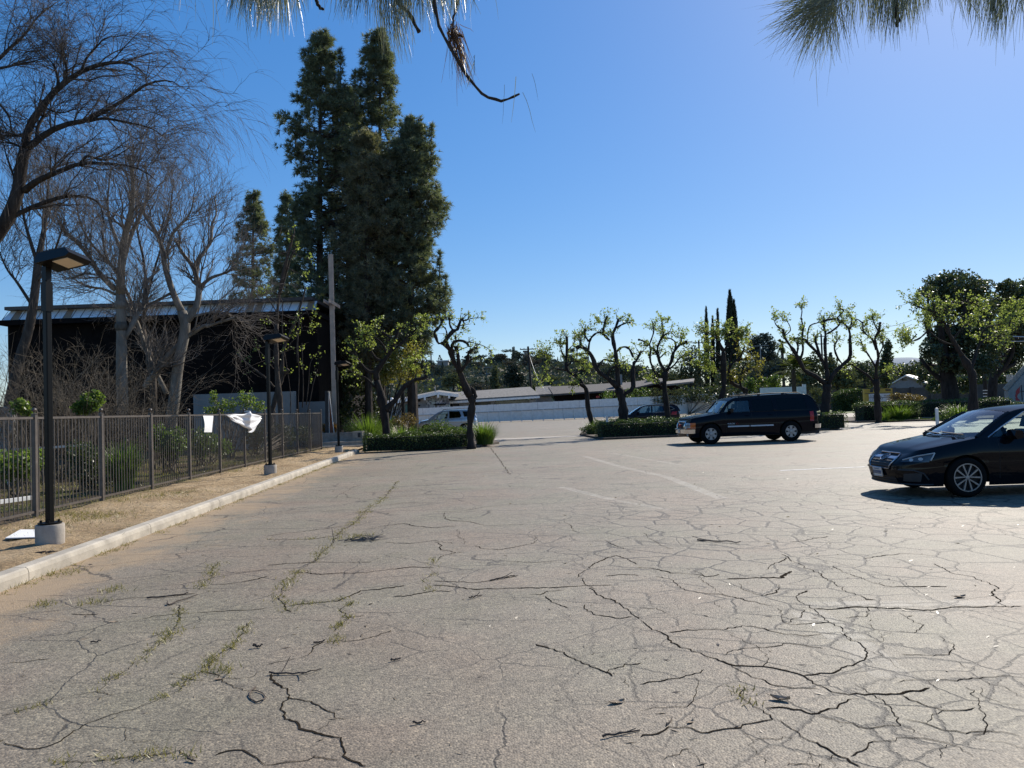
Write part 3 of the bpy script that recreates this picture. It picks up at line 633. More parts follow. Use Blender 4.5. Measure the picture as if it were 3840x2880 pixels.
# ================================================================== sticks, leaves and boards on the ground
def stick(label, pts, r, frame, z=0.0, side=(), matn='stick'):
    ox, oy, s = frame
    P = np.array([G(ox + a * s, oy + b_ * s, z + r + .001) for a, b_ in pts]); P = interp_poly(P, 10)
    P[:, 2] = z + r * .9 + np.abs(wg.normal(size=10)) * r * .8
    b = MB(); b.tubes(P[None], (np.linspace(1, .55, 10) * r)[None], 6, True)
    for (i, dx, dy, dz, l) in side:
        d = np.array([dx, dy, dz], float); d /= np.linalg.norm(d)
        Q = np.array([P[i], P[i] + d * l * .5, P[i] + d * l + (0, 0, .01)]); b.tubes(Q[None], (np.array([.6, .5, .3]) * r)[None], 5, True)
    return tag(b.build('twig', M[matn], loc=(P[0][0], P[0][1], z)), label, 'twig', 'fallen twigs on the asphalt')
stick('longest dark twig, lying level above the wide ragged crack at lower left', [(15, 1068), (120, 1068), (230, 1064), (320, 1040)], .006, CM, side=((2, .3, 1, .6, .12), (5, .5, -.8, .1, .1)))
stick('curled thin twig bent into a loop, left of the longest dark twig', [(2040, 1010), (1995, 1055), (1990, 1095), (2040, 1130), (2100, 1125), (2120, 1080), (2060, 1045), (2010, 1045)], .0045, CL)
stick('short thick dark twig just above the longest twig', [(278, 886), (346, 873)], .007, CM)
stick('short black twig alone in the middle of the open asphalt', [(735, 991), (797, 977)], .007, CM)
stick('small dark twig low in the foreground, below the grey stain', [(865, 1363), (942, 1353)], .006, CM)
stick('forked pale twig beside the dry leaf right of centre', [(1200, 622), (1275, 603)], .007, CM, side=((4, .6, .6, .2, .06),))
stick('long slender twig lying along a crack ahead of centre', [(1325, 514), (1380, 505), (1470, 486)], .007, CM, side=((5, .8, .4, .2, .12),))
stick('long straight dark twig on the cracked asphalt in front of the sedan', [(330, 268), (420, 275), (500, 279), (580, 286)], .009, CR, side=((2, -.7, .6, .1, .2),))
stick('thin dark twig on the plain asphalt near the left side', [(722, 659), (806, 647)], .006, CL)
stick('stubby black twig right of the green weed line', [(2020, 692), (2097, 686)], .009, CL)
stick('bent dark twig with a hooked end beside a grassy crack', [(1335, 345), (1350, 355), (1450, 322), (1575, 282)], .008, CL, side=((1, -.4, .8, .2, .05),))
stick('long brown twig tangled in dry grass at left', [(1170, 306), (1300, 292), (1400, 282), (1500, 262)], .008, CL)
stick('short black twig at the bottom edge, left of centre', [(1498, 1588), (1560, 1606)], .006, CL)
stick('thin twig in the far-right foreground, low beside two cracks', [(1990, 1445), (2080, 1425), (2212, 1400)], .006, CM, side=((4, .9, .1, .1, .1),))
stick('twig lying upright at the junction of two cracks', [(150, 1335), (172, 1315), (186, 1290)], .004, CR)

def leaf_obj(label, x, y, size, rot, curl=.35, mt='dead_leaf'):
    c = G(x, y); b = MB(); n_ = 9
    V = np.zeros((n_, 5, 3))
    for i, t in enumerate(np.linspace(-1, 1, n_)):
        wd = .42 * (1 - abs(t) ** 2.2) + .02
        for j, s_ in enumerate(np.linspace(-1, 1, 5)):
            V[i, j] = (t * size, s_ * wd * size, size * (.05 + curl * (abs(s_) ** 2 * .5 + t * t * .5) + .03 * math.sin(5 * t + 3 * s_)))
    ca, sa = math.cos(rot), math.sin(rot)
    V = np.stack([V[..., 0] * ca - V[..., 1] * sa, V[..., 0] * sa + V[..., 1] * ca, V[..., 2]], -1) + c
    b.grid(V); b.tubes(np.array([[V[0, 2], V[0, 2] - nz(V[1, 2] - V[0, 2]) * size * .5]]), np.full((1, 2), .0015), 4)
    return tag(b.build('dry_leaf', M[mt], loc=tuple(c), smooth=True), label, 'leaf', 'dry leaves on the asphalt')
leaf_obj('curled tan leaf lying right of the foreground centre', 2313, 2637, .045, .3)
leaf_obj('crumpled tan leaf inside a crack cell, lower right', 2926, 2626, .05, -.5, .5)
leaf_obj('pale flat leaf above the faded line at right', 3600, 2241, .05, .2)
leaf_obj('whitish leaf chip at left, below the hooked twig', 425, 2332, .035, .1, .1)
leaf_obj('small cream leaf beside the thin crack left of the looped twig', 823, 2549, .03, .4)
leaf_obj('tiny pale leaf below the forked crack at right', 2590, 2710, .025, .8)

# dry broken branch and tuft in the mid lot
c = G(1310, 2030); b = MB()
for i in range(26):
    a = wg.uniform(-.5, .5); l = wg.uniform(.08, .3); d = np.array([math.cos(a), math.sin(a) * .8, wg.uniform(0, .35)])
    s0 = c + np.array([wg.uniform(-.15, .3), wg.uniform(-.06, .06), .006]); P = np.array([s0, s0 + d * l * .5 + wg.normal(size=3) * .012, s0 + d * l]); P[:, 2] = np.abs(P[:, 2]) + .004
    b.tubes(P[None], np.array([[.005, .004, .002]]), 5)
P = np.array([c + (-.18, 0, .005), c + (-.2, .0, .08), c + (-.21, 0, .17)]); b.tubes(P[None], np.array([[.005, .004, .003]]), 5)
tag(b.build('broken_branch', M['twig'], loc=tuple(c)), 'dry broken branch tip with a stub standing up, in the mid lot', 'branch')

# the white board lying on the dirt behind the near lamp
q = [G(20, 2024, VZ), G(150, 2020, VZ), G(168, 1992, VZ), G(76, 1992, VZ)]
b = MB(); b.prism([(p[0], p[1], VZ + .012) for p in q], [(p[0], p[1], VZ + .024) for p in q])
tag(b.build('foam_board', M['white_board'], loc=(*q[0][:2], VZ)), 'flat white board lying on the dirt behind the near lamp base', 'board')
c = G(165, 2075, VZ); b = MB()
for i in range(14):
    s0 = c + np.array([wg.uniform(-.1, .1), wg.uniform(-.04, .04), .01]); P = np.array([s0, s0 + (wg.uniform(.03, .1), wg.uniform(-.03, .03), .01)]); b.tubes(P[None], np.array([[.006, .004]]), 5)
tag(b.build('bark_scrap', M['stick'], loc=tuple(c)), 'small heap of grey bark scraps in front of the near lamp', 'bark')
# ================================================================== fence, lamps, church corner
FH = D(133, 1563, f0[1])[2]                              # top rail height
span = np.linalg.norm((f1 - f0)[:2]) / 10
fr = thing('metal_fence', 'long dark bronze picket fence along the dirt verge', 'fence', (*f0[:2], VZ))
posts = [f0[:2] + fd * span * i for i in range(-4, 11)]
ret = [posts[-1] + np.array([-1.02, .12]) * 2.0 * i for i in range(1, 4)]
def fence_post(p):
    b = MB(); b.box((p[0], p[1], (VZ - .05 + FH + .03) / 2), (.065, .065, FH + .03 - VZ + .05), math.atan2(fd[1], fd[0]))
    b.lathe([(.02, FH + .03), (.045, FH + .035), (.045, FH + .05), (.012, FH + .055), (.012, FH + .075), (.034, FH + .09), (.04, FH + .11), (.03, FH + .135), (.0, FH + .145)], (p[0], p[1], 0), 8)
    return b.build('post', M['iron'], fr)
def fence_panel(a, c):
    b = MB(); a = np.array(a); c = np.array(c); d = c - a; L = np.linalg.norm(d); d /= L; k = int(round(L / .112))
    for z, h in ((FH - .018, .036), (VZ + .075, .036)):
        b.bar((*(a + d * .034), z), (*(c - d * .034), z), .028, h)
    for i in range(1, k):
        p = a + d * L * i / k; b.bar((*p, VZ + .02), (*p, FH - .037), .012, .012, up=(d[0], d[1], 0))
    return b.build('picket_panel', M['iron'], fr)
for i, p in enumerate(posts):
    fence_post(p)
    if i: fence_panel(posts[i - 1], p)
prev = posts[-1]
for p in ret: fence_post(p); fence_panel(prev, p); prev = p

# paper on the fence
def fence_point(x, y, off):
    r = ray(x, y); A = np.array([-fd[1], fd[0]]); t = ((f0[:2] - A * 0) @ A + 0) / (r[:2] @ A)
    p = r * t + np.array([0, 0, EYE]); return p + np.array([A[0], A[1], 0]) * off
sgn = 1
b = MB(); V = np.zeros((7, 5, 3))
for i, v in enumerate(np.linspace(0, 1, 7)):
    for j, u in enumerate(np.linspace(0, 1, 5)):
        x = (757 + 39 * u) * (1 - v) + (760 + 30 * u) * v; y = 1559 + 62 * v
        V[i, j] = fence_point(x, y, sgn * (-.03 - .03 * math.sin(v * 3) * (1 - u)))
b.grid(V); tag(b.build('paper_sheet', M['paper'], loc=tuple(V[0, 0]), smooth=True), 'small flat white sheet taped to the fence top rail', 'paper')
b = MB(); NU, NV = 25, 13; V = np.zeros((NU, NV, 3))
top = np.array([(842, 1557), (870, 1553), (903, 1553), (914, 1540), (938, 1552), (972, 1561)]); bot = np.array([(842, 1558), (868, 1578), (905, 1600), (925, 1614), (938, 1622), (966, 1582)])
T_, B_ = interp_poly(top, NU), interp_poly(bot, NU)
for i in range(NU):
    u = i / (NU - 1)
    for j in range(NV):
        v = j / (NV - 1); p = T_[i] * (1 - v) + B_[i] * v
        off = .05 + .2 * math.exp(-((u - .52 - .06 * v) / .1) ** 2) * (1 - .3 * v) - .1 * math.exp(-((u - .66) / .08) ** 2) + .12 * max(0, u - .75) + .018 * math.sin(u * 23 + v * 7) + .014 * math.sin(u * 9 - v * 17)
        V[i, j] = fence_point(p[0], p[1], sgn * (-off))
b.grid(V); o = tag(b.build('crumpled_sheet', M['paper'], loc=tuple(V[0, 0]), smooth=True), 'large white banner sheet folded over the fence and flapping', 'banner')
md = o.modifiers.new('thickness', 'SOLIDIFY'); md.thickness = .004

# lamps
def lamp(label, px, py, hz=0.0):
    p = G(px, py, VZ); t = thing('lamp_post', label, 'street lamp', tuple(p), hz, 'parking lot lamps along the verge')
    L_ = dict(parent=t, local=True)
    b = MB(); b.lathe([(.155, -.15), (.157, .0), (.16, .2), (.152, .222), (0, .224)], n=28); b.build('concrete_base', M['concrete'], smooth=True, sharp=40, **L_)
    b = MB(); b.lathe([(.0, .226), (.13, .226), (.13, .245), (.0, .246)], n=20)
    for a in range(4): b.lathe([(.014, .245), (.014, .275), (0, .277)], (.095 * math.cos(a * 1.571 + .78), .095 * math.sin(a * 1.571 + .78), 0), 6)
    b.build('base_plate', M['pole_paint'], **L_)
    b = MB(); H = 3.2; c = .039
    oct_ = [(c, -c + .012), (c, c - .012), (c - .012, c), (-c + .012, c), (-c, c - .012), (-c, -c + .012), (-c + .012, -c), (c - .012, -c)]
    b.prism([(x, y, .24) for x, y in oct_], [(x, y, H) for x, y in oct_]); po = b.build('pole', M['pole_paint'], **L_)
    b = MB(); b.box((0, 0, H - .2), (.092, .092, .36)); b.box((0, 0, H + .085), (.075, .075, .17)); b.build('tenon_sleeve', M['pole_paint'], **L_)
    # shoebox head reaching out over the lot, tipped up a little at the far end
    hd = MB(); ang = R(-4); ca, sa = math.cos(ang), math.sin(ang); zc = H + .16
    def hp(x, y, z): x = x * .88; y = y * .8; return (x * ca + z * sa + .0, y + z * .2, zc - x * sa + z * ca - y * .22)
    prof = [(.0, .0), (.6, .0), (.66, .035), (.56, .115), (.03, .125), (-.02, .07)]
    hd.prism([hp(x, -.19, z) for x, z in prof], [hp(x, .19, z) for x, z in prof])
    for k in range(5): hd.prism([hp(.06 + k * .055, -.17, .118), hp(.075 + k * .055, -.17, .118), hp(.075 + k * .055, .17, .118), hp(.06 + k * .055, .17, .118)], [hp(.06 + k * .055, -.17, .15), hp(.075 + k * .055, -.17, .15), hp(.075 + k * .055, .17, .15), hp(.06 + k * .055, .17, .15)])
    h = hd.build('lamp_head', M['pole_paint'], **L_)
    b = MB()
    b.prism([hp(.28, -.135, -.008), hp(.57, -.135, -.008), hp(.57, .135, -.008), hp(.28, .135, -.008)], [hp(.28, -.135, -.001), hp(.57, -.135, -.001), hp(.57, .135, -.001), hp(.28, .135, -.001)])
    b.build('lens', M['lens'], h, local=True)
    return t
lamp('nearest tall dark lamp post, beside the white board on the dirt', 188, 2034, R(-22))
lamp('middle dark lamp post on the verge, next to the flapping white sheet', 1014, 1776, R(-22))
lamp('farthest dark lamp post, in front of the concrete steps and cross', 1271, 1694, R(-22))

# ---- tall cross
c = D(1256, 1585, 38); Z0 = .3
t = thing('tall_cross', 'very tall pale timber cross standing before the dark pines', 'cross', (c[0], 38, Z0))
ztop = D(1235, 955, 38)[2]
b = MB(); b.box((c[0], 38, (Z0 + ztop) / 2), (.2, .22, ztop - Z0)); b.build('upright', M['cross_wood'], t)
zb = D(1241, 1140, 38)[2]
b = MB(); b.box((c[0] + .125, 38, zb), (.045, 2.3, .17)); b.box((c[0] - .125, 38, zb), (.045, 2.3, .17)); b.build('crossbar', M['cross_wood'], t)
# ---- leaning slab sign beside it
a = D(1229, 1624, 36.2); zt = D(1232, 1466, 36.2)[2]
t = thing('slab_sign', 'narrow dark upright slab with red-brown triangular side, by the cross', 'sign', (a[0], 36.2, .34))
b = MB(); b.prism([(a[0] - .1, 36.1, .34), (a[0] + .07, 36.1, .34), (a[0] + .07, 37.0, .34), (a[0] - .1, 37.0, .34)], [(a[0] - .06, 36.1, zt), (a[0] + .08, 36.1, zt), (a[0] + .08, 36.9, zt), (a[0] - .06, 36.9, zt)]); b.build('slab', M['slate'], t)
b = MB(); p0, p1, p2 = (a[0] + .085, .36), (a[0] + .34, .36), (a[0] + .1, zt - .05)
b.prism([(p[0], 36.2, p[1]) for p in (p0, p1, p2)], [(p[0], 36.26, p[1]) for p in (p0, p1, p2)]); b.build('side_panel', M['rust_wood'], t)
b = MB(); b.bar((p0[0], 36.17, p0[1]), (p2[0], 36.17, p2[1]), .03); b.bar((p1[0], 36.17, p1[1]), (p2[0] + .02, 36.17, p2[1]), .03); b.build('edge_trim', M['white_paint'], t)

# ---- steps and planter wall
x0, x1 = D(1196, 1660, 34.6)[0], D(1362, 1660, 34.6)[0]
t = thing('concrete_steps', 'two broad concrete steps at the end of the fence', 'steps', ((x0 + x1) / 2, 34.6, 0))
b = MB(); b.box(((x0 + x1) / 2, 34.75, .085), (x1 - x0, .5, .17)); b.build('lower_step', M['concrete'], t)
b = MB(); b.box(((x0 + x1) / 2, 36.6, .17), (x1 - x0, 3.2, .34)); b.build('upper_landing', M['concrete'], t)
x0, x1 = D(1208, 1640, 35.9)[0], D(1328, 1640, 35.9)[0]
t = thing('planter_wall', 'low board-marked concrete planter wall in a shaded tone, with a lit-toned end block', 'wall', ((x0 + x1) / 2, 35.9, .34))
zt = D(1270, 1622, 35.9)[2]
b = MB(); b.box(((x0 + x1) / 2 - 1, 35.9, (.34 + zt) / 2), (x1 - x0 + 2, .3, zt - .34)); b.build('wall', M['concrete_shaded'], t)
x2 = D(1358, 1640, 35.5)[0]
b = MB(); b.box(((x1 + x2) / 2 + .002, 36.3, (.342 + zt + .04) / 2), (x2 - x1, 1.5, zt + .04 - .342)); e = b.build('end_block', M['concrete'], t)
b = MB(); b.box(((x1 + x2) / 2 + .08, 35.545, zt - .14), (.13, .02, .2)); b.build('metal_plaque', M['slate'], e)

# ---- church building
BY = 38.0
xL, xR = D(10, 1190, BY)[0], -9.6
zt = D(500, 1136, BY)[2]; zg1 = zt - .17; zg0 = zg1 - .5
t = thing('church_building', 'long dark building with a band of slanted clerestory glazing under its flat roof', 'building', ((xL + xR) / 2, BY, 0))
b = MB(); b.box(((xL + xR) / 2, BY + 7, zt - .08), (xR - xL - .3, 14.2, .165)); b.build('roof_fascia', M['fascia'], t)
M['blind'] = mat('tan_blind', (.3, .21, .14), .8, .1, 3)
g = MB(); g.add([(xL + .25, BY + .25, zg1 - .004), (xR, BY + .25, zg1 - .004), (xR, BY - .1, zg0), (xL, BY - .1, zg0)], np.arange(4))
g.add([(xL + .25, BY + .25, zg1 - .004), (xL, BY - .1, zg0), (xL, BY + 13.9, zg0), (xL + .25, BY + 13.7, zg1 - .004)], np.arange(4)); gl = g.build('clerestory_window', M['clerestory'], t)
b = MB(); n_ = int((xR - xL) / .43)
for i in range(n_ + 1):
    x = xL + .03 + i * .43; b.bar((x + .1, BY + .235, zg1 - .01), (x, BY - .115, zg0 + .005), .014, .02)
b.build('mullions', M['fascia'], gl)
for i in (1, 7, 13, 14, 21, 28, 29, 35): b = MB(); b.add([(xL + i * .43 + .16, BY + .22, zg1 - .02), (xL + i * .43 + .42, BY + .22, zg1 - .02), (xL + i * .43 + .42, BY - .112, zg0 + .012), (xL + i * .43 + .06, BY - .112, zg0 + .012)], np.arange(4)); b.build('blind', M['blind'], gl)
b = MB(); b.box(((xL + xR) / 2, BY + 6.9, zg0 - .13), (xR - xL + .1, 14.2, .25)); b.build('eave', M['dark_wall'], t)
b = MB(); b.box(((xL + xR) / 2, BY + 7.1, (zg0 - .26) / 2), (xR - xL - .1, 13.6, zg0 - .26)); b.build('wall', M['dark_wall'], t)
b = MB(); xa, xb = D(728, 1480, 36.6)[0], D(1108, 1480, 36.6)[0]; zw = D(900, 1474, 36.6)[2]; b.slab((xa, 36.6), (xb, 36.6), .22, 0, zw)
b.slab((xa + 2.2, 36.47), (xa + 2.24, 36.47), .04, 0, zw)
tag(b.build('garden_wall', M['white_wall'], loc=(xa, 36.6, 0)), 'taller white rendered wall in front of the dark building', 'wall')
b = MB(); xb2 = D(1246, 1510, 37.6)[0]; zw2 = D(1180, 1506, 37.6)[2]; b.slab((xb - .1, 37.6), (xb2, 37.6), .2, 0, zw2)
tag(b.build('garden_wall', M['white_wall'], loc=(xb, 37.6, 0)), 'lower white wall stepping down towards the cross', 'wall')
b = MB(); a = D(-60, 1560, 20); c = D(56, 1560, 20); b.slab((a[0], 20), (c[0], 20), .2, 0, D(20, 1525, 20)[2])
tag(b.build('garden_wall', M['white_wall'], loc=(c[0], 20, 0)), 'pale wall end at the far left behind the fence', 'wall')
b = MB(); a = D(-80, 1694, 18); c = D(345, 1668, 19); b.bar(a, c, .05)
for u in (.25, .6, .98): p = a + (c - a) * u; b.bar((p[0], p[1], VZ), (p[0], p[1], p[2] - .025), .045)
tag(b.build('low_rail', M['white_paint'], loc=(a[0], a[1], VZ)), 'low white pipe rail behind the picket fence', 'rail')
b = MB(); a = D(-80, 1912, 13.2); c = D(120, 1885, 14.2); a[2] = c[2] = VZ + .1; b.bar(a, c, .07)
tag(b.build('edging_timber', M['white_paint'], loc=tuple(a)), 'pale edging timber on the ground behind the fence', 'edging')
# ================================================================== vegetation tools
def ribbons(b, P, W):
    """P (N,K,3) centre lines, W (N,K,3) half widths -> strips"""
    Nn, K, _ = P.shape
    V = np.stack([P - W, P + W], 2)
    base = (np.arange(Nn) * K * 2)[:, None] + (np.arange(K - 1) * 2)[None]
    b.add(V.reshape(-1, 3), np.stack([base, base + 1, base + 3, base + 2], -1).reshape(-1, 4))
def spawn(P, Rr, per, t0, t1, l0, l1, a0, a1, K, ratio, g, droop=0.0, up=0.0, wob=.035, rmin=.0015, taper=.7, tp=1.0):
    T, K0, _ = P.shape; n_ = T * per; ix_ = np.repeat(np.arange(T), per)
    t = (t0 + (t1 - t0) * g.random(n_) ** tp) * (K0 - 1.001); i = t.astype(int); f = (t - i)[:, None]
    pos = P[ix_, i] * (1 - f) + P[ix_, i + 1] * f; tan = nz(P[ix_, i + 1] - P[ix_, i])
    rad = Rr[ix_, i] * (1 - f[:, 0]) + Rr[ix_, i + 1] * f[:, 0]
    pr = nz(np.cross(tan, rdir(n_, g))); a = R(1) * g.uniform(a0, a1, n_)[:, None]
    d = nz(np.cos(a) * tan + np.sin(a) * pr + np.array([0, 0, up])); L = g.uniform(l0, l1, n_)[:, None, None]
    s = np.linspace(0, 1, K)[None, :, None]
    w_ = np.cumsum(g.normal(size=(n_, K, 3)) * wob, axis=1); w_ -= w_[:, :1]
    C = pos[:, None] + d[:, None] * L * s + np.array([0, 0, -1.0]) * droop * L * s ** 2 + w_ * L
    r = np.maximum(np.minimum(rad * ratio, rad * .9), rmin)[:, None] * (1 - taper * s[..., 0])
    return C, r
def traced(depth, fr, spec, g, spread=.35, K=14, ground=0.0):
    """limbs traced on the photo, given real depth; each limb also swings towards or away from the viewer"""
    ox, oy, s = fr; PP, RR = [], []; known = []
    for i, q in enumerate(spec):
        ra, rb, txt = q[:3]
        px = np.array([[float(a) for a in t.split(',')] for t in txt.split()]) * s + (ox, oy)
        if known:
            k = min(known, key=lambda k_: (k_[0] - px[0][0]) ** 2 + (k_[1] - px[0][1]) ** 2); off0 = k[2]
        else: off0 = 0.0
        L = np.abs(np.diff(px, axis=0)).sum() / FPX * depth
        sw = g.uniform(-1, 1) * spread * L if i else 0.0
        o = off0 + sw * np.linspace(0, 1, len(px)) ** 1.2
        pts = np.array([D(x, y, depth + d_) for (x, y), d_ in zip(px, o)])
        for (x, y), d_ in zip(px, o): known.append((x, y, d_))
        if i == 0 and ground is not None: pts = np.vstack([[pts[0][0] + (pts[0][0] - pts[1][0]) * .1, pts[0][1], ground - .1], pts]) if pts[0][2] > ground + .05 else pts
        C = interp_poly(pts, K); r = np.linspace(ra, rb, K)
        if i == 0: r[0] *= 1.35; r[1] *= 1.12
        PP.append(C); RR.append(r)
    return np.array(PP), np.array(RR)
def leaf_cloud(b, C, size, g, elong=.6, flat=0.0):
    n_ = len(C); U = rdir(n_, g); W = nz(np.cross(U, rdir(n_, g)))
    if flat: U[:, 2] *= 1 - flat; W[:, 2] *= 1 - flat
    sz = (size * g.uniform(.6, 1.3, n_))[:, None]
    b.quads(C, U * sz * .5, W * sz * .5 * elong)
def blob(n_, c, r, g, p=.45, low=-1.0):
    d = rdir(n_, g); d[:, 2] = np.where(d[:, 2] < low, -d[:, 2] * .3, d[:, 2])
    rr = g.random(n_) ** p
    lump = 1 + .18 * np.sin(d[:, 0] * 5 + c[0]) * np.cos(d[:, 1] * 4 + c[1]) + .14 * np.sin(d[:, 2] * 7 + c[0] * 3)
    return np.array(c) + d * np.array(r) * (rr * lump)[:, None]
def clump(b, x, y, depth, rw, rh, h, n_, g, mx=.012, wid=.012, bend=.5, rings=1.0):
    """strappy clump: arching blades from one crown"""
    a = g.uniform(0, 2 * np.pi, n_); l = h * g.uniform(.6, 1.25, n_); o = g.random(n_) ** .6
    base = np.column_stack([x + np.cos(a) * rw * .62 * o * rings, depth + np.sin(a) * rw * .62 * o * rings, np.full(n_, y)])
    s = np.linspace(0, 1, 6)[None, :, None]; out = np.column_stack([np.cos(a), np.sin(a), np.zeros(n_)])[:, None]
    sp = (g.uniform(.15, 1.0, n_) * rw * 1.25)[:, None, None]
    P = base[:, None] + out * sp * s ** 1.5 + np.array([0, 0, 1.0]) * l[:, None, None] * (s * 1.15 - bend * g.uniform(.3, 1.2, n_)[:, None, None] * s ** 2.4)
    W = np.column_stack([-np.sin(a), np.cos(a), np.zeros(n_)])[:, None] * wid * (1 - s ** 2 * .9)
    ribbons(b, P, W)
def hedge(name, label, cat, c, L, Wd, z0, z1, rot, n_, g, mt='hedge', size=.06, group=None, bump=.05, taper=0.0, top=None):
    t = thing(name, label, cat, (c[0], c[1], z0), 0, group); ca, sa = math.cos(rot), math.sin(rot); H = z1 - z0
    def to(u, v, z): return np.column_stack([c[0] + u * ca - v * sa, c[1] + u * sa + v * ca, z])
    b = MB(); b.box((c[0], c[1], z0 + H * .45), (L - .22, Wd - .22, H * .9 - .06), rot); b.build('shade_core', M['core'], t)  # near-black box stands in for the shade between the leaves
    ar = np.array([L * Wd * 1.4, L * H * 1.3, L * H * .5, Wd * H, Wd * H]); k = g.choice(5, n_, p=ar / ar.sum())
    u = g.uniform(-L / 2, L / 2, n_); v = g.uniform(-Wd / 2, Wd / 2, n_); z = z0 + H * g.random(n_) ** .8
    z = np.where(k == 0, z1, z); v = np.where(k == 1, -Wd / 2, np.where(k == 2, Wd / 2, v)); u = np.where(k == 3, -L / 2, np.where(k == 4, L / 2, u))
    nb = bump * (np.sin(u * 3.1 + c[0]) + np.sin(u * 7.3 + z * 5) * .6 + np.sin(v * 6 + z * 9) * .5)
    z = z + np.where(k == 0, nb, 0); v = v + np.where(k == 1, -nb, 0) - np.where(k == 2, -nb, 0)
    rn = .1     # rounded shoulders
    sh = np.clip((z - (z1 - rn)) / rn, 0, 1) * rn * .5; v = np.sign(v) * (np.abs(v) - np.where(np.abs(v) > Wd / 2 - rn, sh, 0)); u = np.sign(u) * (np.abs(u) - np.where(np.abs(u) > L / 2 - rn, sh, 0))
    C = to(u, v, np.maximum(z, z0 + .02)) + g.normal(size=(n_, 3)) * size * .45
    b = MB(); leaf_cloud(b, C, size, g); b.build('foliage', M[mt], t)
    return t
def shrub(name, label, blobs, n_, size, g, mt, group=None, stems=0, z0=None, cat='shrub', smt='twig_red', flat=0.0):
    """blobs: (px, py, depth, rx_px, ry_px)"""
    Cs = []; tot = sum(q[3] * q[4] for q in blobs)
    q0 = blobs[0]; base = D(q0[0], q0[1], q0[2]); gz_ = 0.0 if z0 is None else z0
    t = thing(name, label, cat, (base[0], base[1], gz_), 0, group)
    for (x, y, d_, rx, ry) in blobs:
        c = D(x, y, d_); s = d_ / FPX; k = int(n_ * rx * ry / tot) + 3
        P = blob(k, c, (rx * s, (rx * .75 + ry * .25) * s, ry * s), g); P[:, 2] = np.maximum(P[:, 2], gz_ + .02); Cs.append(P)
    C = np.concatenate(Cs); b = MB(); leaf_cloud(b, C, size, g, flat=flat); b.build('foliage', M[mt], t)
    if stems:
        b = MB(); e = C[g.integers(0, len(C), stems)]; s0 = np.column_stack([base[0] + g.normal(size=stems) * .12, base[1] + g.normal(size=stems) * .12, np.full(stems, gz_ - .03)])
        md = (s0 + e) / 2 + g.normal(size=(stems, 3)) * .1; md[:, 2] = gz_ + (e[:, 2] - gz_) * .6
        b.tubes(np.stack([s0, md, e], 1), np.tile([.02, .013, .005], (stems, 1)) * max(.6, min(1.8, blobs[0][2] / 25)), 5); b.build('stems', M[smt], t)
    return t

# ================================================================== bare trees on the left
C3 = (0, 0, .5424); C1 = (0, 800, .434); C3b = (800, 850, .4523)
def bare_tree(label, depth, limbs, g, mt, tm, lv, ground=VZ, group='bare winter trees left of the lot', spread=.35, K=14, knob=0):
    P = []; Rr = []
    PP, RR = traced(depth, limbs[0], limbs[1], g, spread, K, ground)
    if depth < 16: RR = RR * .8
    base = PP[0][0]; t = thing('bare_tree', label, 'tree', (base[0], base[1], ground), 0, group)
    b = MB(); b.tubes(PP, RR, 9, True)
    if knob:
        for i in range(knob):
            k = int(g.integers(0, len(PP))); j = int(g.integers(4, PP.shape[1])); c = PP[k, j]; r = RR[k, j] * 1.35
            b.lathe([(0, -r), (r * .8, -r * .7), (r, 0), (r * .75, r * .7), (0, r)], tuple(c), 7)
    b.build('trunk', M[mt], t, smooth=True)
    b = MB(); cur = (PP[1:] if len(PP) > 3 else PP, RR[1:] if len(PP) > 3 else RR)
    for i, l in enumerate(lv):
        C, r = spawn(cur[0], cur[1], g=g, **l); b.tubes(C, r, 4 if i == 0 else 3); cur = (C, r)
    b.build('branches', M[tm], t, smooth=True)
    return t
g1 = np.random.default_rng(21)
L1 = (C3, [(.2, .12, "-700,3000 -420,2300 -180,1850 -20,1620 60,1500 100,1400 130,1300 150,1130 180,1030"), (.1, .008, "180,1030 190,900 290,740 400,610 550,500 680,450 820,430 900,445 980,490 1010,550"),
 (.085, .007, "180,1030 250,980 340,910 460,860 600,830 720,770 860,690 1000,590 1100,560 1180,560 1240,590"), (.04, .008, "600,840 720,820 900,850 1050,890 1150,960"),
 (.085, .006, "170,1320 230,1270 300,1230 420,1180 560,1130 700,1130 850,1140 990,1180 1080,1250"), (.07, .006, "20,1570 100,1490 280,1410 440,1360 580,1360 680,1400 710,1480 720,1560"),
 (.05, .01, "-120,500 0,400 60,340 130,280 200,200 250,130 330,60 400,10"), (.05, .012, "190,930 120,935 60,940 -40,930"), (.03, .008, "160,1030 110,1000 60,985 -20,995"),
 (.035, .008, "-40,480 60,460 140,440 230,425 300,400"), (.045, .01, "400,610 400,540 370,450 330,400"), (.04, .008, "450,570 460,470 430,380 420,300"), (.035, .006, "560,500 600,400 680,310 740,260 900,240"),
 (.05, .01, "260,980 260,880 300,800 330,700 380,560"), (.04, .01, "560,1130 600,1080 680,1100 760,1100 900,1020"), (.03, .006, "300,740 420,780 560,740"), (.03, .006, "-20,700 60,800 80,900 130,1000"), (.03, .007, "120,1290 70,1150 40,1060 0,900")])
bare_tree('big dark leaning bare tree at the far left with long drooping fine twigs', 14.5, L1, g1, 'bark_black', 'twig_dark',
 [dict(per=17, t0=.2, t1=1, l0=.5, l1=1.7, a0=20, a1=60, K=7, ratio=.42, droop=.15, up=.5, rmin=.005, wob=.025), dict(per=7, t0=.15, t1=1, l0=.4, l1=1.2, a0=18, a1=50, K=6, ratio=.55, droop=.4, up=.05, rmin=.0038, wob=.022), dict(per=4, t0=.15, t1=1, l0=.2, l1=.65, a0=15, a1=45, K=5, ratio=.65, droop=.5, rmin=.0028, wob=.02)])
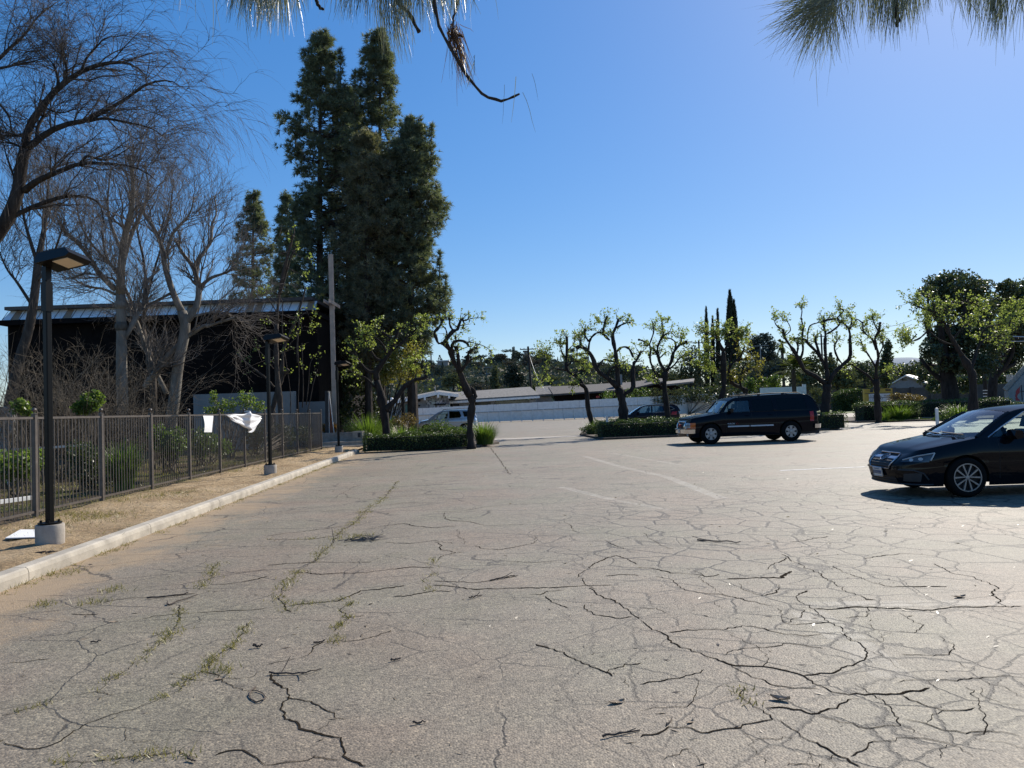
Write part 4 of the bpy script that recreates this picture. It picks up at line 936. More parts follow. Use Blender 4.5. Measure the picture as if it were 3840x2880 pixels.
LV = [dict(per=16, t0=.25, t1=1, l0=.6, l1=2.3, a0=20, a1=55, K=6, ratio=.4, up=.35, rmin=.009), dict(per=7, t0=.2, t1=1, l0=.35, l1=1.2, a0=20, a1=50, K=5, ratio=.6, up=.2, rmin=.0065), dict(per=4, t0=.2, t1=1, l0=.2, l1=.7, a0=20, a1=50, K=4, ratio=.7, up=.1, rmin=.0045)]
S1 = (C1, [(.2, .15, "1060,1750 1050,1300 1050,1000 1040,700"), (.15, .05, "1040,700 1050,450 1080,200 1130,0 1150,-250 1120,-500"), (.1, .03, "1000,660 860,520 760,360 640,220 560,160 500,60"), (.06, .02, "1060,500 960,450 900,300 880,150"),
 (.1, .04, "1060,1100 1150,950 1200,850 1240,800 1270,600 1380,480"), (.08, .02, "1060,440 1130,200 1220,0 1280,-200 1250,-450"), (.06, .02, "1050,330 960,100 930,-100 960,-400"), (.05, .015, "620,560 740,520 860,540"), (.05, .015, "1000,700 880,650 770,640 720,620")])
bare_tree('tall pale bare tree with a straight trunk just right of the near lamp', 26, S1, g1, 'bark_pale', 'twig', LV, knob=10)
S2 = (C1, [(.22, .17, "1480,1780 1500,1659 1540,1300 1600,1000 1570,850"), (.13, .04, "1570,850 1500,700 1430,480 1400,300 1330,130 1240,0 1160,-200"), (.13, .05, "1600,960 1700,800 1720,640 1700,560 1660,450 1580,350 1510,220"), (.08, .025, "1690,600 1720,400 1820,250 1830,100 1870,0 1850,-150"),
 (.07, .02, "1720,640 1820,560 1900,530 1980,500 2050,420"), (.1, .04, "1340,1380 1450,1230 1600,1080 1750,980 1800,970 1900,940 2040,900"), (.1, .09, "1250,1500 1340,1380"), (.09, .05, "1440,1560 1350,1380 1280,1240 1200,980 1150,880 1060,700"), (.06, .02, "1420,420 1480,200 1560,100 1640,0 1680,-140"), (.05, .015, "1480,690 1300,780 1240,800 1080,780"), (.05, .015, "1640,900 1800,860 1950,860 2050,960")])
bare_tree('pale bare tree with a forked trunk in front of the dark building, nearest the conifers', 27.5, S2, g1, 'bark_pale', 'twig', LV, knob=14)
S3 = (C1, [(.17, .11, "60,1800 160,1300 250,1000 300,700 330,400"), (.1, .03, "330,400 370,200 400,0 420,-300"), (.06, .02, "330,450 250,200 200,0 180,-200"), (.05, .02, "310,600 420,450 500,250 560,50"), (.05, .02, "280,800 150,600 60,480 -20,300")])
bare_tree('slim grey bare tree half hidden behind the near lamp post', 23, S3, g1, 'bark_mid', 'twig', LV)
S4 = (C1, [(.14, .1, "1330,1760 1320,1400 1290,1200 1230,1000"), (.08, .02, "1230,1000 1150,800 1000,500 820,300 700,100 640,-200"), (.07, .02, "1230,1000 1260,700 1240,400 1180,100 1190,-300"), (.05, .015, "1250,800 1330,500 1420,200 1480,-100 1500,-300"), (.05, .015, "1100,700 960,560 700,560 600,500")])
bare_tree('twiggy bare tree between the two pale trunks', 29, S4, g1, 'bark_mid', 'twig', LV)

# bare-twig thicket behind the fence
def thicket(label, x0, x1, ytop, depth, n_, g, dw):
    a = D(x0, 1600, depth); c = D(x1, 1600, depth); zt = D((x0 + x1) / 2, ytop, depth)[2]
    t = thing('bare_shrub', label, 'shrub', ((a[0] + c[0]) / 2, depth, VZ), 0, 'bare twig shrubs behind the fence'); b = MB()
    s0 = np.column_stack([g.uniform(a[0], c[0], n_), depth + g.uniform(-dw, dw, n_), np.full(n_, VZ)])
    h = (zt - VZ) * g.uniform(.45, 1.05, n_); ln = g.normal(size=(n_, 2)) * .4
    s = np.linspace(0, 1, 6)[None, :, None]
    P = s0[:, None] + np.concatenate([ln * h[:, None], h[:, None]], 1)[:, None] * np.concatenate([s ** 1.4, s ** 1.4, s * (1.1 - .12 * s)], -1) + np.cumsum(g.normal(size=(n_, 6, 3)) * .045, 1)
    Rr = np.full((n_, 1), .013) * (1 - .75 * s[..., 0]); b.tubes(P, Rr, 4)
    C, r = spawn(P, Rr, 7, .2, 1, .3, 1.0, 20, 60, 5, .6, g, droop=.1, up=.1, rmin=.0045); b.tubes(C, r, 3)
    C, r = spawn(C, r, 3, .2, 1, .15, .5, 20, 65, 4, .7, g, droop=.1, rmin=.0035); b.tubes(C, r, 3)
    b.build('stems', M['twig_red'], t, smooth=True)
    return t
thicket('pale arching bare shrub at the far left edge', -60, 190, 1290, 18.5, 60, g1, 1.2)
thicket('dense brown bare thicket right of the near lamp', 190, 430, 1320, 20.5, 120, g1, 1.3)
thicket('low reddish bare thicket under the forked pale tree', 400, 620, 1400, 23, 70, g1, 1.2)

# ---- two topped trees by the fence end
PT = (C3b, [(.13, .09, "560,1560 545,1400 530,1250 520,1000 525,800"), (.085, .05, "525,800 545,560 590,350 640,150 660,75"), (.05, .03, "555,560 600,400 640,260 690,140"), (.03, .012, "530,860 490,790 440,785"), (.03, .01, "520,700 470,620 430,570 380,545"), (.02, .008, "540,560 450,520"), (.018, .006, "600,330 690,380 760,400"), (.018, .006, "650,200 720,250 790,265")])
def leafy_twigs(b, PP, RR, g, per, l0, l1, lper, size, t0=.5, tb=None, droop=.1, up=.3, tp=1.0, per2=0):
    C, r = spawn(PP, RR, per, t0, 1.0, l0, l1, 25, 80, 5, .5, g, droop=droop, up=up, rmin=.005, tp=tp)
    if tb is not None: tb.tubes(C, r, 3)
    if per2:
        C2, r2 = spawn(C, r, per2, .2, 1.0, l0 * .5, l1 * .6, 25, 80, 5, .6, g, droop=droop, up=up, rmin=.004)
        if tb is not None: tb.tubes(C2, r2, 3)
        C = np.concatenate([C, C2])
    T, K, _ = C.shape; lper = max(1, int(round(lper * .85))); size = size * .74; n_ = T * lper; i = np.repeat(np.arange(T), lper); s = g.uniform(.15, 1, n_) * (K - 1.001); k = s.astype(int); f = (s - k)[:, None]
    Q = C[i, k] * (1 - f) + C[i, k + 1] * f + g.normal(size=(n_, 3)) * size * .5
    leaf_cloud(b, Q, size, g, .75)
def leafy_tree(label, depth, limbs, g, mt, per, lper, size, l0=.25, l1=.7, name='mulberry_tree', leaf='mulberry', ground=.08, group='pruned trees with new spring leaves', spread=.35, t0=.45, tp=1.0, per2=2, skip=1, knob=8, cat='tree'):
    PP, RR = traced(depth, limbs[0], limbs[1], g, spread, 14, ground); base = PP[0][0]
    if name == 'mulberry_tree': tl = np.linspace(0, 1, 14); RR[1:] = np.where(RR[1:, -1:] < .045, RR[1:] * (1 + .35 * tl), RR[1:])
    t = thing(name, label, cat, (base[0], base[1], ground), 0, group)
    b = MB(); wob = np.cumsum(g.normal(size=PP.shape) * .012, 1); wob -= wob[:, :1]
    RR2 = RR * (1 + .18 * g.normal(size=RR.shape)); RR2 = np.maximum(RR2, RR * .7)
    b.tubes(PP, RR2, 9, True)
    for i in range(knob):                                       # pollard knuckles at limb ends
        k = int(g.choice(np.where(RR[:, -1] < .055)[0])); c = PP[k, -1] - (0, 0, .01); r = RR[k, -1] * 1.45 + .01
        b.lathe([(0, -r), (r * .8, -r * .7), (r, 0), (r * .75, r * .7), (0, r)], tuple(c), 7)
    b.build('trunk', M[mt], t, smooth=True)
    lb_, tb = MB(), MB(); leafy_twigs(lb_, PP[skip:], RR[skip:], g, per, l0, l1, lper, size, t0, tb, tp=tp, per2=per2)
    tb.build('twigs', M['bark_mid'], t); lb_.build('foliage', M[leaf], t)
    return t
leafy_tree('tall topped trunk with few leaves, right behind the middle lamp', 32.5, PT, g1, 'bark_mid', 4, 6, .15, .2, .6, 'topped_tree', 'mulberry', VZ, 'topped trees at the fence end', .15, .7, per2=0, knob=4)
PT2 = (C3b, [(.12, .1, "480,1560 500,1480 540,1330 580,1230 620,1180"), (.08, .04, "560,1260 570,1150 590,980 640,870 690,750 740,600 765,500"), (.05, .025, "590,970 690,860"), (.03, .02, "560,600 575,650 570,800 580,960"), (.035, .03, "700,1130 695,1000 705,850 710,760"), (.02, .012, "640,1560 640,1420 630,1300 600,1100 590,1000"),
 (.024, .014, "700,1560 705,1400 710,1200 700,1000 705,880"), (.026, .016, "740,1500 745,1300 740,1150 735,970"), (.02, .01, "770,1480 790,1300 800,1150 830,1080 870,1030"), (.02, .012, "780,1540 810,1400 830,1300 865,1180"), (.045, .035, "505,1330 430,1250 310,1160 200,1060"), (.03, .02, "570,1230 520,1150 450,1080"), (.02, .01, "500,1180 400,1050 340,1020"), (.016, .006, "700,700 760,680 800,760 820,820"), (.016, .006, "740,720 840,715"), (.016, .006, "680,860 760,860 800,858")])
leafy_tree('many-stemmed lopped tree with sparse yellow leaves beside the fence end', 33.5, PT2, g1, 'bark_mid', 5, 6, .14, .2, .7, 'topped_tree', 'mulberry', VZ, 'topped trees at the fence end', .1, .55, per2=0, knob=6)

# ---- pruned mulberries
g2 = np.random.default_rng(33)
X2 = (900, 900, .5123); X3 = (1500, 1100, .4521); X4 = (2400, 1050, .3918); X5 = (3100, 1000, .4219)
TA = (X2, [(.19, .15, "1075,1450 1060,1300 1040,1200 1030,1130 1000,1030"), (.13, .04, "1000,1030 1000,960 1050,890 1100,820 1130,740 1160,650"), (.11, .05, "1065,1250 1090,1215 1140,1170 1190,1090 1260,1030 1350,1010 1360,990 1330,920 1340,880"), (.04, .02, "1330,920 1290,895 1240,895"), (.08, .02, "1000,970 940,960 880,900 840,830 850,770"), (.05, .02, "990,1080 920,1010 860,990 790,950"), (.06, .02, "1050,890 990,860 930,760 900,690"), (.05, .02, "1160,650 1240,630 1320,620"), (.06, .02, "1130,740 1050,680 980,640 910,640"), (.05, .02, "1080,850 1040,760 960,700 860,690"), (.05, .02, "1100,820 1180,760 1240,700 1290,650")])
leafy_tree('leafy pruned tree left of the hedge, with one limb reaching low to the right', 33, TA, g2, 'bark_dark', 11, 7, .13, tp=.8)
TB = (X3, [(.17, .14, "590,1230 580,1120 590,1000 600,900 580,850"), (.14, .1, "580,850 545,780 510,690 480,620 440,560 420,480 400,450 370,410"), (.06, .03, "370,410 320,415 300,370 285,325 320,285 345,245 355,210"), (.03, .02, "345,268 375,290 388,330 385,345"), (.08, .05, "370,410 400,360 440,315 475,300 490,260 510,212"), (.035, .02, "510,215 540,225 570,212"), (.03, .02, "515,215 530,245 522,280"), (.045, .025, "440,310 415,265 407,205"),
 (.07, .04, "500,640 485,560 480,500 465,450"), (.06, .03, "430,480 435,420 470,395 520,395 555,415 570,440"), (.025, .02, "465,410 460,362"), (.07, .035, "500,650 560,570 565,510 590,470 637,453"), (.05, .02, "530,610 580,560 620,535"), (.09, .07, "605,900 625,850 605,800 575,780"), (.02, .008, "560,400 640,420 700,440 760,480"), (.02, .008, "560,215 620,205 680,200")])
leafy_tree('twisting pruned tree with ring-shaped bare limbs at the hedge end', 31.2, TB, g2, 'bark_dark', 6, 5, .12, .2, .55, tp=.6, t0=.6, per2=1)
TC = (X3, [(.14, .11, "1590,1075 1560,950 1545,800 1500,750"), (.1, .06, "1530,780 1480,700 1390,640 1380,560 1385,440 1385,360"), (.06, .05, "1545,790 1500,755 1430,752"), (.05, .02, "1390,640 1280,620 1230,550 1200,450"), (.04, .02, "1380,560 1340,480 1330,380"), (.04, .02, "1390,600 1440,560 1490,570"), (.03, .015, "1385,480 1440,420 1450,380"), (.03, .015, "1280,620 1220,650 1180,720"), (.04, .015, "1420,670 1500,640 1560,640"), (.03, .015, "1240,560 1200,500 1170,500")])
leafy_tree('slim leaning pruned tree at the left end of the middle hedge', 43, TC, g2, 'bark_dark', 10, 7, .15, .3, .8)
TD = (X3, [(.22, .18, "1855,1090 1850,950 1840,880 1810,780"), (.14, .07, "1810,780 1720,700 1640,640 1600,540 1560,480 1500,440 1460,455"), (.06, .03, "1560,480 1580,380 1640,325 1690,340"), (.05, .04, "1565,400 1530,340 1535,305"), (.04, .03, "1500,440 1490,395"), (.13, .06, "1810,780 1800,600 1790,500 1770,400 1765,340 1790,280 1812,215"), (.05, .02, "1790,290 1850,255 1900,240"), (.06, .03, "1740,390 1690,340 1690,280 1715,195"), (.03, .02, "1695,240 1650,235"), (.12, .06, "1845,840 1930,790 1930,680 1940,580 1960,560 2000,480"), (.06, .04, "1935,530 1900,460 1850,445 1800,480 1790,560"), (.06, .03, "1720,700 1740,640 1790,605 1850,600"), (.05, .02, "1640,610 1690,550 1760,570")])
leafy_tree('large gnarled pruned tree in the middle hedge, tallest of the group', 38, TD, g2, 'bark_dark', 8, 6, .14, .25, .7, tp=.7, t0=.55)
TE = (X4, [(.17, .13, "270,1330 240,1100 235,990 245,880"), (.07, .03, "230,1060 180,980 130,860 95,760 100,640 40,590 -10,570"), (.04, .02, "90,620 130,500 120,430"), (.09, .04, "245,880 190,790 170,720 120,650"), (.06, .025, "170,700 170,630 220,540 290,490"), (.09, .04, "250,870 300,780 320,700 370,630 440,590"), (.05, .02, "335,670 340,600 290,560 240,560"), (.05, .02, "270,860 330,810 370,760 450,690"), (.03, .01, "225,540 215,440 210,360"), (.05, .02, "230,1040 170,990 100,930"), (.03, .01, "300,500 340,540 400,560")])
leafy_tree('pruned tree in front of the dark crossover, upright open crown', 42.5, TE, g2, 'bark_dark', 9, 7, .15, .3, .8)
TF = (X4, [(.17, .13, "745,1300 760,1180 800,1050 800,900 795,750 800,690"), (.08, .03, "800,690 770,620 740,560 700,480"), (.08, .03, "800,680 850,600 830,530 795,480"), (.05, .02, "800,760 720,700 660,680 600,720"), (.05, .02, "850,600 920,540 990,520"), (.04, .015, "800,900 730,850 660,860"), (.05, .02, "800,820 740,740 640,780 590,810"), (.04, .015, "740,560 660,510 600,500"), (.05, .02, "820,560 860,490 950,480")])
leafy_tree('dense leafy pruned tree right behind the black SUV windscreen', 43, TF, g2, 'bark_dark', 15, 8, .16, .3, .9)
TF2 = (X4, [(.16, .13, "1040,1300 1020,1180 1010,1090 990,1040"), (.12, .08, "990,1040 900,1000 860,950 850,850"), (.07, .03, "850,850 900,780 960,740 1000,640"), (.06, .03, "1000,1100 1030,1050 965,1020 970,900 1010,800"), (.05, .02, "900,780 1000,760 1090,750"), (.05, .02, "850,850 880,680 930,590 980,540"), (.04, .015, "970,900 1050,850 1110,870")])
leafy_tree('leaning pruned tree with golden leaves above the SUV roof', 47, TF2, g2, 'bark_dark', 12, 7, .16, .3, .9, leaf='mulberry_gold')
TG = (X4, [(.23, .19, "1760,1330 1780,1150 1790,1000"), (.13, .06, "1770,990 1680,920 1580,870 1530,780 1480,690 1430,620 1380,540 1370,470"), (.06, .025, "1530,780 1560,670 1550,560 1560,470 1545,370"), (.05, .03, "1500,720 1512,640 1500,600"), (.11, .05, "1790,960 1790,870 1760,800 1700,700 1620,620 1560,560 1460,560"), (.07, .04, "1740,770 1690,620 1680,560"), (.1, .05, "1790,880 1770,640 1775,520 1760,400 1860,370"), (.05, .03, "1780,520 1850,480 1910,420 1890,360"), (.12, .06, "1800,1000 1850,900 1940,810 2010,740 2010,600 2000,470 1920,390"), (.04, .02, "1600,600 1620,450 1700,410 1760,400"), (.03, .012, "1380,480 1320,450 1290,400 1310,370"), (.03, .012, "1380,540 1440,480 1410,400 1360,390"), (.04, .015, "2000,470 2030,380 2000,310"), (.05, .02, "1940,810 1890,740 1860,640 1900,560"), (.03, .01, "1540,370 1550,300 1545,240"), (.04, .015, "1890,360 1950,290 1900,280")])
leafy_tree('widest pruned tree with many crooked limbs, behind the SUV tail', 40, TG, g2, 'bark_dark', 8, 6, .145, .25, .75, tp=.8)
TH = (X5, [(.2, .16, "460,1400 450,1200 440,1000"), (.1, .05, "440,1010 440,900 460,800 440,700 430,630 460,580 475,500"), (.09, .05, "430,1050 380,980 280,910 210,870 150,900"), (.06, .03, "440,740 400,640 330,580 320,490"), (.05, .02, "445,1000 520,950 580,910"), (.06, .02, "440,900 380,800 330,720 300,650"), (.05, .02, "450,820 500,700 490,600"), (.04, .015, "460,580 420,500 400,430"), (.04, .015, "320,500 270,470 240,520")])
leafy_tree('slender upright pruned tree beside the gap in the right-hand hedges', 46.5, TH, g2, 'bark_dark', 11, 7, .16, .3, .8)
TI = (X5, [(.24, .2, "1300,1290 1300,1000 1260,890 1200,790"), (.14, .06, "1200,790 1150,700 1090,600 1050,520 960,420 950,310"), (.08, .03, "1090,600 1080,480 1060,390 1130,310"), (.1, .03, "1280,920 1320,800 1360,690 1450,630 1560,640"), (.06, .02, "1150,700 1020,660 900,560 860,480"), (.06, .02, "1050,520 1000,420 880,380 800,350"), (.05, .02, "1340,740 1400,560 1500,520 1620,500"), (.05, .02, "1120,650 1230,520 1330,480"), (.05, .02, "960,420 860,330 760,310"), (.05, .02, "1130,330 1250,310 1380,360"), (.04, .015, "1450,630 1580,600 1680,540 1740,430"), (.04, .015, "800,600 740,660 680,640"), (.05, .02, "900,570 820,640 740,660 700,600"), (.04, .015, "1600,520 1660,430 1640,370")])
leafy_tree('broad leafy pruned tree right of the gap, above the black sedan', 45, TI, g2, 'bark_dark', 17, 9, .16, .35, 1.1)
# ================================================================== pines
def conifer(label, depth, tx, prof, nbr, g, mt, fr=(800, 50, .7236), tuft=.36, nt_=15, nb=18, group='dark pines beside the church', z0=0.0, spikes=(), tr=.34, name='pine_tree', wid=.019, ymin=None):
    ox, oy, s = fr; pr = np.array(prof, float); ys = pr[:, 0] * s + oy; sc = depth / FPX
    ztop = D(tx * s + ox, ys[0], depth)[2]; xt = D(tx * s + ox, ys[-1], depth)[0]
    zz = np.array([D(tx * s + ox, y, depth)[2] for y in ys]); order = np.argsort(zz)
    def xc(z): return xt + (ztop - z) * 0 
    xl = np.array([D(a * s + ox, y, depth)[0] for a, y in zip(pr[:, 1], ys)]); xr = np.array([D(a * s + ox, y, depth)[0] for a, y in zip(pr[:, 2], ys)])
    t = thing(name, label, 'tree', (xt, depth, z0), 0, group)
    K = 14; zt = np.linspace(z0 - .1, ztop - .1, K); topx = D(tx * s + ox, ys[0], depth)[0]; cx = xt + (topx - xt) * ((zt - z0) / (ztop - z0)) ** 2
    b = MB(); b.tubes(np.stack([cx, np.full(K, depth), zt], 1)[None], (np.linspace(tr, .03, K))[None], 8)
    zlow = zz.min()
    tb_ = g.random(nbr) ** .85; z = zlow + (ztop - .25 - zlow) * tb_; wh = np.round(z / .85) * .85 + g.normal(size=nbr) * .12; z = np.where(g.random(nbr) < .75, np.clip(wh, zlow, ztop - .2), z)
    ph = g.uniform(0, 2 * np.pi, nbr)
    xa = np.interp(z, zt, cx); L_ = np.maximum(xa - np.interp(z, zz[order], xl[order]), .15); R_ = np.maximum(np.interp(z, zz[order], xr[order]) - xa, .15)
    cxp = np.cos(ph); rx = np.where(cxp > 0, R_, L_); ry = np.minimum((L_ + R_) * .5, 3.2)
    reach = (np.abs(cxp / rx) ** 3 + np.abs(np.sin(ph) / ry) ** 3) ** (-1 / 3) * g.uniform(.5, 1.12, nbr)
    od = np.stack([np.cos(ph), np.sin(ph), np.zeros(nbr)], 1)
    st = np.stack([xa, np.full(nbr, depth), z - reach * .28], 1)
    f = np.linspace(0, 1, 6)[None, :, None]
    B = st[:, None] + od[:, None] * reach[:, None, None] * f + np.array([0, 0, 1.0]) * (reach[:, None, None] * (.02 * f + .30 * f ** 2.2))
    b.tubes(B, (.012 + reach * .012)[:, None] * (1 - .75 * f[..., 0]), 4)
    for (sx, sy, l) in spikes:
        p = D(sx * s + ox, sy * s + oy, depth - .3); b.tubes(np.stack([p - (0.1, 0, l), p])[None], np.array([[.05, .015]]), 5)
    b.build('trunk', M['bark_mid'], t)
    # tufts
    ncl = 4; n_ = nbr * ncl; i = np.repeat(np.arange(nbr), ncl); ff = .3 + .7 * g.random(n_) ** .55; ff[::ncl] = 1.0; k = np.minimum((ff * 5).astype(int), 4); fr_ = (ff * 5 - k)[:, None]
    C = B[i, k] * (1 - fr_) + B[i, k + 1] * fr_
    side = np.cross(od[i], [0, 0, 1.0]) * g.normal(size=(n_, 1)) * (reach[i] * .30 * (1.12 - ff * .8))[:, None]
    C = C + side + np.array([0, 0, 1.0]) * g.normal(size=(n_, 1)) * .1 - np.array([0, 0, .2]) * np.abs(side).max(1, keepdims=True)
    m_ = max(2, nt_ // 4); ii = np.repeat(np.arange(n_), m_); C = C[ii] + g.normal(size=(n_ * m_, 3)) * np.array([.11, .11, .09]); side = side[ii]; i = i[ii]; n_ = len(C)
    td = nz(od[i] * .8 + nz(side + 1e-6) * .45 + np.array([0, 0, .45]) + g.normal(size=(n_, 3)) * .35)
    for (sx, sy, l) in spikes:
        p = D(sx * s + ox, sy * s + oy, depth - .3); m_ = int(l * 26); h = g.random(m_) * l; C = np.vstack([C, p - np.stack([np.zeros(m_) + .1 * h / l, np.zeros(m_), h], 1) + g.normal(size=(m_, 3)) * (.04 + .2 * h[:, None] / l)]); td = np.vstack([td, nz(rdir(m_, g) * .7 + np.array([0, 0, .8]))])
    n_ = len(C); j = np.repeat(np.arange(n_), nb); N_ = len(j)
    dr = nz(td[j] * .8 + rdir(N_, g) * .9 + np.array([0, 0, .15])); ln = (tuft * g.uniform(.55, 1.1, N_))[:, None]
    T_ = C[j] + dr * ln - np.array([0, 0, .12]) * ln; W = nz(np.cross(dr, rdir(N_, g))) * wid
    b = MB(); b.blades(C[j], T_, W); b.build('foliage', M[mt], t)
    return t
g3 = np.random.default_rng(44)
conifer('left-hand tall dark pine with a knobbly twin top', 45, 560, [(85, 540, 565), (130, 500, 590), (230, 468, 622), (330, 475, 650), (400, 435, 690), (480, 450, 720), (570, 360, 730), (680, 370, 760), (780, 395, 790), (850, 440, 810), (950, 440, 830), (1100, 425, 860), (1300, 415, 870), (1500, 400, 880), (1700, 400, 880), (1950, 420, 870)], 560, g3, 'pine', spikes=((660, 185, 3.2), (735, 295, 2.6), (430, 520, 2.2)))
conifer('right-hand tall slender pine with an airy pointed crown', 46.5, 870, [(88, 845, 872), (130, 790, 880), (200, 772, 905), (300, 772, 930), (400, 765, 948), (500, 770, 960), (600, 750, 968), (700, 740, 990), (900, 720, 1020), (1200, 700, 1060), (1600, 700, 1060), (1900, 720, 1040)], 470, g3, 'pine', spikes=((765, 310, 2.4), (905, 200, 1.2)), tr=.3)
conifer('broad spreading pine bulging out on the right of the clump', 44, 1025, [(540, 1035, 1060), (600, 1005, 1085), (660, 970, 1112), (720, 925, 1130), (770, 850, 1140), (850, 850, 1125), (920, 840, 1170), (1020, 830, 1218), (1080, 830, 1185), (1150, 820, 1150), (1250, 810, 1105), (1350, 800, 1120), (1480, 800, 1222), (1560, 800, 1185), (1680, 820, 1130), (1760, 860, 1090)], 640, g3, 'pine', spikes=((1075, 540, 2.8), (1130, 575, 2.4), (1165, 905, 2.2), (1172, 1235, 3.9), (1205, 1360, 2.4), (1150, 1330, 2.5), (1025, 545, 2.5), (985, 600, 1.6)))
conifer('middle pine filling the clump, needles tinted olive as if sunlit', 43, 800, [(600, 790, 815), (660, 750, 850), (760, 700, 900), (900, 660, 960), (1100, 640, 990), (1300, 640, 1010), (1500, 650, 1000), (1700, 680, 980), (1830, 720, 950)], 330, g3, 'pine_sunlit', tr=.25)
conifer('pine behind the twin tops, filling the gap between them', 47.5, 705, [(385, 695, 715), (480, 655, 755), (600, 610, 800), (800, 575, 830), (1000, 565, 850), (1300, 550, 860), (1600, 540, 860), (1900, 540, 860)], 520, g3, 'pine', tr=.28)
conifer('small pine behind the church roof, farther left', 62, 208, [(908, 200, 215), (960, 178, 238), (1020, 152, 242), (1100, 132, 270), (1150, 120, 305), (1250, 100, 320), (1350, 92, 330), (1450, 80, 330), (1600, 80, 330), (1900, 80, 330)], 270, g3, 'pine', tuft=.42, nt_=12, nb=12, group='small pines behind the church', wid=.026)
conifer('small pine behind the church roof, touching the big clump', 60, 385, [(935, 380, 388), (1000, 347, 415), (1060, 332, 432), (1150, 335, 470), (1300, 320, 480), (1500, 320, 480), (1900, 320, 480)], 230, g3, 'pine', tuft=.42, nt_=12, nb=12, group='small pines behind the church', wid=.026)
# dark trunks under the big pines
# ================================================================== hedges, bushes and clumps by the lot
c0 = D(1566, 1690, 31.9); zt = D(1560, 1628, 31.4)[2]
hedge('box_hedge', 'clipped box hedge along the front of the left planter', 'hedge', (G(1566, 1688)[0], 31.6), 4.25, .95, .05, zt, R(13), 9000, g3)
hedge('box_hedge', 'clipped box hedge across the middle planter behind the SUV bonnet', 'hedge', ((G(2260, 1652)[0] + 10.2) / 2, 37.3), 10.2 - G(2260, 1652)[0], 1.3, .05, D(2380, 1580, 37)[2], R(6), 10000, g3)
hedge('box_hedge', 'lower strip of hedge behind the middle hedge, in front of the crossover', 'hedge', (8.2, 43), 7.5, 1.0, .05, .78, R(3), 4500, g3, size=.07)
hedge('box_hedge', 'short hedge block behind the SUV tail', 'hedge', (15.3, 38.8), 2.6, 1.2, .05, D(3120, 1547, 38.8)[2], R(5), 3500, g3)
hedge('box_hedge', 'square-ended hedge block at the left end of the right planter', 'hedge', (24.0, 49.5), 3.6, 1.6, .05, D(3270, 1512, 49.5)[2], R(-2), 4500, g3, size=.075)
hedge('box_hedge', 'long hedge behind the grass clump in the right planter', 'hedge', (30, 53), 8.0, 1.3, .05, D(3430, 1506, 53)[2], R(-2), 6000, g3, size=.08)
hedge('box_hedge', 'distant low hedge behind the sedan roof', 'hedge', (39.5, 57), 15, 1.2, .05, D(3750, 1514, 57)[2], R(-2), 7000, g3, size=.085)
b = MB()
def clump_obj(label, px, py, w_px, h_px, n_, g, mt='grassy', z0=.08, wid=.012, bend=.55, cat='grass clump', depth=None):
    p = G(px, py, z0) if depth is None else np.array([D(px, py, depth)[0], depth, z0]); sc = p[1] / FPX
    b = MB(); clump(b, p[0], z0, p[1], w_px * sc * .5, 0, h_px * sc, n_, g, wid=wid, bend=bend)
    return tag(b.build('grass_clump', M[mt], loc=tuple(p)), label, cat, 'strappy grass clumps')
clump_obj('bright green arching grass clump at the end of the left hedge', 1818, 1666, 105, 82, 800, g3, wid=.011)
clump_obj('small grass tuft between the steps and the hedge', 1392, 1672, 60, 52, 260, g3)
clump_obj('tall dark grass clump behind the small tuft, left of the leafy tree', 1385, 1628, 170, 110, 1100, g3, depth=37)
clump_obj('bright grass clump behind the left hedge, right of the trunk', 1510, 1620, 150, 75, 800, g3, depth=34.5)
clump_obj('grass clump spilling around the base of the slim leaning tree', 2225, 1612, 62, 50, 300, g3, depth=41.5, mt='shrub')
clump_obj('tall spiky grass clump in the middle of the right planter', 3372, 1588, 130, 62, 500, g3, depth=48.6, wid=.016)
clump_obj('thin spiky tuft beside the slender pruned tree', 3318, 1580, 50, 45, 120, g3, depth=47.5)
clump_obj('dark strappy plant growing through the picket fence', 466, 1866, 105, 160, 620, g3, mt='grassy', z0=VZ, wid=.012, bend=.35, depth=16.05)
clump_obj('spiky plant right of the white marker post', 3600, 1580, 110, 60, 380, g3, depth=46.8, wid=.014)
gA = np.random.default_rng(8)
shrub('low_shrub', 'low rounded bush left of the middle hedge, at the planter corner', [(2215, 1612, 41, 38, 20), (2245, 1606, 41.5, 28, 22)], 2200, .08, gA, 'hedge', 'low planter shrubs', 10, .08)
shrub('low_shrub', 'brownish round bush behind the leafy tree trunk', [(1490, 1585, 40, 32, 26), (1530, 1578, 42, 36, 28)], 1800, .09, gA, 'russet', 'low planter shrubs', 10, .08)
shrub('rose_bush', 'open rose bush with pale dead blooms in front of the silver SUV', [(1645, 1608, 36, 56, 33), (1705, 1616, 36.5, 45, 22), (1592, 1619, 36, 40, 22)], 2600, .085, gA, 'shrub', None, 40, .08)
shrub('low_shrub', 'low hedge-like shrub behind the twisting tree', [(1735, 1622, 37, 60, 18)], 1600, .08, gA, 'shrub', 'low planter shrubs', 10, .08)
shrub('golden_bush', 'orange-gold bush at the foot of the tall cross', [(1249, 1604, 36.9, 15, 22), (1216, 1606, 37.3, 9, 20)], 900, .07, gA, 'gold_bush', None, 12, .34)
shrub('low_shrub', 'pale flowering shrub behind the planter wall end block', [(1318, 1605, 38.5, 34, 18)], 900, .07, gA, 'shrub', 'low planter shrubs', 10, .2)
shrub('creeping_shrub', 'greyish low groundcover mound in front of the tall spiky clump', [(3345, 1585, 47.2, 36, 12), (3450, 1580, 47.8, 48, 12)], 1700, .1, gA, 'hedge', None, 6, .08)
shrub('low_shrub', 'rounded bush right behind the white marker post', [(3545, 1572, 46, 45, 35), (3600, 1560, 47, 36, 22)], 2600, .09, gA, 'shrub', 'low planter shrubs', 12, .08)
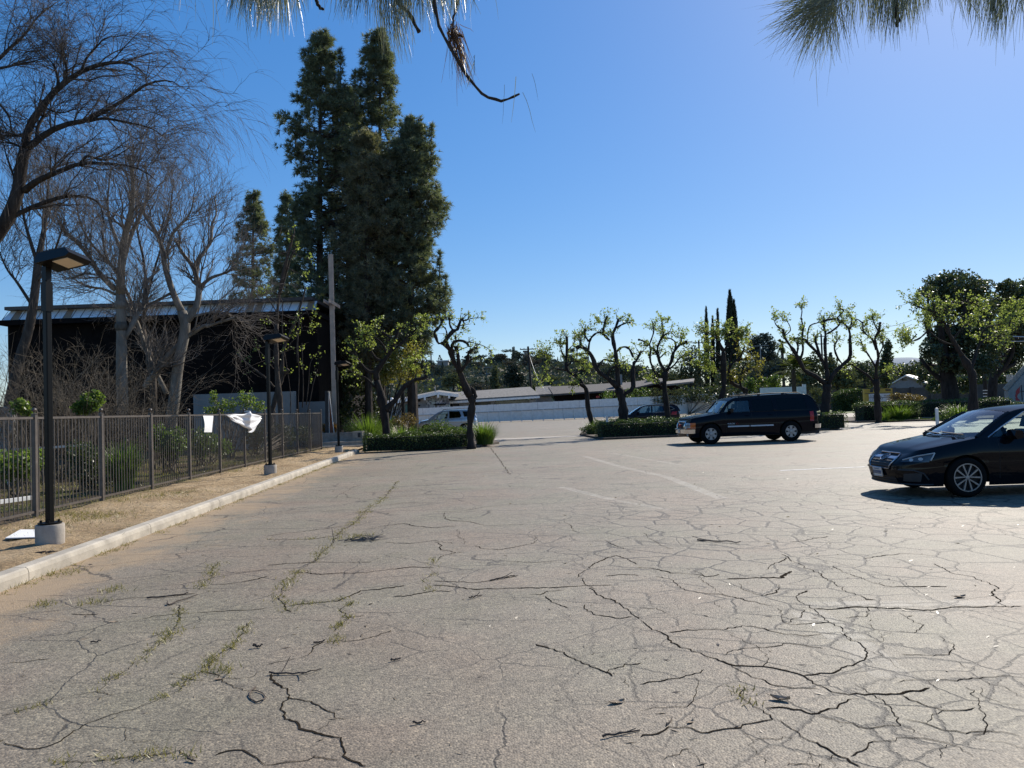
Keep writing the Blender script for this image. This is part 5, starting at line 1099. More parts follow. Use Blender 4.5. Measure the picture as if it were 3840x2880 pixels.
shrub('low_shrub', 'russet mounded bush in front of the yellow sign', [(3370, 1490, 70, 40, 20), (3420, 1496, 69, 46, 18)], 2000, .16, gA, 'russet', 'low planter shrubs', 10, .08)
# clipped dome
c = D(3172, 1500, 92); t = thing('clipped_dome_bush', 'big dome-clipped dark bush with a smooth sloping top', 'bush', (c[0], 92, 0)); b = MB(); n_ = 9000
d = rdir(n_, gA); zt = D(3200, 1462, 92)[2]; u = gA.uniform(-1, 1, n_); v = gA.uniform(-1, 1, n_)
hgt = zt * (1 - .30 * np.clip(-u, 0, 1) ** 1.6 - .12 * np.clip(u - .75, 0, 1)); side = gA.random(n_) < .55
z = np.where(side, gA.random(n_) * hgt, hgt * (1 - .18 * v * v)); v2 = np.where(side, -np.sqrt(np.clip(1 - np.abs(u) ** 6, 0, 1)) * (1 - .15 * (z / zt) ** 4), v)
Q = np.column_stack([c[0] + u * 1.92, 92 + v2 * 1.7, z + .05]) + gA.normal(size=(n_, 3)) * .05
leaf_cloud(b, Q, .15, gA); b.build('foliage', M['hedge'], t)
b = MB(); b.lathe([(1.6, 0.02), (1.65, zt * .6), (1.2, zt * .75), (0, zt * .8)], (c[0], 92, 0), 20); b.build('shade_core', M['core'], t)  # dark core painted as the shade inside the dome
# garden behind the fence
shrub('garden_shrub', 'bright green leafy shrub above the fence, between the pale trunks', [(335, 1512, 18.4, 48, 36), (362, 1490, 18.5, 28, 26), (310, 1530, 18.4, 36, 26)], 1900, .08, gA, 'lime', 'garden shrubs behind the fence', 16, VZ)
shrub('garden_shrub', 'airy light green shrub above the fence by the white sheets', [(850, 1520, 28, 44, 30), (800, 1490, 28, 16, 34), (925, 1500, 28.5, 40, 38), (975, 1525, 28.5, 28, 22), (800, 1540, 28, 40, 22)], 1500, .085, gA, 'lime', 'garden shrubs behind the fence', 24, VZ)
shrub('garden_shrub', 'glossy green low shrub at the far left behind the pickets', [(60, 1745, 15, 95, 55), (150, 1720, 15.4, 40, 40)], 1700, .09, gA, 'lime', 'garden shrubs behind the fence', 16, VZ)
shrub('garden_shrub', 'dark shrub behind the fence, left of the strappy plant', [(325, 1745, 16.6, 62, 95), (290, 1700, 16.8, 40, 50), (395, 1790, 16.8, 40, 60)], 2400, .075, gA, 'oak', 'garden shrubs behind the fence', 20, VZ)
shrub('garden_shrub', 'leafy mid-green shrub behind the third fence panel', [(640, 1660, 21, 70, 60), (590, 1630, 21, 36, 40)], 1900, .085, gA, 'shrub', 'garden shrubs behind the fence', 20, VZ)
shrub('garden_shrub', 'loose shrub below the small taped sheet', [(760, 1660, 24, 60, 55), (830, 1680, 25, 40, 40)], 1700, .09, gA, 'shrub', 'garden shrubs behind the fence', 20, VZ)
shrub('garden_shrub', 'dark ivy-like shrub behind the last fence panels', [(960, 1640, 29, 45, 50), (1060, 1635, 32.4, 55, 45), (1140, 1630, 34.2, 40, 40)], 2600, .1, gA, 'oak', 'garden shrubs behind the fence', 20, VZ)
shrub('garden_shrub', 'small yellow-green shrub peeking over the fence at the far left', [(75, 1525, 17, 34, 34), (110, 1545, 17, 22, 18)], 420, .085, gA, 'lime', 'garden shrubs behind the fence', 10, VZ)
shrub('autumn_bush', 'tall olive and gold bush behind the leafy tree in the left planter', [(1440, 1400, 41, 42, 56), (1545, 1335, 40, 44, 58), (1500, 1390, 40.5, 44, 52), (1562, 1400, 40, 32, 44), (1475, 1340, 41, 46, 56)], 4200, .12, gA, 'mulberry_gold', None, 14, .05, smt='bark_dark')
shrub('dark_understorey', 'dark evergreen bushes massed under the pines', [(1180, 1500, 43, 55, 80), (1290, 1540, 43.5, 60, 60), (1390, 1520, 44, 45, 70), (1330, 1440, 44, 70, 60)], 3600, .2, gA, 'oak', None, 26, 0.0, cat='bushes')
# ================================================================== background trees
g4 = np.random.default_rng(55)
def big_tree(name, label, blobs, n_, size, g, mt, trunk, group=None, tr=.3, ground=0.0, bark='bark_dark', flat=0.0, cat='tree'):
    """blobs in photo px with depth; trunk: list of (r0,r1,'x,y ...') in photo px at depth d"""
    d0 = trunk[0]; PP, RR = traced(d0, (0, 0, 1), trunk[1], g, .2, 10, ground); base = PP[0][0]
    t = thing(name, label, cat, (base[0], base[1], ground), 0, group)
    b = MB(); b.tubes(PP, RR, 8, True)
    C = []; tot = sum(q[3] * q[4] for q in blobs); ends = []
    for (x, y, d_, rx, ry) in blobs:
        c = D(x, y, d_); s = d_ / FPX; k = int(n_ * rx * ry / tot) + 3
        P = blob(k, c, (rx * s, (rx * .8 + ry * .2) * s, ry * s), g, .5); C.append(P[P[:, 2] > ground + .1]); ends.append(c)
    ends = np.array(ends); s0 = PP[0][-2]
    md = (s0 + ends) / 2 + g.normal(size=ends.shape) * .4
    b.tubes(np.stack([np.repeat(s0[None], len(ends), 0), md, ends], 1), np.tile([RR[0][-1] * .8, RR[0][-1] * .5, .05], (len(ends), 1)), 6)
    b.build('trunk', M[bark], t, smooth=True)
    b = MB(); leaf_cloud(b, np.concatenate(C), size, g, flat=flat); b.build('crown', M[mt], t)
    return t
def o5(L, d): return [(3100 + x * .4219, 1000 + y * .4219, d + g4.uniform(-2, 2), rx * .4219, ry * .4219) for x, y, rx, ry in L]
big_tree('oak_tree', 'huge dark evergreen oak with a thick trunk, behind the leafy pruned tree', o5([(980, 150, 130, 90), (1120, 100, 140, 70), (1250, 180, 150, 120), (900, 230, 90, 70), (1350, 200, 110, 120), (1050, 250, 170, 110), (1200, 350, 200, 130), (1380, 400, 150, 150), (1000, 400, 120, 110), (1050, 640, 190, 140), (1250, 620, 240, 190), (1430, 680, 160, 180), (1380, 880, 150, 110), (1150, 860, 180, 120), (930, 760, 110, 90), (880, 860, 70, 60)], 61), 19000, .26, g4, 'oak', (61, [(.75, .5, "3570,1560 3560,1450 3545,1380"), (.3, .15, "3545,1380 3500,1300 3475,1220"), (.3, .12, "3555,1420 3620,1330 3640,1250"), (.25, .12, "3550,1440 3490,1390 3450,1340")]), 'large evergreen trees at right')
big_tree('oak_tree', 'dark evergreen tree running off the right edge of the picture', o5([(1600, 190, 110, 80), (1720, 240, 130, 110), (1550, 340, 120, 120), (1700, 440, 150, 150), (1650, 600, 150, 140), (1520, 560, 120, 120), (1720, 760, 140, 130), (1580, 790, 130, 120), (1830, 400, 150, 220), (1500, 850, 110, 100)], 72), 15000, .3, g4, 'oak', (72, [(.5, .35, "3720,1530 3722,1450 3730,1380"), (.25, .12, "3722,1430 3790,1340 3800,1280")]), 'large evergreen trees at right')
big_tree('small_evergreen', 'narrow dark green tree behind the slender pruned tree', [(3325, 1340, 82, 22, 40), (3322, 1375, 82, 28, 40), (3330, 1300, 82, 14, 26), (3318, 1420, 82, 26, 36)], 2600, .3, g4, 'oak', (82, [(.18, .1, "3322,1500 3322,1430 3323,1380")]), 'evergreens behind the right planter')
big_tree('gum_tree', 'tall hazy gum tree beyond the white fence, right of the cypresses', [(2835, 1280, 150, 34, 26), (2865, 1265, 151, 32, 20), (2890, 1295, 150, 28, 30), (2850, 1320, 150, 44, 34), (2825, 1310, 150, 24, 30), (2870, 1350, 151, 40, 36), (2900, 1345, 150, 30, 26), (2840, 1370, 150, 34, 30)], 4200, .5, g4, 'hill_tree', (150, [(.35, .2, "2862,1480 2860,1400 2858,1350"), (.15, .08, "2858,1370 2885,1330 2890,1300")]), 'tall trees beyond the fence')
rowt = [('dark bushy tree behind the golden leaning tree', [(2760, 1400, 125, 60, 46), (2720, 1430, 125, 50, 40), (2800, 1390, 126, 40, 50)], 'oak'), ('shadowy mixed tree left of the fan palm', [(2880, 1400, 118, 60, 44), (2930, 1380, 118, 46, 46), (2830, 1420, 118, 44, 36)], 'hill_tree'),
        ('olive tree right of the fan palm', [(3010, 1400, 112, 46, 50), (3050, 1370, 112, 40, 50), (3040, 1430, 111, 56, 36)], 'hill_tree_olive'), ('bushy olive tree above the dome bush', [(3140, 1410, 112, 54, 50), (3180, 1430, 112, 50, 46), (3110, 1380, 113, 40, 44)], 'hill_tree_olive'), ('dark tree behind the sign and gable house', [(3240, 1390, 140, 46, 44), (3290, 1420, 141, 44, 36)], 'oak'),
        ('dark spreading tree left of the gable house roof', [(3385, 1385, 150, 50, 24), (3440, 1375, 150, 44, 26), (3400, 1400, 152, 70, 20), (3480, 1390, 150, 50, 34)], 'oak'), ('grey-green tree left of the cypress group', [(2590, 1350, 135, 46, 56), (2560, 1400, 135, 46, 50), (2620, 1400, 136, 40, 50)], 'hill_tree_olive'), ('dark tree behind the dark roofs', [(2480, 1400, 145, 50, 36), (2430, 1420, 145, 46, 30), (2530, 1420, 146, 44, 32)], 'oak'),
        ('mid-green tree behind the largest pruned tree', [(2330, 1385, 150, 46, 34), (2280, 1400, 150, 50, 30), (2390, 1395, 150, 50, 34)], 'hill_tree')]
for lab, bl, mt_ in rowt:
    x, y, d_ = bl[0][:3]
    big_tree('background_tree', lab, bl, 2600, .42, g4, mt_, (d_, [(.28, .15, f"{x},{1530} {x + 2},{1470} {x + 1},{y + 10}")]), 'trees beyond the white fence')
def bush_row(label, x0, x1, ytop0, ytop1, d_, n_, mt_, size=.32):
    k = max(2, int((x1 - x0) / 38)); bl = [(x0 + (x1 - x0) * (i + .5) / k, (ytop0 + (ytop1 - ytop0) * (i + .5) / k) + 18 + g4.uniform(-3, 3), d_ + g4.uniform(-1, 1), 26, 20) for i in range(k)] + [(x0 + (x1 - x0) * (i + .5) / k, (ytop0 + (ytop1 - ytop0) * (i + .5) / k) + 44, d_ + .5, 26, 24) for i in range(k)]
    shrub('hedge_row', label, bl, n_, size, g4, mt_, 'shrub rows behind the white fence', 16, 0.0, cat='shrubs')
bush_row('sunlit shrub row above the white fence, left of the fan palm', 2790, 2930, 1420, 1405, 108, 2600, 'shrub')
bush_row('grey-green shrubs in front of the dark gable, above the white fence', 2430, 2560, 1462, 1452, 106, 1600, 'hill_tree_olive', .25)
bush_row('green shrubs beside the dark house wall, above the white fence', 2255, 2440, 1462, 1450, 106, 1700, 'shrub', .25)
bush_row('dark shrubs above the white fence behind the SUV', 2560, 2790, 1448, 1440, 108, 2200, 'oak')
bush_row('low green shrubs in front of the brown wall at right', 3040, 3110, 1455, 1460, 100, 900, 'hill_tree_olive')
bush_row('dark trees filling the gap under the oaks, behind the brown wall', 3440, 3860, 1375, 1370, 118, 5200, 'oak', .42)
bush_row('dark bushes behind the right end of the brown wall', 3480, 3860, 1410, 1405, 100, 4200, 'oak', .4)
# cypresses
def cypress(label, x, yt, wpx, d_, n_, x2=None):
    top = D(x, yt, d_); base = D(x2 or x + 2, 1500, d_); H = top[2]; r = wpx * d_ / FPX / 2
    t = thing('cypress_tree', label, 'tree', (base[0], d_, 0), 0, 'cypresses'); b = MB(); b.tubes(np.array([[(base[0], d_, -.1), (base[0], d_, H * .5), (top[0], d_, H - .3)]]), np.array([[.2, .12, .02]]), 7); b.build('trunk', M['bark_dark'], t)
    h = g4.random(n_) ** .9; pr = np.interp(h, [0, .1, .35, .6, .8, .92, 1], [.7, .92, 1, .85, .55, .28, .02]); a = g4.uniform(0, 2 * np.pi, n_)
    rr = r * pr * (.75 + .25 * g4.random(n_)) * (1 + .16 * np.sin(a * 5 + h * 20)); cx = base[0] + (top[0] - base[0]) * h
    P = np.column_stack([cx + np.cos(a) * rr, d_ + np.sin(a) * rr, .3 + h * (H - .3)]); up = nz(np.column_stack([np.cos(a) * .25, np.sin(a) * .25, np.ones(n_)]) + g4.normal(size=(n_, 3)) * .15)
    ln = g4.uniform(.3, .75, n_)[:, None]; b = MB(); b.blades(P - up * ln * .3, P + up * ln, nz(np.cross(up, rdir(n_, g4))) * .09); b.build('foliage', M['cypress'], t)
cypress('widest and tallest cypress, dark split column', 2737, 1093, 46, 138, 6500, 2745); cypress('second dark cypress, fused against the tallest one', 2752, 1130, 34, 139, 4000, 2760)
cypress('thin cypress farthest left, the tallest of the narrow three', 2648, 1157, 19, 140, 2600, 2652); cypress('shortest thin cypress, in the middle of the narrow three', 2672, 1192, 17, 141, 2000, 2674); cypress('thin cypress nearest the wide one', 2691, 1163, 17, 140, 2400, 2694)
# palms
def palm(label, x, ytop, ybase, d_, rpx, n_, fan=True, trunk_r=.2, skirt=False, z0=0.0, mt_='palm'):
    c = D(x, ytop, d_); t = thing('palm_tree', label, 'tree', (c[0], d_, z0), 0, 'palms'); r = rpx * d_ / FPX
    b = MB(); b.tubes(np.array([[(c[0] + .1, d_, z0 - .1), (c[0], d_, (z0 + c[2]) / 2), (c[0], d_, c[2])]]), np.array([[trunk_r * 1.2, trunk_r, trunk_r]]), 8); b.build('trunk', M['bark_mid'], t)
    b = MB(); dr = rdir(n_, g4); dr[:, 2] = np.where(dr[:, 2] < -.5, -dr[:, 2], dr[:, 2])
    if skirt: k = n_ // 3; dr[:k, 2] = -np.abs(dr[:k, 2]) - 1.2; dr = nz(dr)
    s = np.linspace(0, 1, 6)[None, :, None]; L_ = (r * g4.uniform(.75, 1.1, n_))[:, None, None]
    P = c + dr[:, None] * L_ * s - np.array([0, 0, 1.0]) * L_ * .28 * s ** 2.2
    sd_ = nz(np.cross(dr, [0, 0, 1.0] + rdir(n_, g4) * .2)); b.tubes(P[:, :4], np.full((n_, 4), .02), 3)
    for j in range(14):                                     # leaflets
        f = .35 + .62 * j / 13; k = min(int(f * 5), 4); q = P[:, k] * (1 - (f * 5 - k)) + P[:, k + 1] * (f * 5 - k)
        for sg in (-1, 1):
            ll = r * (.42 if fan else .3) * (1.15 - f * .6); b.blades(q, q + (dr * .75 + sd_ * sg * .8 - np.array([0, 0, .3])) * ll, np.cross(sd_, dr) * .0 + dr * .05)
    b.build('fronds', M[mt_], t)
palm('fan palm with drooping fronds in front of the white fence step', 2975, 1385, 1480, 96, 78, 46, trunk_r=.28); palm('dark skirted palm top behind the fan palm', 2932, 1290, 1480, 128, 30, 34, skirt=True, trunk_r=.25)
# ================================================================== hills
def hillz(X, Y):
    px = 1920 + X / Y * FPX
    hm = np.interp(px, [1000, 1560, 1700, 1900, 2050, 2250, 2450, 2700, 3000, 3400, 4200], [24, 23, 24, 25, 23, 19, 11, 7, 6, 6, 8])
    s = np.clip((Y - 165) / (420 - 165), 0, 1); s = s * s * (3 - 2 * s)
    f = np.clip((Y - 430) / 200, 0, 1)
    return hm * s * (1 - .35 * f) + 1.3 * np.sin(X * .031 + Y * .017) * s - .05
hb = MB(); yy = np.linspace(150, 700, 60); V = np.zeros((60, 110, 3))
for i, y in enumerate(yy):
    xs = (np.linspace(600, 4300, 110) - 1920) / FPX * y; V[i, :, 0] = xs; V[i, :, 1] = y; V[i, :, 2] = hillz(xs, np.full(110, y))
hb.grid(V); structure(hb.build('hill', M['earth'], smooth=True))
hb = MB(); V = np.zeros((12, 60, 3))
for i, y in enumerate(np.linspace(1250, 1650, 12)):
    xs = (np.linspace(2900, 4000, 60) - 1920) / FPX * y; V[i, :, 0] = xs; V[i, :, 1] = y
    V[i, :, 2] = 78 * np.exp(-((i - 6) / 4.0) ** 2) * np.exp(-((np.linspace(2900, 4000, 60) - 3370) / 190) ** 4) - 2
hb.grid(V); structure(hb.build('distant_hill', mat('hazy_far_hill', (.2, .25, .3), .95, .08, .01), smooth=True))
# scrub that covers the slope
n_ = 26000; Y_ = g4.uniform(165, 450, n_); px_ = g4.uniform(1330, 3500, n_); X_ = (px_ - 1920) / FPX * Y_; Z_ = hillz(X_, Y_) + g4.uniform(0, 3.0, n_) ** 1.0
b = MB(); leaf_cloud(b, np.column_stack([X_, Y_, Z_]), 1.7, g4, .8); tag(b.build('hillside_scrub', M['hill_tree']), kind='stuff')
# individual hillside trees: a few kinds, each copied
def far_proto(kind, mt_, h, w_, n_, sz):
    o = thing('hillside_tree', '', 'tree'); b = MB(); b.tubes(np.array([[(0, 0, -1), (0, 0, h * .4), (.1, 0, h * .8)]]), np.array([[.3, .2, .06]]), 5); b.build('trunk', M['bark_mid'], o, local=True)
    b = MB(); C = []
    if kind == 'round':
        for i in range(7): C.append(blob(n_ // 7, (g4.normal() * w_ * .22, g4.normal() * w_ * .22, h * g4.uniform(.4, .85)), (w_ * .3, w_ * .3, h * .2), g4))
    elif kind == 'cone':
        hh = g4.random(n_) ** 1.3; a = g4.uniform(0, 6.283, n_); r = w_ * .5 * (1 - hh) * g4.random(n_) ** .4; C.append(np.column_stack([np.cos(a) * r, np.sin(a) * r, .4 + hh * h]))
    elif kind == 'column':
        hh = g4.random(n_); a = g4.uniform(0, 6.283, n_); r = w_ * .5 * np.sin(np.clip(hh * 2.6 + .35, 0, 3.0)) ; C.append(np.column_stack([np.cos(a) * r, np.sin(a) * r, .3 + hh * h]))
    elif kind == 'layered':
        for i in range(6): C.append(blob(n_ // 6, (g4.normal() * w_ * .3, g4.normal() * w_ * .3, h * g4.uniform(.5, .95)), (w_ * .28, w_ * .28, h * .1), g4))
    leaf_cloud(b, np.concatenate(C), sz, g4, .8); b.build('crown', M[mt_], o, local=True); return o
protos = [(far_proto('round', 'hill_tree', 9, 9, 620, .95), 'round dark tree on the far wooded hillside'), (far_proto('cone', 'hill_tree', 12, 6, 420, .9), 'cone-shaped dark conifer on the far wooded hillside'), (far_proto('column', 'cypress', 12, 2.4, 260, .8), 'thin dark column of cypress on the far wooded hillside'),
          (far_proto('layered', 'hill_tree', 12, 10, 560, .95), 'flat-layered pine on the far hillside ridge'), (far_proto('round', 'hill_tree_olive', 8, 8, 560, .9), 'olive-green round tree on the far wooded hillside'), (far_proto('round', 'hill_tree_brown', 8, 9, 560, .9), 'brownish leafless-looking tree on the far wooded hillside')]
used = set()
def plant(k, px, Y, s):
    o, lab = protos[k]; x = (px - 1920) / FPX * Y; z = float(hillz(np.array([x]), np.array([Y]))[0])
    c = o if k not in used else copy_tree(o); used.add(k); c.location = (x, Y, z - .2); c.rotation_euler = (0, 0, g4.uniform(0, 6)); c.scale = (s, s, s * g4.uniform(.85, 1.2))
    c['label'] = lab; c['category'] = 'tree'; c['group'] = 'trees on the far hillside, ' + lab.split(' on ')[0]
for i in range(64): plant(int(g4.choice([0, 0, 1, 2, 3, 3, 4])), 1530 + i * 17 + g4.uniform(-8, 8), g4.uniform(400, 440), g4.uniform(.5, .95))
for i in range(44): plant(int(g4.choice([0, 1, 4, 5, 5, 0])), g4.uniform(1500, 2500), g4.uniform(300, 390), g4.uniform(.5, .85))
for i in range(38): plant(int(g4.choice([0, 4, 5, 5, 0, 2])), g4.uniform(1440, 2520), g4.uniform(190, 290), g4.uniform(.45, .75))
for i in range(26): plant(int(g4.choice([0, 0, 4, 1])), g4.uniform(2450, 3480), g4.uniform(200, 330), g4.uniform(.8, 1.2))
def far_house(label, x0, x1, y0, y1, d_, wall, roof):
    a = D(x0, y1, d_); c = D(x1, y0, d_); t = thing('hillside_house', label, 'house', ((a[0] + c[0]) / 2, d_, a[2]), 0, 'houses on the hillside')
    b = MB(); b.box(((a[0] + c[0]) / 2, d_ + 3, (a[2] + c[2]) / 2 - 1), (c[0] - a[0], 6, c[2] - a[2] + 2)); b.build('wall', M[wall], t)
    b = MB(); b.box(((a[0] + c[0]) / 2, d_ + 3, c[2] + .25), (c[0] - a[0] + 1.2, 7.5, .45)); b.build('roof', M[roof], t)
    b = MB(); b.box(((a[0] + c[0]) / 2, d_ - .02, (a[2] + c[2]) / 2), ((c[0] - a[0]) * .55, .1, (c[2] - a[2]) * .4)); b.build('window', M['window_dark'], t)
far_house('pale house wall showing among the trees on the hillside', 1822, 1845, 1380, 1398, 330, 'white_wall', 'roof_grey'); far_house('long low pale roof near the top of the hillside', 1640, 1680, 1354, 1360, 400, 'white_wall', 'white_paint'); far_house('boxy grey house on the ridge behind the utility pole', 1966, 1977, 1318, 1336, 405, 'house_wall', 'roof_grey')
p = D(1615, 1322, 430); palm('tall thin palm on the hillside ridge, far left', 1616, 1325, 1400, 420, 11, 30, z0=float(hillz(np.array([-44.]), np.array([420.]))[0]) - 1, trunk_r=.35, mt_='hill_tree')
p = D(1842, 1345, 400); palm('second palm on the hillside, with a round dark head', 1848, 1355, 1400, 395, 12, 30, z0=float(hillz(np.array([-9.]), np.array([395.]))[0]) - 1, trunk_r=.35, mt_='hill_tree')
big_tree('background_tree', 'big dark rounded evergreen just left of the utility pole', [(1925, 1385, 170, 24, 22), (1915, 1415, 170, 28, 26), (1945, 1420, 171, 26, 30), (1930, 1440, 170, 30, 20)], 3000, .5, g4, 'cypress', (170, [(.4, .2, "1930,1520 1930,1470 1929,1420")]), 'trees beyond the white fence')
big_tree('background_tree', 'light green feathery tree left of the dark rounded evergreen', [(1856, 1395, 180, 12, 22), (1854, 1425, 180, 17, 24), (1858, 1448, 180, 18, 16)], 1500, .5, g4, 'hill_tree_olive', (180, [(.25, .12, "1856,1520 1856,1470 1856,1420")]), 'trees beyond the white fence')
big_tree('background_tree', 'golden-green round tree seen behind the twisting tree', [(1700, 1420, 165, 30, 24), (1680, 1435, 165, 26, 20), (1740, 1440, 166, 24, 22)], 2000, .45, g4, 'hill_tree_olive', (165, [(.25, .12, "1702,1520 1702,1470 1701,1430")]), 'trees beyond the white fence')
# ================================================================== houses beyond the fence
def facade(name, label, fn): pass
HD = 116.0
def PX(x, y, d_=HD): return D(x, y, d_)
# -- mid-century house: long grey roof, low white gable with stone panels
o_ = PX(1700, 1540); t = thing('mid_century_house', 'long grey-roofed house with white fascia, stone panels and low white gable', 'house', (o_[0], HD, 0))
def slab_px(b, pts, d_, th): # closed slab from px outline at a depth
    P = [D(x, y, d_) for x, y in pts]; b.prism(P, [p + (0, th, 0) for p in P])
def roof_px(b, front, back, d0, d1, th=.25):
    F_ = [D(x, y, d0) for x, y in front]; B_ = [D(x, y, d1) for x, y in back]
    b.prism([F_[0], F_[1], B_[1], B_[0]], [p + (0, 0, th) for p in (F_[0], F_[1], B_[1], B_[0])])
b = MB(); roof_px(b, [(1678, 1507), (2022, 1486)], [(1700, 1477), (1988, 1456)], HD - 2, HD + 6); rf = b.build('roof', M['roof_grey'], t)
b = MB(); b.bar(D(1676, 1510, HD - 2.2), D(2024, 1489, HD - 2.2), .12, .3); b.build('fascia', M['white_paint'], rf)
b = MB(); b.slab(D(1684, 1540, HD - .5), D(2012, 1540, HD - .5), .3, 0, 2.9); b.build('wall', M['house_wall'], t)
for i, (xa, xb, ya, yb) in enumerate(((1690, 1722, 1514, 1540), (1770, 1840, 1508, 1535), (1858, 1985, 1500, 1530))):
    p, q = D(xa, yb, HD - .72), D(xb, ya, HD - .72); w_ = MB(); w_.box(((p[0] + q[0]) / 2, HD - .7, (p[2] + q[2]) / 2), (q[0] - p[0], .1, q[2] - p[2])); w_.build('window', M['window_dark'], t)
b = MB(); roof_px(b, [(1428, 1522), (1640, 1478)], [(1440, 1512), (1646, 1470)], HD - 5, HD + 5, .3); roof_px(b, [(1640, 1478), (1716, 1487)], [(1646, 1470), (1720, 1480)], HD - 5.02, HD + 5, .3); r2 = b.build('roof', M['roof_grey'], t)
b = MB(); b.bar(D(1426, 1520, HD - 5.1), D(1641, 1474, HD - 5.1), .14, .45); b.bar(D(1641, 1474, HD - 5.1), D(1720, 1484, HD - 5.1), .14, .45); b.build('fascia', M['white_paint'], r2)
b = MB()
for x, y in ((1480, 1512), (1593, 1488), (1643, 1478), (1684, 1481)): p = D(x, y, HD - 5.3); b.box(tuple(p - (0, 0, .25)), (.25, .3, .5))
b.build('beam_end', M['white_paint'], r2)
b = MB(); slab_px(b, [(1445, 1575), (1502, 1575), (1502, 1512), (1445, 1524)], HD - 4, .4); b.build('stone_panel', M['stone'], t); b = MB(); slab_px(b, [(1598, 1530), (1688, 1530), (1680, 1487), (1640, 1482), (1598, 1492)], HD - 4, .4); b.build('stone_panel', M['stone'], t)
b = MB(); slab_px(b, [(1502, 1580), (1598, 1580), (1598, 1492), (1502, 1511)], HD - 3.7, .4); b.build('wall', M['house_wall'], t)
for xa, xb, ya, yb, mt_ in ((1522, 1576, 1496, 1508, 'window_dark'), (1520, 1534, 1518, 1562, 'window_teal'), (1536, 1562, 1518, 1562, 'window_teal'), (1564, 1576, 1518, 1524, 'window_dark'), (1628, 1672, 1513, 1520, 'window_dark')):
    p, q = D(xa, yb, HD - 4.1), D(xb, ya, HD - 4.1); w_ = MB(); w_.box(((p[0] + q[0]) / 2, HD - 4.1 + (.0 if xa < 1600 else -.05), (p[2] + q[2]) / 2), (q[0] - p[0], .12, q[2] - p[2])); w_.build('window', M[mt_], t)
b = MB(); b.bar(D(1632, 1470, HD), D(1632, 1450, HD), .16, .16); b.build('flue', M['house_wall'], r2)
b = MB(); p = D(1468, 1500, HD - 1); b.lathe([(.28, 0), (.32, .2), (.2, .34), (0, .36)], tuple(p), 10); b.build('roof_vent', M['white_paint'], r2)
# -- dark house
o_ = PX(2200, 1530); t = thing('dark_house', 'dark house with a long low shingle roof, above the middle of the white fence', 'house', (o_[0], HD, 0))
b = MB(); roof_px(b, [(2074, 1484), (2350, 1466)], [(2056, 1456), (2345, 1440)], HD - 1, HD + 7); roof_px(b, [(2350, 1466.5), (2500, 1432)], [(2345, 1440.5), (2480, 1424)], HD - 1.03, HD + 7); rf = b.build('roof', M['roof_dark'], t)
b = MB(); b.slab(D(2082, 1530, HD + .5), D(2560, 1530, HD + .5), .3, 0, D(2200, 1474, HD)[2]); slab_px(b, [(2350, 1520), (2600, 1520), (2590, 1460), (2478, 1432), (2350, 1466)], HD + .4, .3); b.build('wall', M['dark_wall'], t)
b = MB(); roof_px(b, [(2490, 1448), (2600, 1436)], [(2500, 1436), (2604, 1425)], HD - 1, HD + 5); rf2 = b.build('roof', M['roof_grey'], t)
b = MB(); b.box(tuple(D(2320, 1424, HD + 3)), (1.0, .8, 1.6)); b.build('chimney', M['white_wall'], rf)
b = MB(); b.box(tuple(D(2436, 1432, HD + 5)), (.9, .8, 1.1)); b.build('chimney', M['white_wall'], rf)
b = MB(); b.box(tuple(D(2242, 1488, HD + .2)), (.55, .1, .3)); b.build('porch_light', M['red_lens'], t)
o_ = PX(2050, 1500); t = thing('garage_roof', 'grey lower roof between the two larger roofs', 'house', (o_[0], HD + 12, 0)); b = MB(); roof_px(b, [(2008, 1486), (2070, 1482)], [(2008, 1456), (2066, 1452)], HD + 9, HD + 14); b.build('roof', M['roof_grey'], t); b = MB(); b.slab(D(2010, 1500, HD + 10), D(2068, 1500, HD + 10), .3, 0, D(2040, 1488, HD + 10)[2]); b.build('wall', M['house_wall'], t)
# -- gable house right
d_ = 135; o_ = D(3400, 1480, d_); t = thing('gable_house', 'small white gabled house behind the brown wall at right', 'house', (o_[0], d_, 0))
b = MB(); slab_px(b, [(3338, 1500), (3462, 1500), (3462, 1440), (3452, 1430), (3398, 1413), (3338, 1446)], d_, .4); b.build('wall', M['white_wall'], t)
b = MB(); roof_px(b, [(3396, 1410), (3470, 1438)], [(3410, 1408), (3490, 1428)], d_ - .5, d_ + 9, .2); roof_px(b, [(3330, 1448), (3396, 1410)], [(3340, 1444), (3410, 1408)], d_ - .52, d_ + 9, .2); b.build('roof', M['white_paint'], t)
b = MB(); p = D(3393, 1423, d_ - .1); b.box(tuple(p), (.95, .1, .3)); b.build('vent', M['window_dark'], t)
b = MB(); p = D(3475, 1452, d_ + 1); b.box((p[0], d_ + 1, p[2] - .8), (1.6, .3, 2.4)); b.build('carport_shade', M['black'], t)  # black slab stands in for the shade inside the carport
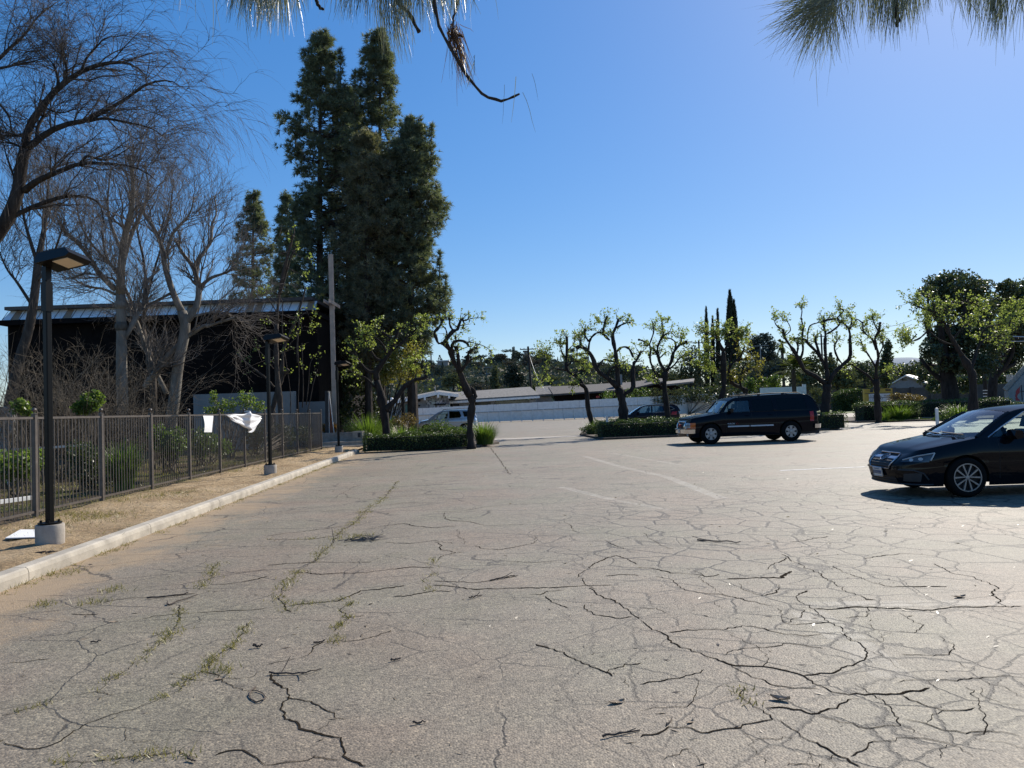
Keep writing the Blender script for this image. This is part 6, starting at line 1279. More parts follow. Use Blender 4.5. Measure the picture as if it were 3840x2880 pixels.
# ================================================================== long white fence
wf0, wf1, wf2 = G(1566, 1596), G(2576, 1554.5), G(2850, 1543)
def wfz(x, y, Y): return D(x, y, Y)[2]
wf0z, wf1z = wfz(1566, 1531, wf0[1]), wfz(2576, 1480, wf1[1])
t = thing('white_fence', 'long white panelled fence across the back of the lot', 'fence', tuple(wf0))
segs = 26; pts = [wf0 + (wf1 - wf0) * i / segs for i in range(segs + 1)]; dd = (wf1 - wf0)[:2] / np.linalg.norm((wf1 - wf0)[:2]); step_ = (wf1 - wf0) / segs
pts += [wf1 + step_ * i for i in range(1, 15)]; zz = [wf0z + (wf1z - wf0z) * i / segs for i in range(len(pts))]
for i in range(len(pts) - 1):
    a, c = pts[i], pts[i + 1]; b = MB(); zt = zz[i]
    b.slab(a + step_ * .03, c - step_ * .03, .05, .12, zt * .58); b.slab(a + step_ * .001, c - step_ * .001, .06, zt * .605, zt)
    for k in range(1, 8): q = a + (c - a) * k / 8; b.bar((q[0], q[1] - .04, .14), (q[0], q[1] - .04, zt * .57), .02, .02)
    pm = b; b = MB(); b.slab((a + c) / 2 - (0, .1, 0) - step_ * .49, (a + c) / 2 - (0, .1, 0) + step_ * .49, .08, zt * .578, zt * .607)
    if i % 2 == 0: b.bar((a[0] + step_[0] * .5, a[1] - .06, zt * .61), (a[0] + step_[0] * .5, a[1] - .06, zt * .99), .03, .03)
    b.build('recess_strip', M['house_wall'], t); pm.build('panel', M['white_paint'], t)  # grey strip painted as the dark, shaded recess between the boards
for i, a in enumerate(pts): b = MB(); b.box((a[0], a[1] - .07, zz[i] * .3), (.13, .13, zz[i] * .6)); b.build('post', M['white_paint'], t)
p = pts[0]; b = MB(); b.slab((p[0] - .1, p[1]), (p[0] - .1, p[1] + 14), .06, .1, wf0z); b.build('panel', M['white_paint'], t)
b = MB(); p, q = D(2852, 1500, 103), D(3012, 1500, 103); b.slab((p[0], 103), (q[0], 103), .2, 0, D(2930, 1452, 103)[2]); b.box((q[0] + .2, 103, D(2990, 1442, 103)[2] / 2), (.4, .4, D(2990, 1442, 103)[2]))
tag(b.build('tall_white_wall', M['white_paint'], loc=(p[0], 103, 0)), 'raised white wall section behind the SUV roof, beside the fan palm', 'wall')
# brown wall
d_ = 112; a, c = D(3010, 1500, d_), D(3780, 1500, d_); zt = D(3450, 1453, d_)[2]; t = thing('block_wall', 'long brown block wall behind the right-hand bushes', 'wall', (a[0], d_, 0))
b = MB(); b.slab((a[0], d_), (c[0], d_), .25, 0, zt); b.build('wall', M['brown_block'], t)
for x in (3030, 3120, 3240, 3350, 3418, 3490, 3560, 3640, 3720): p = D(x, 1480, d_); b = MB(); b.box((p[0], d_ - .18, zt / 2 + .06), (.5, .5, zt + .12)); b.build('pier', M['brown_block'], t)
d_ = 84; a, c = D(3660, 1500, d_), D(3800, 1500, d_); b = MB(); b.slab((a[0], d_), (c[0] + 12, d_), .25, 0, D(3720, 1440, d_)[2]); tag(b.build('block_wall', mat('shaded_grey_block', (.075, .07, .07), .9, .15, 2), loc=(a[0], d_, 0)), 'darker grey wall behind the white school sign', 'wall')
# ================================================================== signs and posts
def text_mesh(s, size, name, mt_, parent, M4, local=False, ext=.004):
    cu = bpy.data.curves.new('lettering', 'FONT'); cu.body = s; cu.size = size; cu.align_x = 'CENTER'; cu.align_y = 'CENTER'; cu.extrude = ext
    tmp = bpy.data.objects.new('lettering', cu); COL.objects.link(tmp); dg = bpy.context.evaluated_depsgraph_get(); dg.update()
    me = bpy.data.meshes.new_from_object(tmp.evaluated_get(dg)); bpy.data.objects.remove(tmp); bpy.data.curves.remove(cu)
    o = bpy.data.objects.new(name, me); COL.objects.link(o); me.materials.clear(); me.materials.append(mt_); o.parent = parent
    if local: o.matrix_local = M4
    else:
        o.matrix_local = Matrix.Translation(-Vector(ORG[parent.name])) @ M4
    ORG[o.name] = ORG[parent.name]; return o
FACE = Matrix.Rotation(R(90), 4, 'X')
d_ = 78; a, c = D(3240, 1516, d_), D(3343, 1456, d_); W_ = c[0] - a[0]; t = thing('monument_sign', 'yellow roadside sign board with white message panels, behind the slender tree', 'sign', (a[0], d_, 0))
cx = (a[0] + c[0]) / 2; b = MB(); b.box((cx, d_, (a[2] + c[2]) / 2), (W_, .35, c[2] - a[2])); b.box((cx, d_ + .02, a[2] / 2 - .01), (W_ * .9, .3, a[2] - .0)); b.build('cabinet', M['yellow_sign'], t)
p1, p2 = D(3254, 1507, d_), D(3338, 1475, d_); b = MB(); b.box(((p1[0] + p2[0]) / 2 - .02, d_ - .18, (p1[2] + p2[2]) / 2), (p2[0] - p1[0] - .15, .04, p2[2] - p1[2])); pn = b.build('message_panel', M['sign_white'], t)
b = MB(); b.box(((p1[0] + p2[0]) / 2, d_ - .19, (p1[2] + p2[2]) / 2), (p2[0] - p1[0] - .1, .05, .05)); b.box((cx, d_ - .185, p2[2] + .05), (W_ * .96, .03, .05)); b.build('divider', M['ink'], pn)
b = MB()
for (y, n0, x0_, x1_) in ((.3, 7, .1, .55), (.14, 9, .08, .62), (-.12, 6, .2, .7), (-.28, 8, .1, .65), (.22, 8, .7, .98)):
    for k in range(n0): xx = p1[0] + (p2[0] - p1[0]) * (x0_ + (x1_ - x0_) * k / n0); b.box((xx, d_ - .203, (p1[2] + p2[2]) / 2 + y * (p2[2] - p1[2])), (.045, .008, .08))
b.build('message_lettering', M['ink'], pn)
b = MB(); b.box((D(3265, 1465, d_)[0], d_ - .18, D(3265, 1465, d_)[2]), (.3, .03, .32)); b.build('logo_block', M['slate'], t)
b = MB()
for k in range(9): q = D(3318 + k * 2.3, 1463, d_); b.box((q[0], d_ - .18, q[2]), (.045, .03, .2))
b.build('title_lettering', mat('brown_lettering', (.1, .06, .03), .6, .1, 4), t)
# school zone sign
d_ = 74; p = D(3787, 1418, d_); t = thing('road_sign', 'square white sign reading END SCHOOL ZONE on a thin post', 'road sign', (p[0], d_, 0), 0)
sz = 26 * d_ / FPX; b = MB(); b.box((p[0], d_, p[2]), (sz, .02, sz)); pl = b.build('panel', M['sign_white'], t); b = MB(); b.bar((p[0], d_ + .04, 0), (p[0], d_ + .04, p[2] + sz * .4), .05); b.build('post', M['trim'], t)
for i, s in enumerate(('END', 'SCHOOL', 'ZONE')): text_mesh(s, sz * .3, 'lettering', M['ink'], pl, Matrix.Translation((p[0], d_ - .016, p[2] + sz * (.29 - .29 * i))) @ FACE)
# church emblem monument
d_ = 62; P0 = D(3783, 1512, d_); t = thing('emblem_monument', 'grey sloping wall monument with a black cross and red flame', 'monument', (P0[0], d_, 0))
zl, zr = D(3786, 1468, d_)[2], D(3840, 1402, d_)[2]; x1 = D(3840, 1402, d_)[0]; sl_ = (zr - zl) / (x1 - P0[0]); xe = P0[0] + 4.2; ze = zl + sl_ * (xe - P0[0])
b = MB(); b.prism([(P0[0], d_, 0), (xe, d_, 0), (xe, d_, ze), (P0[0], d_, zl)], [(P0[0], d_ + .5, 0), (xe, d_ + .5, 0), (xe, d_ + .5, ze), (P0[0], d_ + .5, zl)]); wl = b.build('wall', M['grey_mono'], t)
b = MB(); b.bar((P0[0] - .03, d_ + .25, zl + .05), (xe, d_ + .25, ze + .05), .62, .13, up=(0, 1, 0)); b.build('coping', M['concrete'], wl)
fl = [(1000, 790), (960, 870), (880, 930), (820, 1030), (810, 1130), (860, 1170), (800, 1150), (790, 1250), (830, 1340), (800, 1330), (800, 1450), (990, 1460), (1010, 1420), (930, 1370), (880, 1290), (880, 1230), (910, 1170), (990, 1100)]
b = MB(); F_ = lambda u, v: tuple(D(3740 + u * .0844, 1380 + v * .0844, d_) - np.array([0, .012, 0])); b.poly([fl], F_); b.build('flame_emblem', M['red_paint'], wl)
b = MB(); b.bar(np.array(F_(1055, 760)) - (0, .01, 0), np.array(F_(1110, 1450)) - (0, .01, 0), .06, .02, up=(0, 1, 0)); b.bar(np.array(F_(1020, 1040)) - (0, .014, 0), np.array(F_(1260, 1030)) - (0, .014, 0), .05, .02, up=(0, 1, 0)); b.build('cross_emblem', M['ink'], wl)
# marker post, striped pole, utility poles, wires
p = G(3516, 1603); b = MB(); zt = D(3511, 1533, p[1])[2]; b.box((p[0], p[1], zt / 2), (.11, .11, zt)); b.lathe([(.07, zt), (.07, zt + .03), (0, zt + .05)], (p[0], p[1], 0), 8); tag(b.build('marker_post', M['white_paint'], loc=tuple(p)), 'short white marker post in the right planter', 'post')
p = D(2277, 1595, 41.5); b = MB(); zt = D(2276, 1561, 41.5)[2]; b.box((p[0], 41.5, zt / 2), (.12, .1, zt)); tag(b.build('marker_post', M['white_paint'], loc=(p[0], 41.5, 0)), 'short white post behind the middle hedge, left of the gnarled tree', 'post')
d_ = 76; p = D(3697, 1500, d_); t = thing('banded_pole', 'dark pole trunk with white bands behind the right pruned tree', 'pole', (p[0], d_, 0)); b = MB(); zt = D(3695, 1330, d_)[2]; b.tube([(p[0], d_, -.1), (p[0], d_, zt)], [.2, .17], 10); b.build('pole', M['pole_wood'], t)
for y in (1464, 1475, 1486): q = D(3693, y, d_); b = MB(); b.lathe([(.2, -.04), (.21, -.04), (.21, .04), (.2, .04)], (p[0], d_, q[2]), 12); b.build('band', M['white_paint'], t)
def upole(label, x, yt, d_, arm=1.4, lean=0, r=.17, second=False):
    a = D(x, yt, d_); t = thing('utility_pole', label, 'utility pole', (a[0] + lean, d_, 0), 0, 'utility poles'); b = MB(); b.tube([(a[0] + lean, d_, -.2), (a[0], d_, a[2])], [r * 1.25, r], 8); b.build('pole', M['pole_wood'], t)
    for k in range(2 if second else 1):
        zc = a[2] - .5 - k * 1.5; b = MB(); b.bar((a[0] - arm, d_ - r - .05, zc), (a[0] + arm, d_ - r - .05, zc), .14, .16)
        for s in (-.95, -.5, .5, .95): b.lathe([(.04, .08), (.06, .12), (.05, .22), (0, .24)], (a[0] + arm * s, d_ - r - .05, zc), 6)
        b.build('crossarm', M['pole_wood'], t)
    return a
u1 = upole('dark utility pole standing between the two house roofs', 1980, 1299, 132, lean=.5); u2 = upole('utility pole half hidden left of the thin cypresses', 2620, 1276, 145, .9, second=True); u3 = upole('utility pole behind the widest pruned tree', 3079, 1252, 150, 1.3, second=True)
a = D(2851, 1296, 120); b = MB(); b.tube([(D(2856, 1500, 120)[0], 120, 0), (a[0], 120, a[2])], [.11, .07], 7); b.bar((a[0] - 1.3, 120, a[2] - .05), (a[0] + 1.3, 120, a[2]), .08); tag(b.build('slim_pole', M['house_wall'], loc=(a[0], 120, 0)), 'slim pale pole with a level arm in front of the gum tree', 'pole')
a = D(1509, 1448, 60); b = MB(); b.tube([(D(1513, 1580, 60)[0], 60, 0), (a[0], 60, a[2])], .16, 8); tag(b.build('slim_pole', M['pole_paint'], loc=(a[0], 60, 0)), 'thin grey lamp pole at the end of the white fence', 'pole')
def wire(label, p, q, sag, r, mt_='wire', grp='overhead wires'):
    s = np.linspace(0, 1, 24)[:, None]; P = np.array(p) * (1 - s) + np.array(q) * s - np.array([0, 0, 1]) * sag * 4 * s * (1 - s); b = MB(); b.tubes(P[None], np.full((1, 24), r), 4); tag(b.build('wire', M[mt_], loc=tuple(p)), label, 'wire', grp)
wire('slack pale cable dropping from the middle utility pole to the dark roof', D(1985, 1330, 132), D(2072, 1455, 118), 2.2, .018, 'cable_light'); wire('second slack pale cable right beside the first, to the dark roof', D(1988, 1340, 132), D(2092, 1460, 118), 2.6, .018, 'cable_light')
wire('upper thick dark cable crossing the trees at the right edge', D(3690, 1253, 70), D(3900, 1262, 66), .1, .05, 'cable_light'); wire('middle thick cable at the right edge', D(3700, 1262, 70), D(3900, 1270, 66), .1, .06, 'black'); wire('lower pale cable at the right edge', D(3680, 1276, 70), D(3900, 1276, 66), .1, .035, 'cable_light')
wire('thin wire rising to the right beside the oak, upper one', D(3300, 1226, 140), D(3420, 1200, 130), .3, .03); wire('thin wire rising to the right beside the oak, lower one', D(3300, 1246, 140), D(3420, 1216, 130), .3, .03)
# ================================================================== pine boughs hanging into the top of the picture
g6 = np.random.default_rng(66)
M['near_needle'] = leaf_mat('near_pine_needles', (.2, .215, .14), (.06, .075, .05), .3, .4, spec=.6, tcol=(1.5, 1.5, 1.1))
M['dead_needle'] = leaf_mat('dead_pine_needles', (.2, .11, .06), (.09, .05, .03), .2)
def needles(b, o, dirs, n_, l0, l1, spread, g, wid=.0011, hang=.25, jit=.03):
    """fascicles of long needles from along a shoot"""
    d = nz(np.array(dirs, float)); dr = nz(d + rdir(n_, g) * spread); L_ = g.uniform(l0, l1, n_)[:, None, None]
    s = np.linspace(0, 1, 5)[None, :, None]; base = np.array(o) + g.normal(size=(n_, 3)) * jit
    P = base[:, None] + dr[:, None] * L_ * s - np.array([0, 0, 1.0]) * hang * L_ * s ** 2 + np.cumsum(g.normal(size=(n_, 5, 3)) * .0025, 1)
    W = nz(np.cross(dr, rdir(n_, g)))[:, None] * wid * (1 - .7 * s ** 3); ribbons(b, P, W)
def bough(name, label, tw, tufts, dead=()):
    p0 = D(*tw[0][1][0]); t = thing(name, label, 'branch', tuple(p0), 0, 'pine boughs hanging overhead')
    b = MB()
    for (r, pts) in tw: P = interp_poly(np.array([D(*q) for q in pts]), 22); P[1:-1] += g6.normal(size=(20, 3)) * .0018; b.tubes(P[None], (np.linspace(r, r * .62, 22) * (1 + .12 * g6.normal(size=22)))[None], 7, True)
    b.build('twig', M['bark_black'], t, smooth=True)
    b = MB()
    for (x, y, d_, dx, dz, n_, l0, l1, sp, hg) in tufts: needles(b, D(x, y, d_), (dx, g6.uniform(-.3, .3), dz), n_, l0, l1, sp, g6, hang=hg)
    b.build('needles', M['near_needle'], t)
    if dead:
        b = MB()
        for (x, y, d_, dx, dz, n_, l0, l1, sp, hg) in dead: needles(b, D(x, y, d_), (dx, 0, dz), n_, l0, l1, sp, g6, hang=hg, jit=.012)
        b.build('dead_needles', M['dead_needle'], t)
    return t
TL = []
for x, y, n_, l in ((880, -120, 120, .19), (930, -130, 170, .22), (985, -125, 190, .235), (1035, -110, 180, .23), (1075, -130, 100, .2), (1130, -140, 40, .16), (1200, -150, 40, .16), (1300, -130, 90, .19), (1360, -125, 110, .19), (1420, -120, 110, .19), (1480, -100, 120, .22), (1540, -110, 130, .22), (1600, -130, 130, .21), (1660, -120, 120, .2), (1720, -130, 90, .19)):
    TL.append((x, y, 3.0 + g6.uniform(-.25, .25), g6.uniform(-.25, .15), -1, int(n_ * .8), l * .6, l * 1.04, .24, .1))
TL += [(1460, 20, 3.0, .12, -1, 60, .1, .18, .16, .1), (690, -150, 3.0, -.3, -1, 14, .14, .2, .5, .2), (760, -150, 2.9, .2, -1, 10, .16, .24, .5, .2), (1820, -60, 3.0, .1, -1, 6, .1, .18, .6, .3), (1945, 330, 3.0, -.2, -1, 4, .06, .14, .5, .3), (1790, 250, 3.0, -.3, -1, 5, .08, .14, .3, .2)]
bough('pine_bough', 'drooping pine bough at top left with bare curved twig and brown needle tuft', [(.012, [(1330, -700, 3.1), (1380, -330, 3.05), (1430, -120, 3.0), (1490, 0, 3.0), (1535, 55, 3.0), (1572, 120, 3.0)]), (.008, [(1430, -300, 3.0), (1600, -160, 3.0), (1628, 0, 3.0), (1645, 90, 3.0), (1700, 200, 3.0), (1760, 300, 3.0), (1825, 362, 3.0), (1890, 374, 3.0), (1948, 352, 3.0)]), (.006, [(1620, -120, 3.02), (1712, -60, 3.02), (1716, 10, 3.02), (1702, 60, 3.02), (1698, 110, 3.02)]), (.005, [(1702, 118, 3.02), (1718, 132, 3.02), (1737, 138, 3.02)]), (.0045, [(1697, 130, 3.02), (1690, 150, 3.02), (1681, 166, 3.02)]),
 (.009, [(1330, -400, 3.05), (1180, -200, 3.0), (1185, -40, 3.0), (1192, 15, 3.0), (1213, 36, 3.0)]), (.008, [(1330, -500, 3.05), (1100, -220, 3.0), (980, -150, 3.0), (900, -140, 3.0)])],
 TL, [(1698, 112, 3.02, .28, -1, 110, .1, .235, .12, .05), (1697, 108, 3.02, 0, -.4, 50, .02, .07, 1.0, .1), (1700, 100, 3.02, -.05, -1, 12, .15, .3, .2, .05)])
TR = []
for a in np.linspace(-172, -84, 20): TR.append((3112 + 22 * math.cos(R(a)), -8, 2.9 + g6.uniform(-.15, .15), math.cos(R(a)), math.sin(R(a)), 26, .13, .25, .1, .04 + .22 * (1 + math.cos(R(a) * 1.0)) * .3))
for x, y, n_, l in ((3170, -70, 90, .21), (3230, -80, 90, .2), (3290, -70, 110, .22), (3340, -50, 150, .23), (3380, -50, 150, .225), (3420, -70, 110, .2), (3480, -120, 90, .19), (3540, -130, 70, .19), (3600, -120, 80, .2), (3650, -100, 80, .22), (3700, -80, 90, .22), (3740, -60, 100, .235), (3790, -80, 90, .23), (3840, -80, 90, .22), (3900, -80, 90, .2)):
    TR.append((x, y, 2.95 + g6.uniform(-.2, .2), g6.uniform(-.25, .05), -1, int(n_ * .72), l * .55, l * .93, .17, .08))
TR += [(3560, 20, 2.9, .3, -1, 4, .1, .14, .3, .1), (2998, 190, 2.9, -.08, -1, 2, .12, .2, .12, .05)]
bough('pine_bough', 'fanning long-needled pine bough across the top right corner', [(.016, [(3600, -800, 3.1), (3380, -330, 3.0), (3200, -90, 2.92), (3108, -4, 2.9), (3095, 6, 2.9)]), (.012, [(3600, -700, 3.05), (3430, -260, 3.0), (3365, -60, 2.95), (3362, 40, 2.95), (3366, 100, 2.95)]), (.012, [(3700, -700, 3.05), (3760, -250, 3.0), (3740, -60, 2.95), (3720, 40, 2.95)]), (.01, [(3760, -500, 3.05), (3850, -200, 3.0), (3880, -60, 2.95)])], TR)
# ================================================================== vehicles
def wheel(parent, c, r, rimr, wid, style, side):
    w_ = MB(); h = wid / 2
    w_.lathe([(rimr, -h * .9), (rimr + .02, -h), (r - .03, -h), (r - .008, -h * .8), (r, -h * .5), (r, h * .5), (r - .008, h * .8), (r - .03, h), (rimr + .02, h), (rimr, h * .9)], n=40, axis='y')
    root = w_.build('wheel', M['tire'], parent, local=True, smooth=True, sharp=50); root.location = c
    o = -1 if side < 0 else 1
    b = MB(); b.lathe([(0, o * h * .35), (rimr * .97, o * h * .35), (rimr, o * h * .9)], n=36, axis='y'); b.build('wheel_disc', M['black'], root, local=True)
    b = MB(); b.lathe([(rimr * .93, o * h * .86), (rimr * .945, o * h * 1.0), (rimr * 1.01, o * h * 1.0), (rimr * 1.02, o * h * .9)], n=40, axis='y')
    if style == 'ten':
        for k in range(5):
            for da in (-.21, .21):
                a = k * 2 * math.pi / 5 + .3; a2 = a + da; i0 = np.array([math.cos(a + da * .45), 0, math.sin(a + da * .45)]) * rimr * .16; i1 = np.array([math.cos(a2 + da * .55), 0, math.sin(a2 + da * .55)]) * rimr * .95
                t_ = np.array([-math.sin(a2), 0, math.cos(a2)]); wi, wo = rimr * .035, rimr * .062
                q = [i0 - t_ * wi, i0 + t_ * wi, i1 + t_ * wo, i1 - t_ * wo]; b.prism([p + (0, o * h * .55, 0) for p in q], [p + (0, o * h * .9, 0) for p in q])
        b.lathe([(0, o * h * .92), (rimr * .15, o * h * .9), (rimr * .17, o * h * .5)], n=16, axis='y')
    elif style == 'six':
        b.lathe([(0, o * h * 1.05), (rimr * .3, o * h * 1.0), (rimr * .36, o * h * .75), (rimr * .5, o * h * .7)], n=30, axis='y')
        for k in range(6):
            a = k * math.pi / 3 + .52; t_ = np.array([-math.sin(a), 0, math.cos(a)]); rd_ = np.array([math.cos(a), 0, math.sin(a)])
            q = [rd_ * rimr * .34 - t_ * rimr * .2, rd_ * rimr * .34 + t_ * rimr * .2, rd_ * rimr * .95 + t_ * rimr * .27, rd_ * rimr * .95 - t_ * rimr * .27]; b.prism([p + (0, o * h * .5, 0) for p in q], [p + (0, o * h * .85, 0) for p in q])
    else:
        for k in range(7):
            a = k * 2 * math.pi / 7; t_ = np.array([-math.sin(a), 0, math.cos(a)]); rd_ = np.array([math.cos(a), 0, math.sin(a)])
            q = [rd_ * rimr * .1 - t_ * rimr * .1, rd_ * rimr * .1 + t_ * rimr * .1, rd_ * rimr * .95 + t_ * rimr * .12, rd_ * rimr * .95 - t_ * rimr * .12]; b.prism([p + (0, o * h * .5, 0) for p in q], [p + (0, o * h * .88, 0) for p in q])
    b.build('rim', M['alloy'] if style == 'ten' else M['silver_rim'], root, local=True, smooth=True, sharp=30)
    return root

def car(name, label, cat, S, contact, rz, scale, group=None):
    L, Wd = S['L'], S['W']; hw = Wd / 2; fo, wb, wr, arr = S['fo'], S['wb'], S['wr'], S['arch']
    ca, sa = math.cos(rz), math.sin(rz)
    lx, ly = (fo - L / 2) * scale, -(hw - .1) * scale
    loc = (contact[0] - (lx * ca - ly * sa), contact[1] - (lx * sa + ly * ca), 0.0)
    T = thing(name, label, cat, loc, rz, group); T.scale = (scale,) * 3
    kw = dict(parent=T, local=True)
    sh = np.array([L / 2, 0, 0])
    af, ar_, nf, nr = S['af'], S['ar'], S['nf'], S['nr']
    # half outline (y >= 0) from front centre round to rear centre
    ph = np.linspace(0, np.pi / 2, 22)[:-1]
    fx = af * (1 - np.cos(ph) ** (2 / nf)); fy = hw * np.sin(ph) ** (2 / nf)
    xs = [af]; 
    for xc_ in (fo, fo + wb): xs += list(xc_ + arr * np.sin(np.linspace(-np.pi / 2, np.pi / 2, 27))) + [xc_ - arr * 1.002, xc_ + arr * 1.002]
    xs += list(np.linspace(af, L - ar_, 46)); xs = np.array(sorted(x for x in set(np.round(xs, 4)) if af <= x <= L - ar_))
    ph2 = np.linspace(np.pi / 2, 0, 16)[1:]
    rx = L - ar_ * (1 - np.cos(ph2) ** (2 / nr)); ry = hw * np.sin(ph2) ** (2 / nr)
    bow = S.get('bow', .03)                                  # slight plan-view barrel
    ox = np.concatenate([fx, xs, rx]); oy = np.concatenate([fy, np.full(len(xs), hw), ry]); oy = oy * (1 - bow * ((ox - L / 2) / (L / 2)) ** 2)
    tg = np.stack([np.gradient(ox), np.gradient(oy)], 1); tg /= np.linalg.norm(tg, axis=1, keepdims=True) + 1e-9
    nx, ny = -tg[:, 1], tg[:, 0]                             # outward
    s_ = np.concatenate([[0], np.cumsum(np.hypot(np.diff(ox), np.diff(oy)))])
    frontness = np.clip(-nx, 0, 1); rearness = np.clip(nx, 0, 1)
    tp = np.array(S['top']); ztop = np.interp(ox, tp[:, 0], tp[:, 1])
    bt = np.array(S['bottom']); zbot = np.interp(ox, bt[:, 0], bt[:, 1]); sill = zbot.copy()
    wz = wr
    for xc_ in (fo, fo + wb):
        d_ = np.abs(ox - xc_); ins_ = d_ < arr; zbot = np.where(ins_ & (oy > hw * .6), np.maximum(zbot, wz + np.sqrt(np.clip(arr ** 2 - d_ ** 2, 0, None))), zbot)
    leanf, leanr = S['leanf'], S['leanr']
    def inset(zz, i_s, i_t, fr_, re_):
        t = np.clip((zz - i_s) / (i_t - i_s), 0, 1)
        base = .055 * (1 - t) ** 2.0 + S.get('shoulder', .07) * np.clip((t - .62) / .38, 0, 1) ** 2 + .012 * np.exp(-((t - .55) / .05) ** 2)
        return base + fr_ * (leanf * np.clip((t - .45) / .55, 0, 1) ** 1.8 + S.get('chin', .05) * (1 - t) ** 1.5) + re_ * leanr * t ** 1.5
    NT = 17; tt = np.linspace(0, 1, NT)
    Zg = zbot[:, None] + (ztop - zbot)[:, None] * tt
    In = inset(Zg, sill[:, None], ztop[:, None], frontness[:, None], rearness[:, None])
    Xg = ox[:, None] - nx[:, None] * In; Yg = np.maximum(oy[:, None] - ny[:, None] * In, 0)
    Yg[0] = 0; Yg[-1] = 0
    b = MB()
    for sg in (-1, 1):
        V = np.stack([Xg, sg * Yg, Zg], -1) - sh; b.grid(V if sg > 0 else V[:, ::-1])
    # bonnet / tailgate ledge
    ia = np.where((ox <= S['cowl']) & (np.arange(len(ox)) < len(ox) // 2))[0]; ib = np.where((ox >= S['deck']) & (np.arange(len(ox)) > len(ox) // 2))[0]
    us = np.linspace(-1, 1, 13)
    for idx, cr in ((ia, S['crown']), (ib, .02)):
        X_, Y_, Z_ = Xg[idx, -1], Yg[idx, -1], Zg[idx, -1]
        ramp_ = np.clip((X_ - X_[0]) / .35, 0, 1) if idx is ia else np.ones(len(idx))
        V = np.stack([np.repeat(X_[:, None], 13, 1), Y_[:, None] * us, Z_[:, None] + cr * ramp_[:, None] * (1 - us ** 4) - (0.018 * ramp_[:, None] * (np.abs(np.abs(us) - .72) < .1) if idx is ia else 0)], -1) - sh
        b.grid(V)
    b.build('body', M[S['paint']], smooth=True, sharp=38, **kw)
    def pos(s, z, off=0.0, sg=-1):
        """point on the lower body: s metres along the half outline from the nose"""
        x, y = np.interp(s, s_, ox), np.interp(s, s_, oy); n1, n2 = np.interp(s, s_, nx), np.interp(s, s_, ny)
        i_ = inset(z, np.interp(s, s_, sill), np.interp(s, s_, ztop), np.interp(s, s_, frontness), np.interp(s, s_, rearness)) - off
        return np.array([x - n1 * i_ - L / 2, sg * max(0, y - n2 * i_), z])
    def spos(s, z, off=0.0): return pos(abs(s), z, off, -1 if s < 0 else 1)
    def patch(bm, q, off, n1=10, n2=5):
        q = np.array(q, float); V = np.zeros((n1 + 1, n2 + 1, 3))
        for i in range(n1 + 1):
            for j in range(n2 + 1):
                u, v = i / n1, j / n2; p = (q[0] * (1 - u) + q[1] * u) * (1 - v) + (q[3] * (1 - u) + q[2] * u) * v; V[i, j] = spos(p[0], p[1], off)
        bm.grid(V)
    def line(bm, pts, r, off, n_=8):
        P = []
        for a, c in zip(pts[:-1], pts[1:]):
            for k in range(n_): u = k / n_; P.append(spos(a[0] * (1 - u) + c[0] * u, a[1] * (1 - u) + c[1] * u, off))
        P.append(spos(*pts[-1], off)); bm.tube(P, r, 6)
    # greenhouse
    hwt = lambda x: np.interp(x, Xg[:, -1], Yg[:, -1]) if False else np.interp(x, np.sort(Xg[:, -1]), Yg[np.argsort(Xg[:, -1]), -1])
    rl = np.array(S['roofline']); tum = S['tumble']
    def gy(x, z): return max(.2, hwt(np.clip(x, S['cowl'] - .1, L - ar_ * .8)) - tum * max(0, z - np.interp(x, tp[:, 0], tp[:, 1])) - .01)
    K = 40; rls = interp_poly(rl, K); ka = int(S['iA'] / (len(rl) - 1) * (K - 1)); kb_ = int(S['iC'] / (len(rl) - 1) * (K - 1))
    base = [(x, np.interp(x, tp[:, 0], tp[:, 1]) - .02) for x in np.linspace(rl[-1][0], rl[0][0], 24)]
    outer = [tuple(p) for p in rls] + base
    def sub(poly, n_=6):
        o = []
        for p, q in zip(poly, poly[1:] + poly[:1]): o += [(p[0] + (q[0] - p[0]) * k / n_, p[1] + (q[1] - p[1]) * k / n_) for k in range(n_)]
        return o
    wins = [sub(w_) for w_ in S['windows']]
    b = MB()
    for sg in (-1, 1): b.poly([outer] + wins, lambda x, z: (x - L / 2, sg * gy(x, z), z))
    us = np.linspace(-1, 1, 15)
    def across(kk, cr, bowx=0.0, shrink=0.0, dz=0.0):
        return np.array([[(rls[k][0] - bowx * (1 - u * u) - L / 2, u * (gy(*rls[k]) - shrink), rls[k][1] + cr * (1 - u * u) + dz) for u in us] for k in kk])
    b.grid(across(range(ka, kb_ + 1), S.get('roofcrown', .035)))
    for sg in (-1, 1):
        b.tube([(rls[k][0] - L / 2, sg * (gy(*rls[k]) - .012), rls[k][1]) for k in range(0, ka + 1)], .03, 7)
        b.tube([(rls[k][0] - L / 2, sg * (gy(*rls[k]) - .012), rls[k][1] - .012) for k in range(ka, kb_ + 1)], .02, 7)
        b.tube([(rls[k][0] - L / 2, sg * (gy(*rls[k]) - .02), rls[k][1]) for k in range(kb_, K)], .035, 7)
    b.build('roof', M[S['paint']], smooth=True, sharp=40, **kw)
    b = MB()
    nA = max(3, ka + 1); V = across(range(0, ka + 1), .0, .0, .02); cr = np.linspace(.06, S.get('roofcrown', .035), ka + 1)[:, None]; V[..., 0] -= S.get('wsbow', .09) * (1 - us ** 2) * np.linspace(1, .35, ka + 1)[:, None]; V[..., 2] += np.linspace(0.012, S.get('roofcrown', .035), ka + 1)[:, None] * (1 - us ** 2)
    b.grid(V); b.build('windscreen', M['windscreen'], smooth=True, **kw)
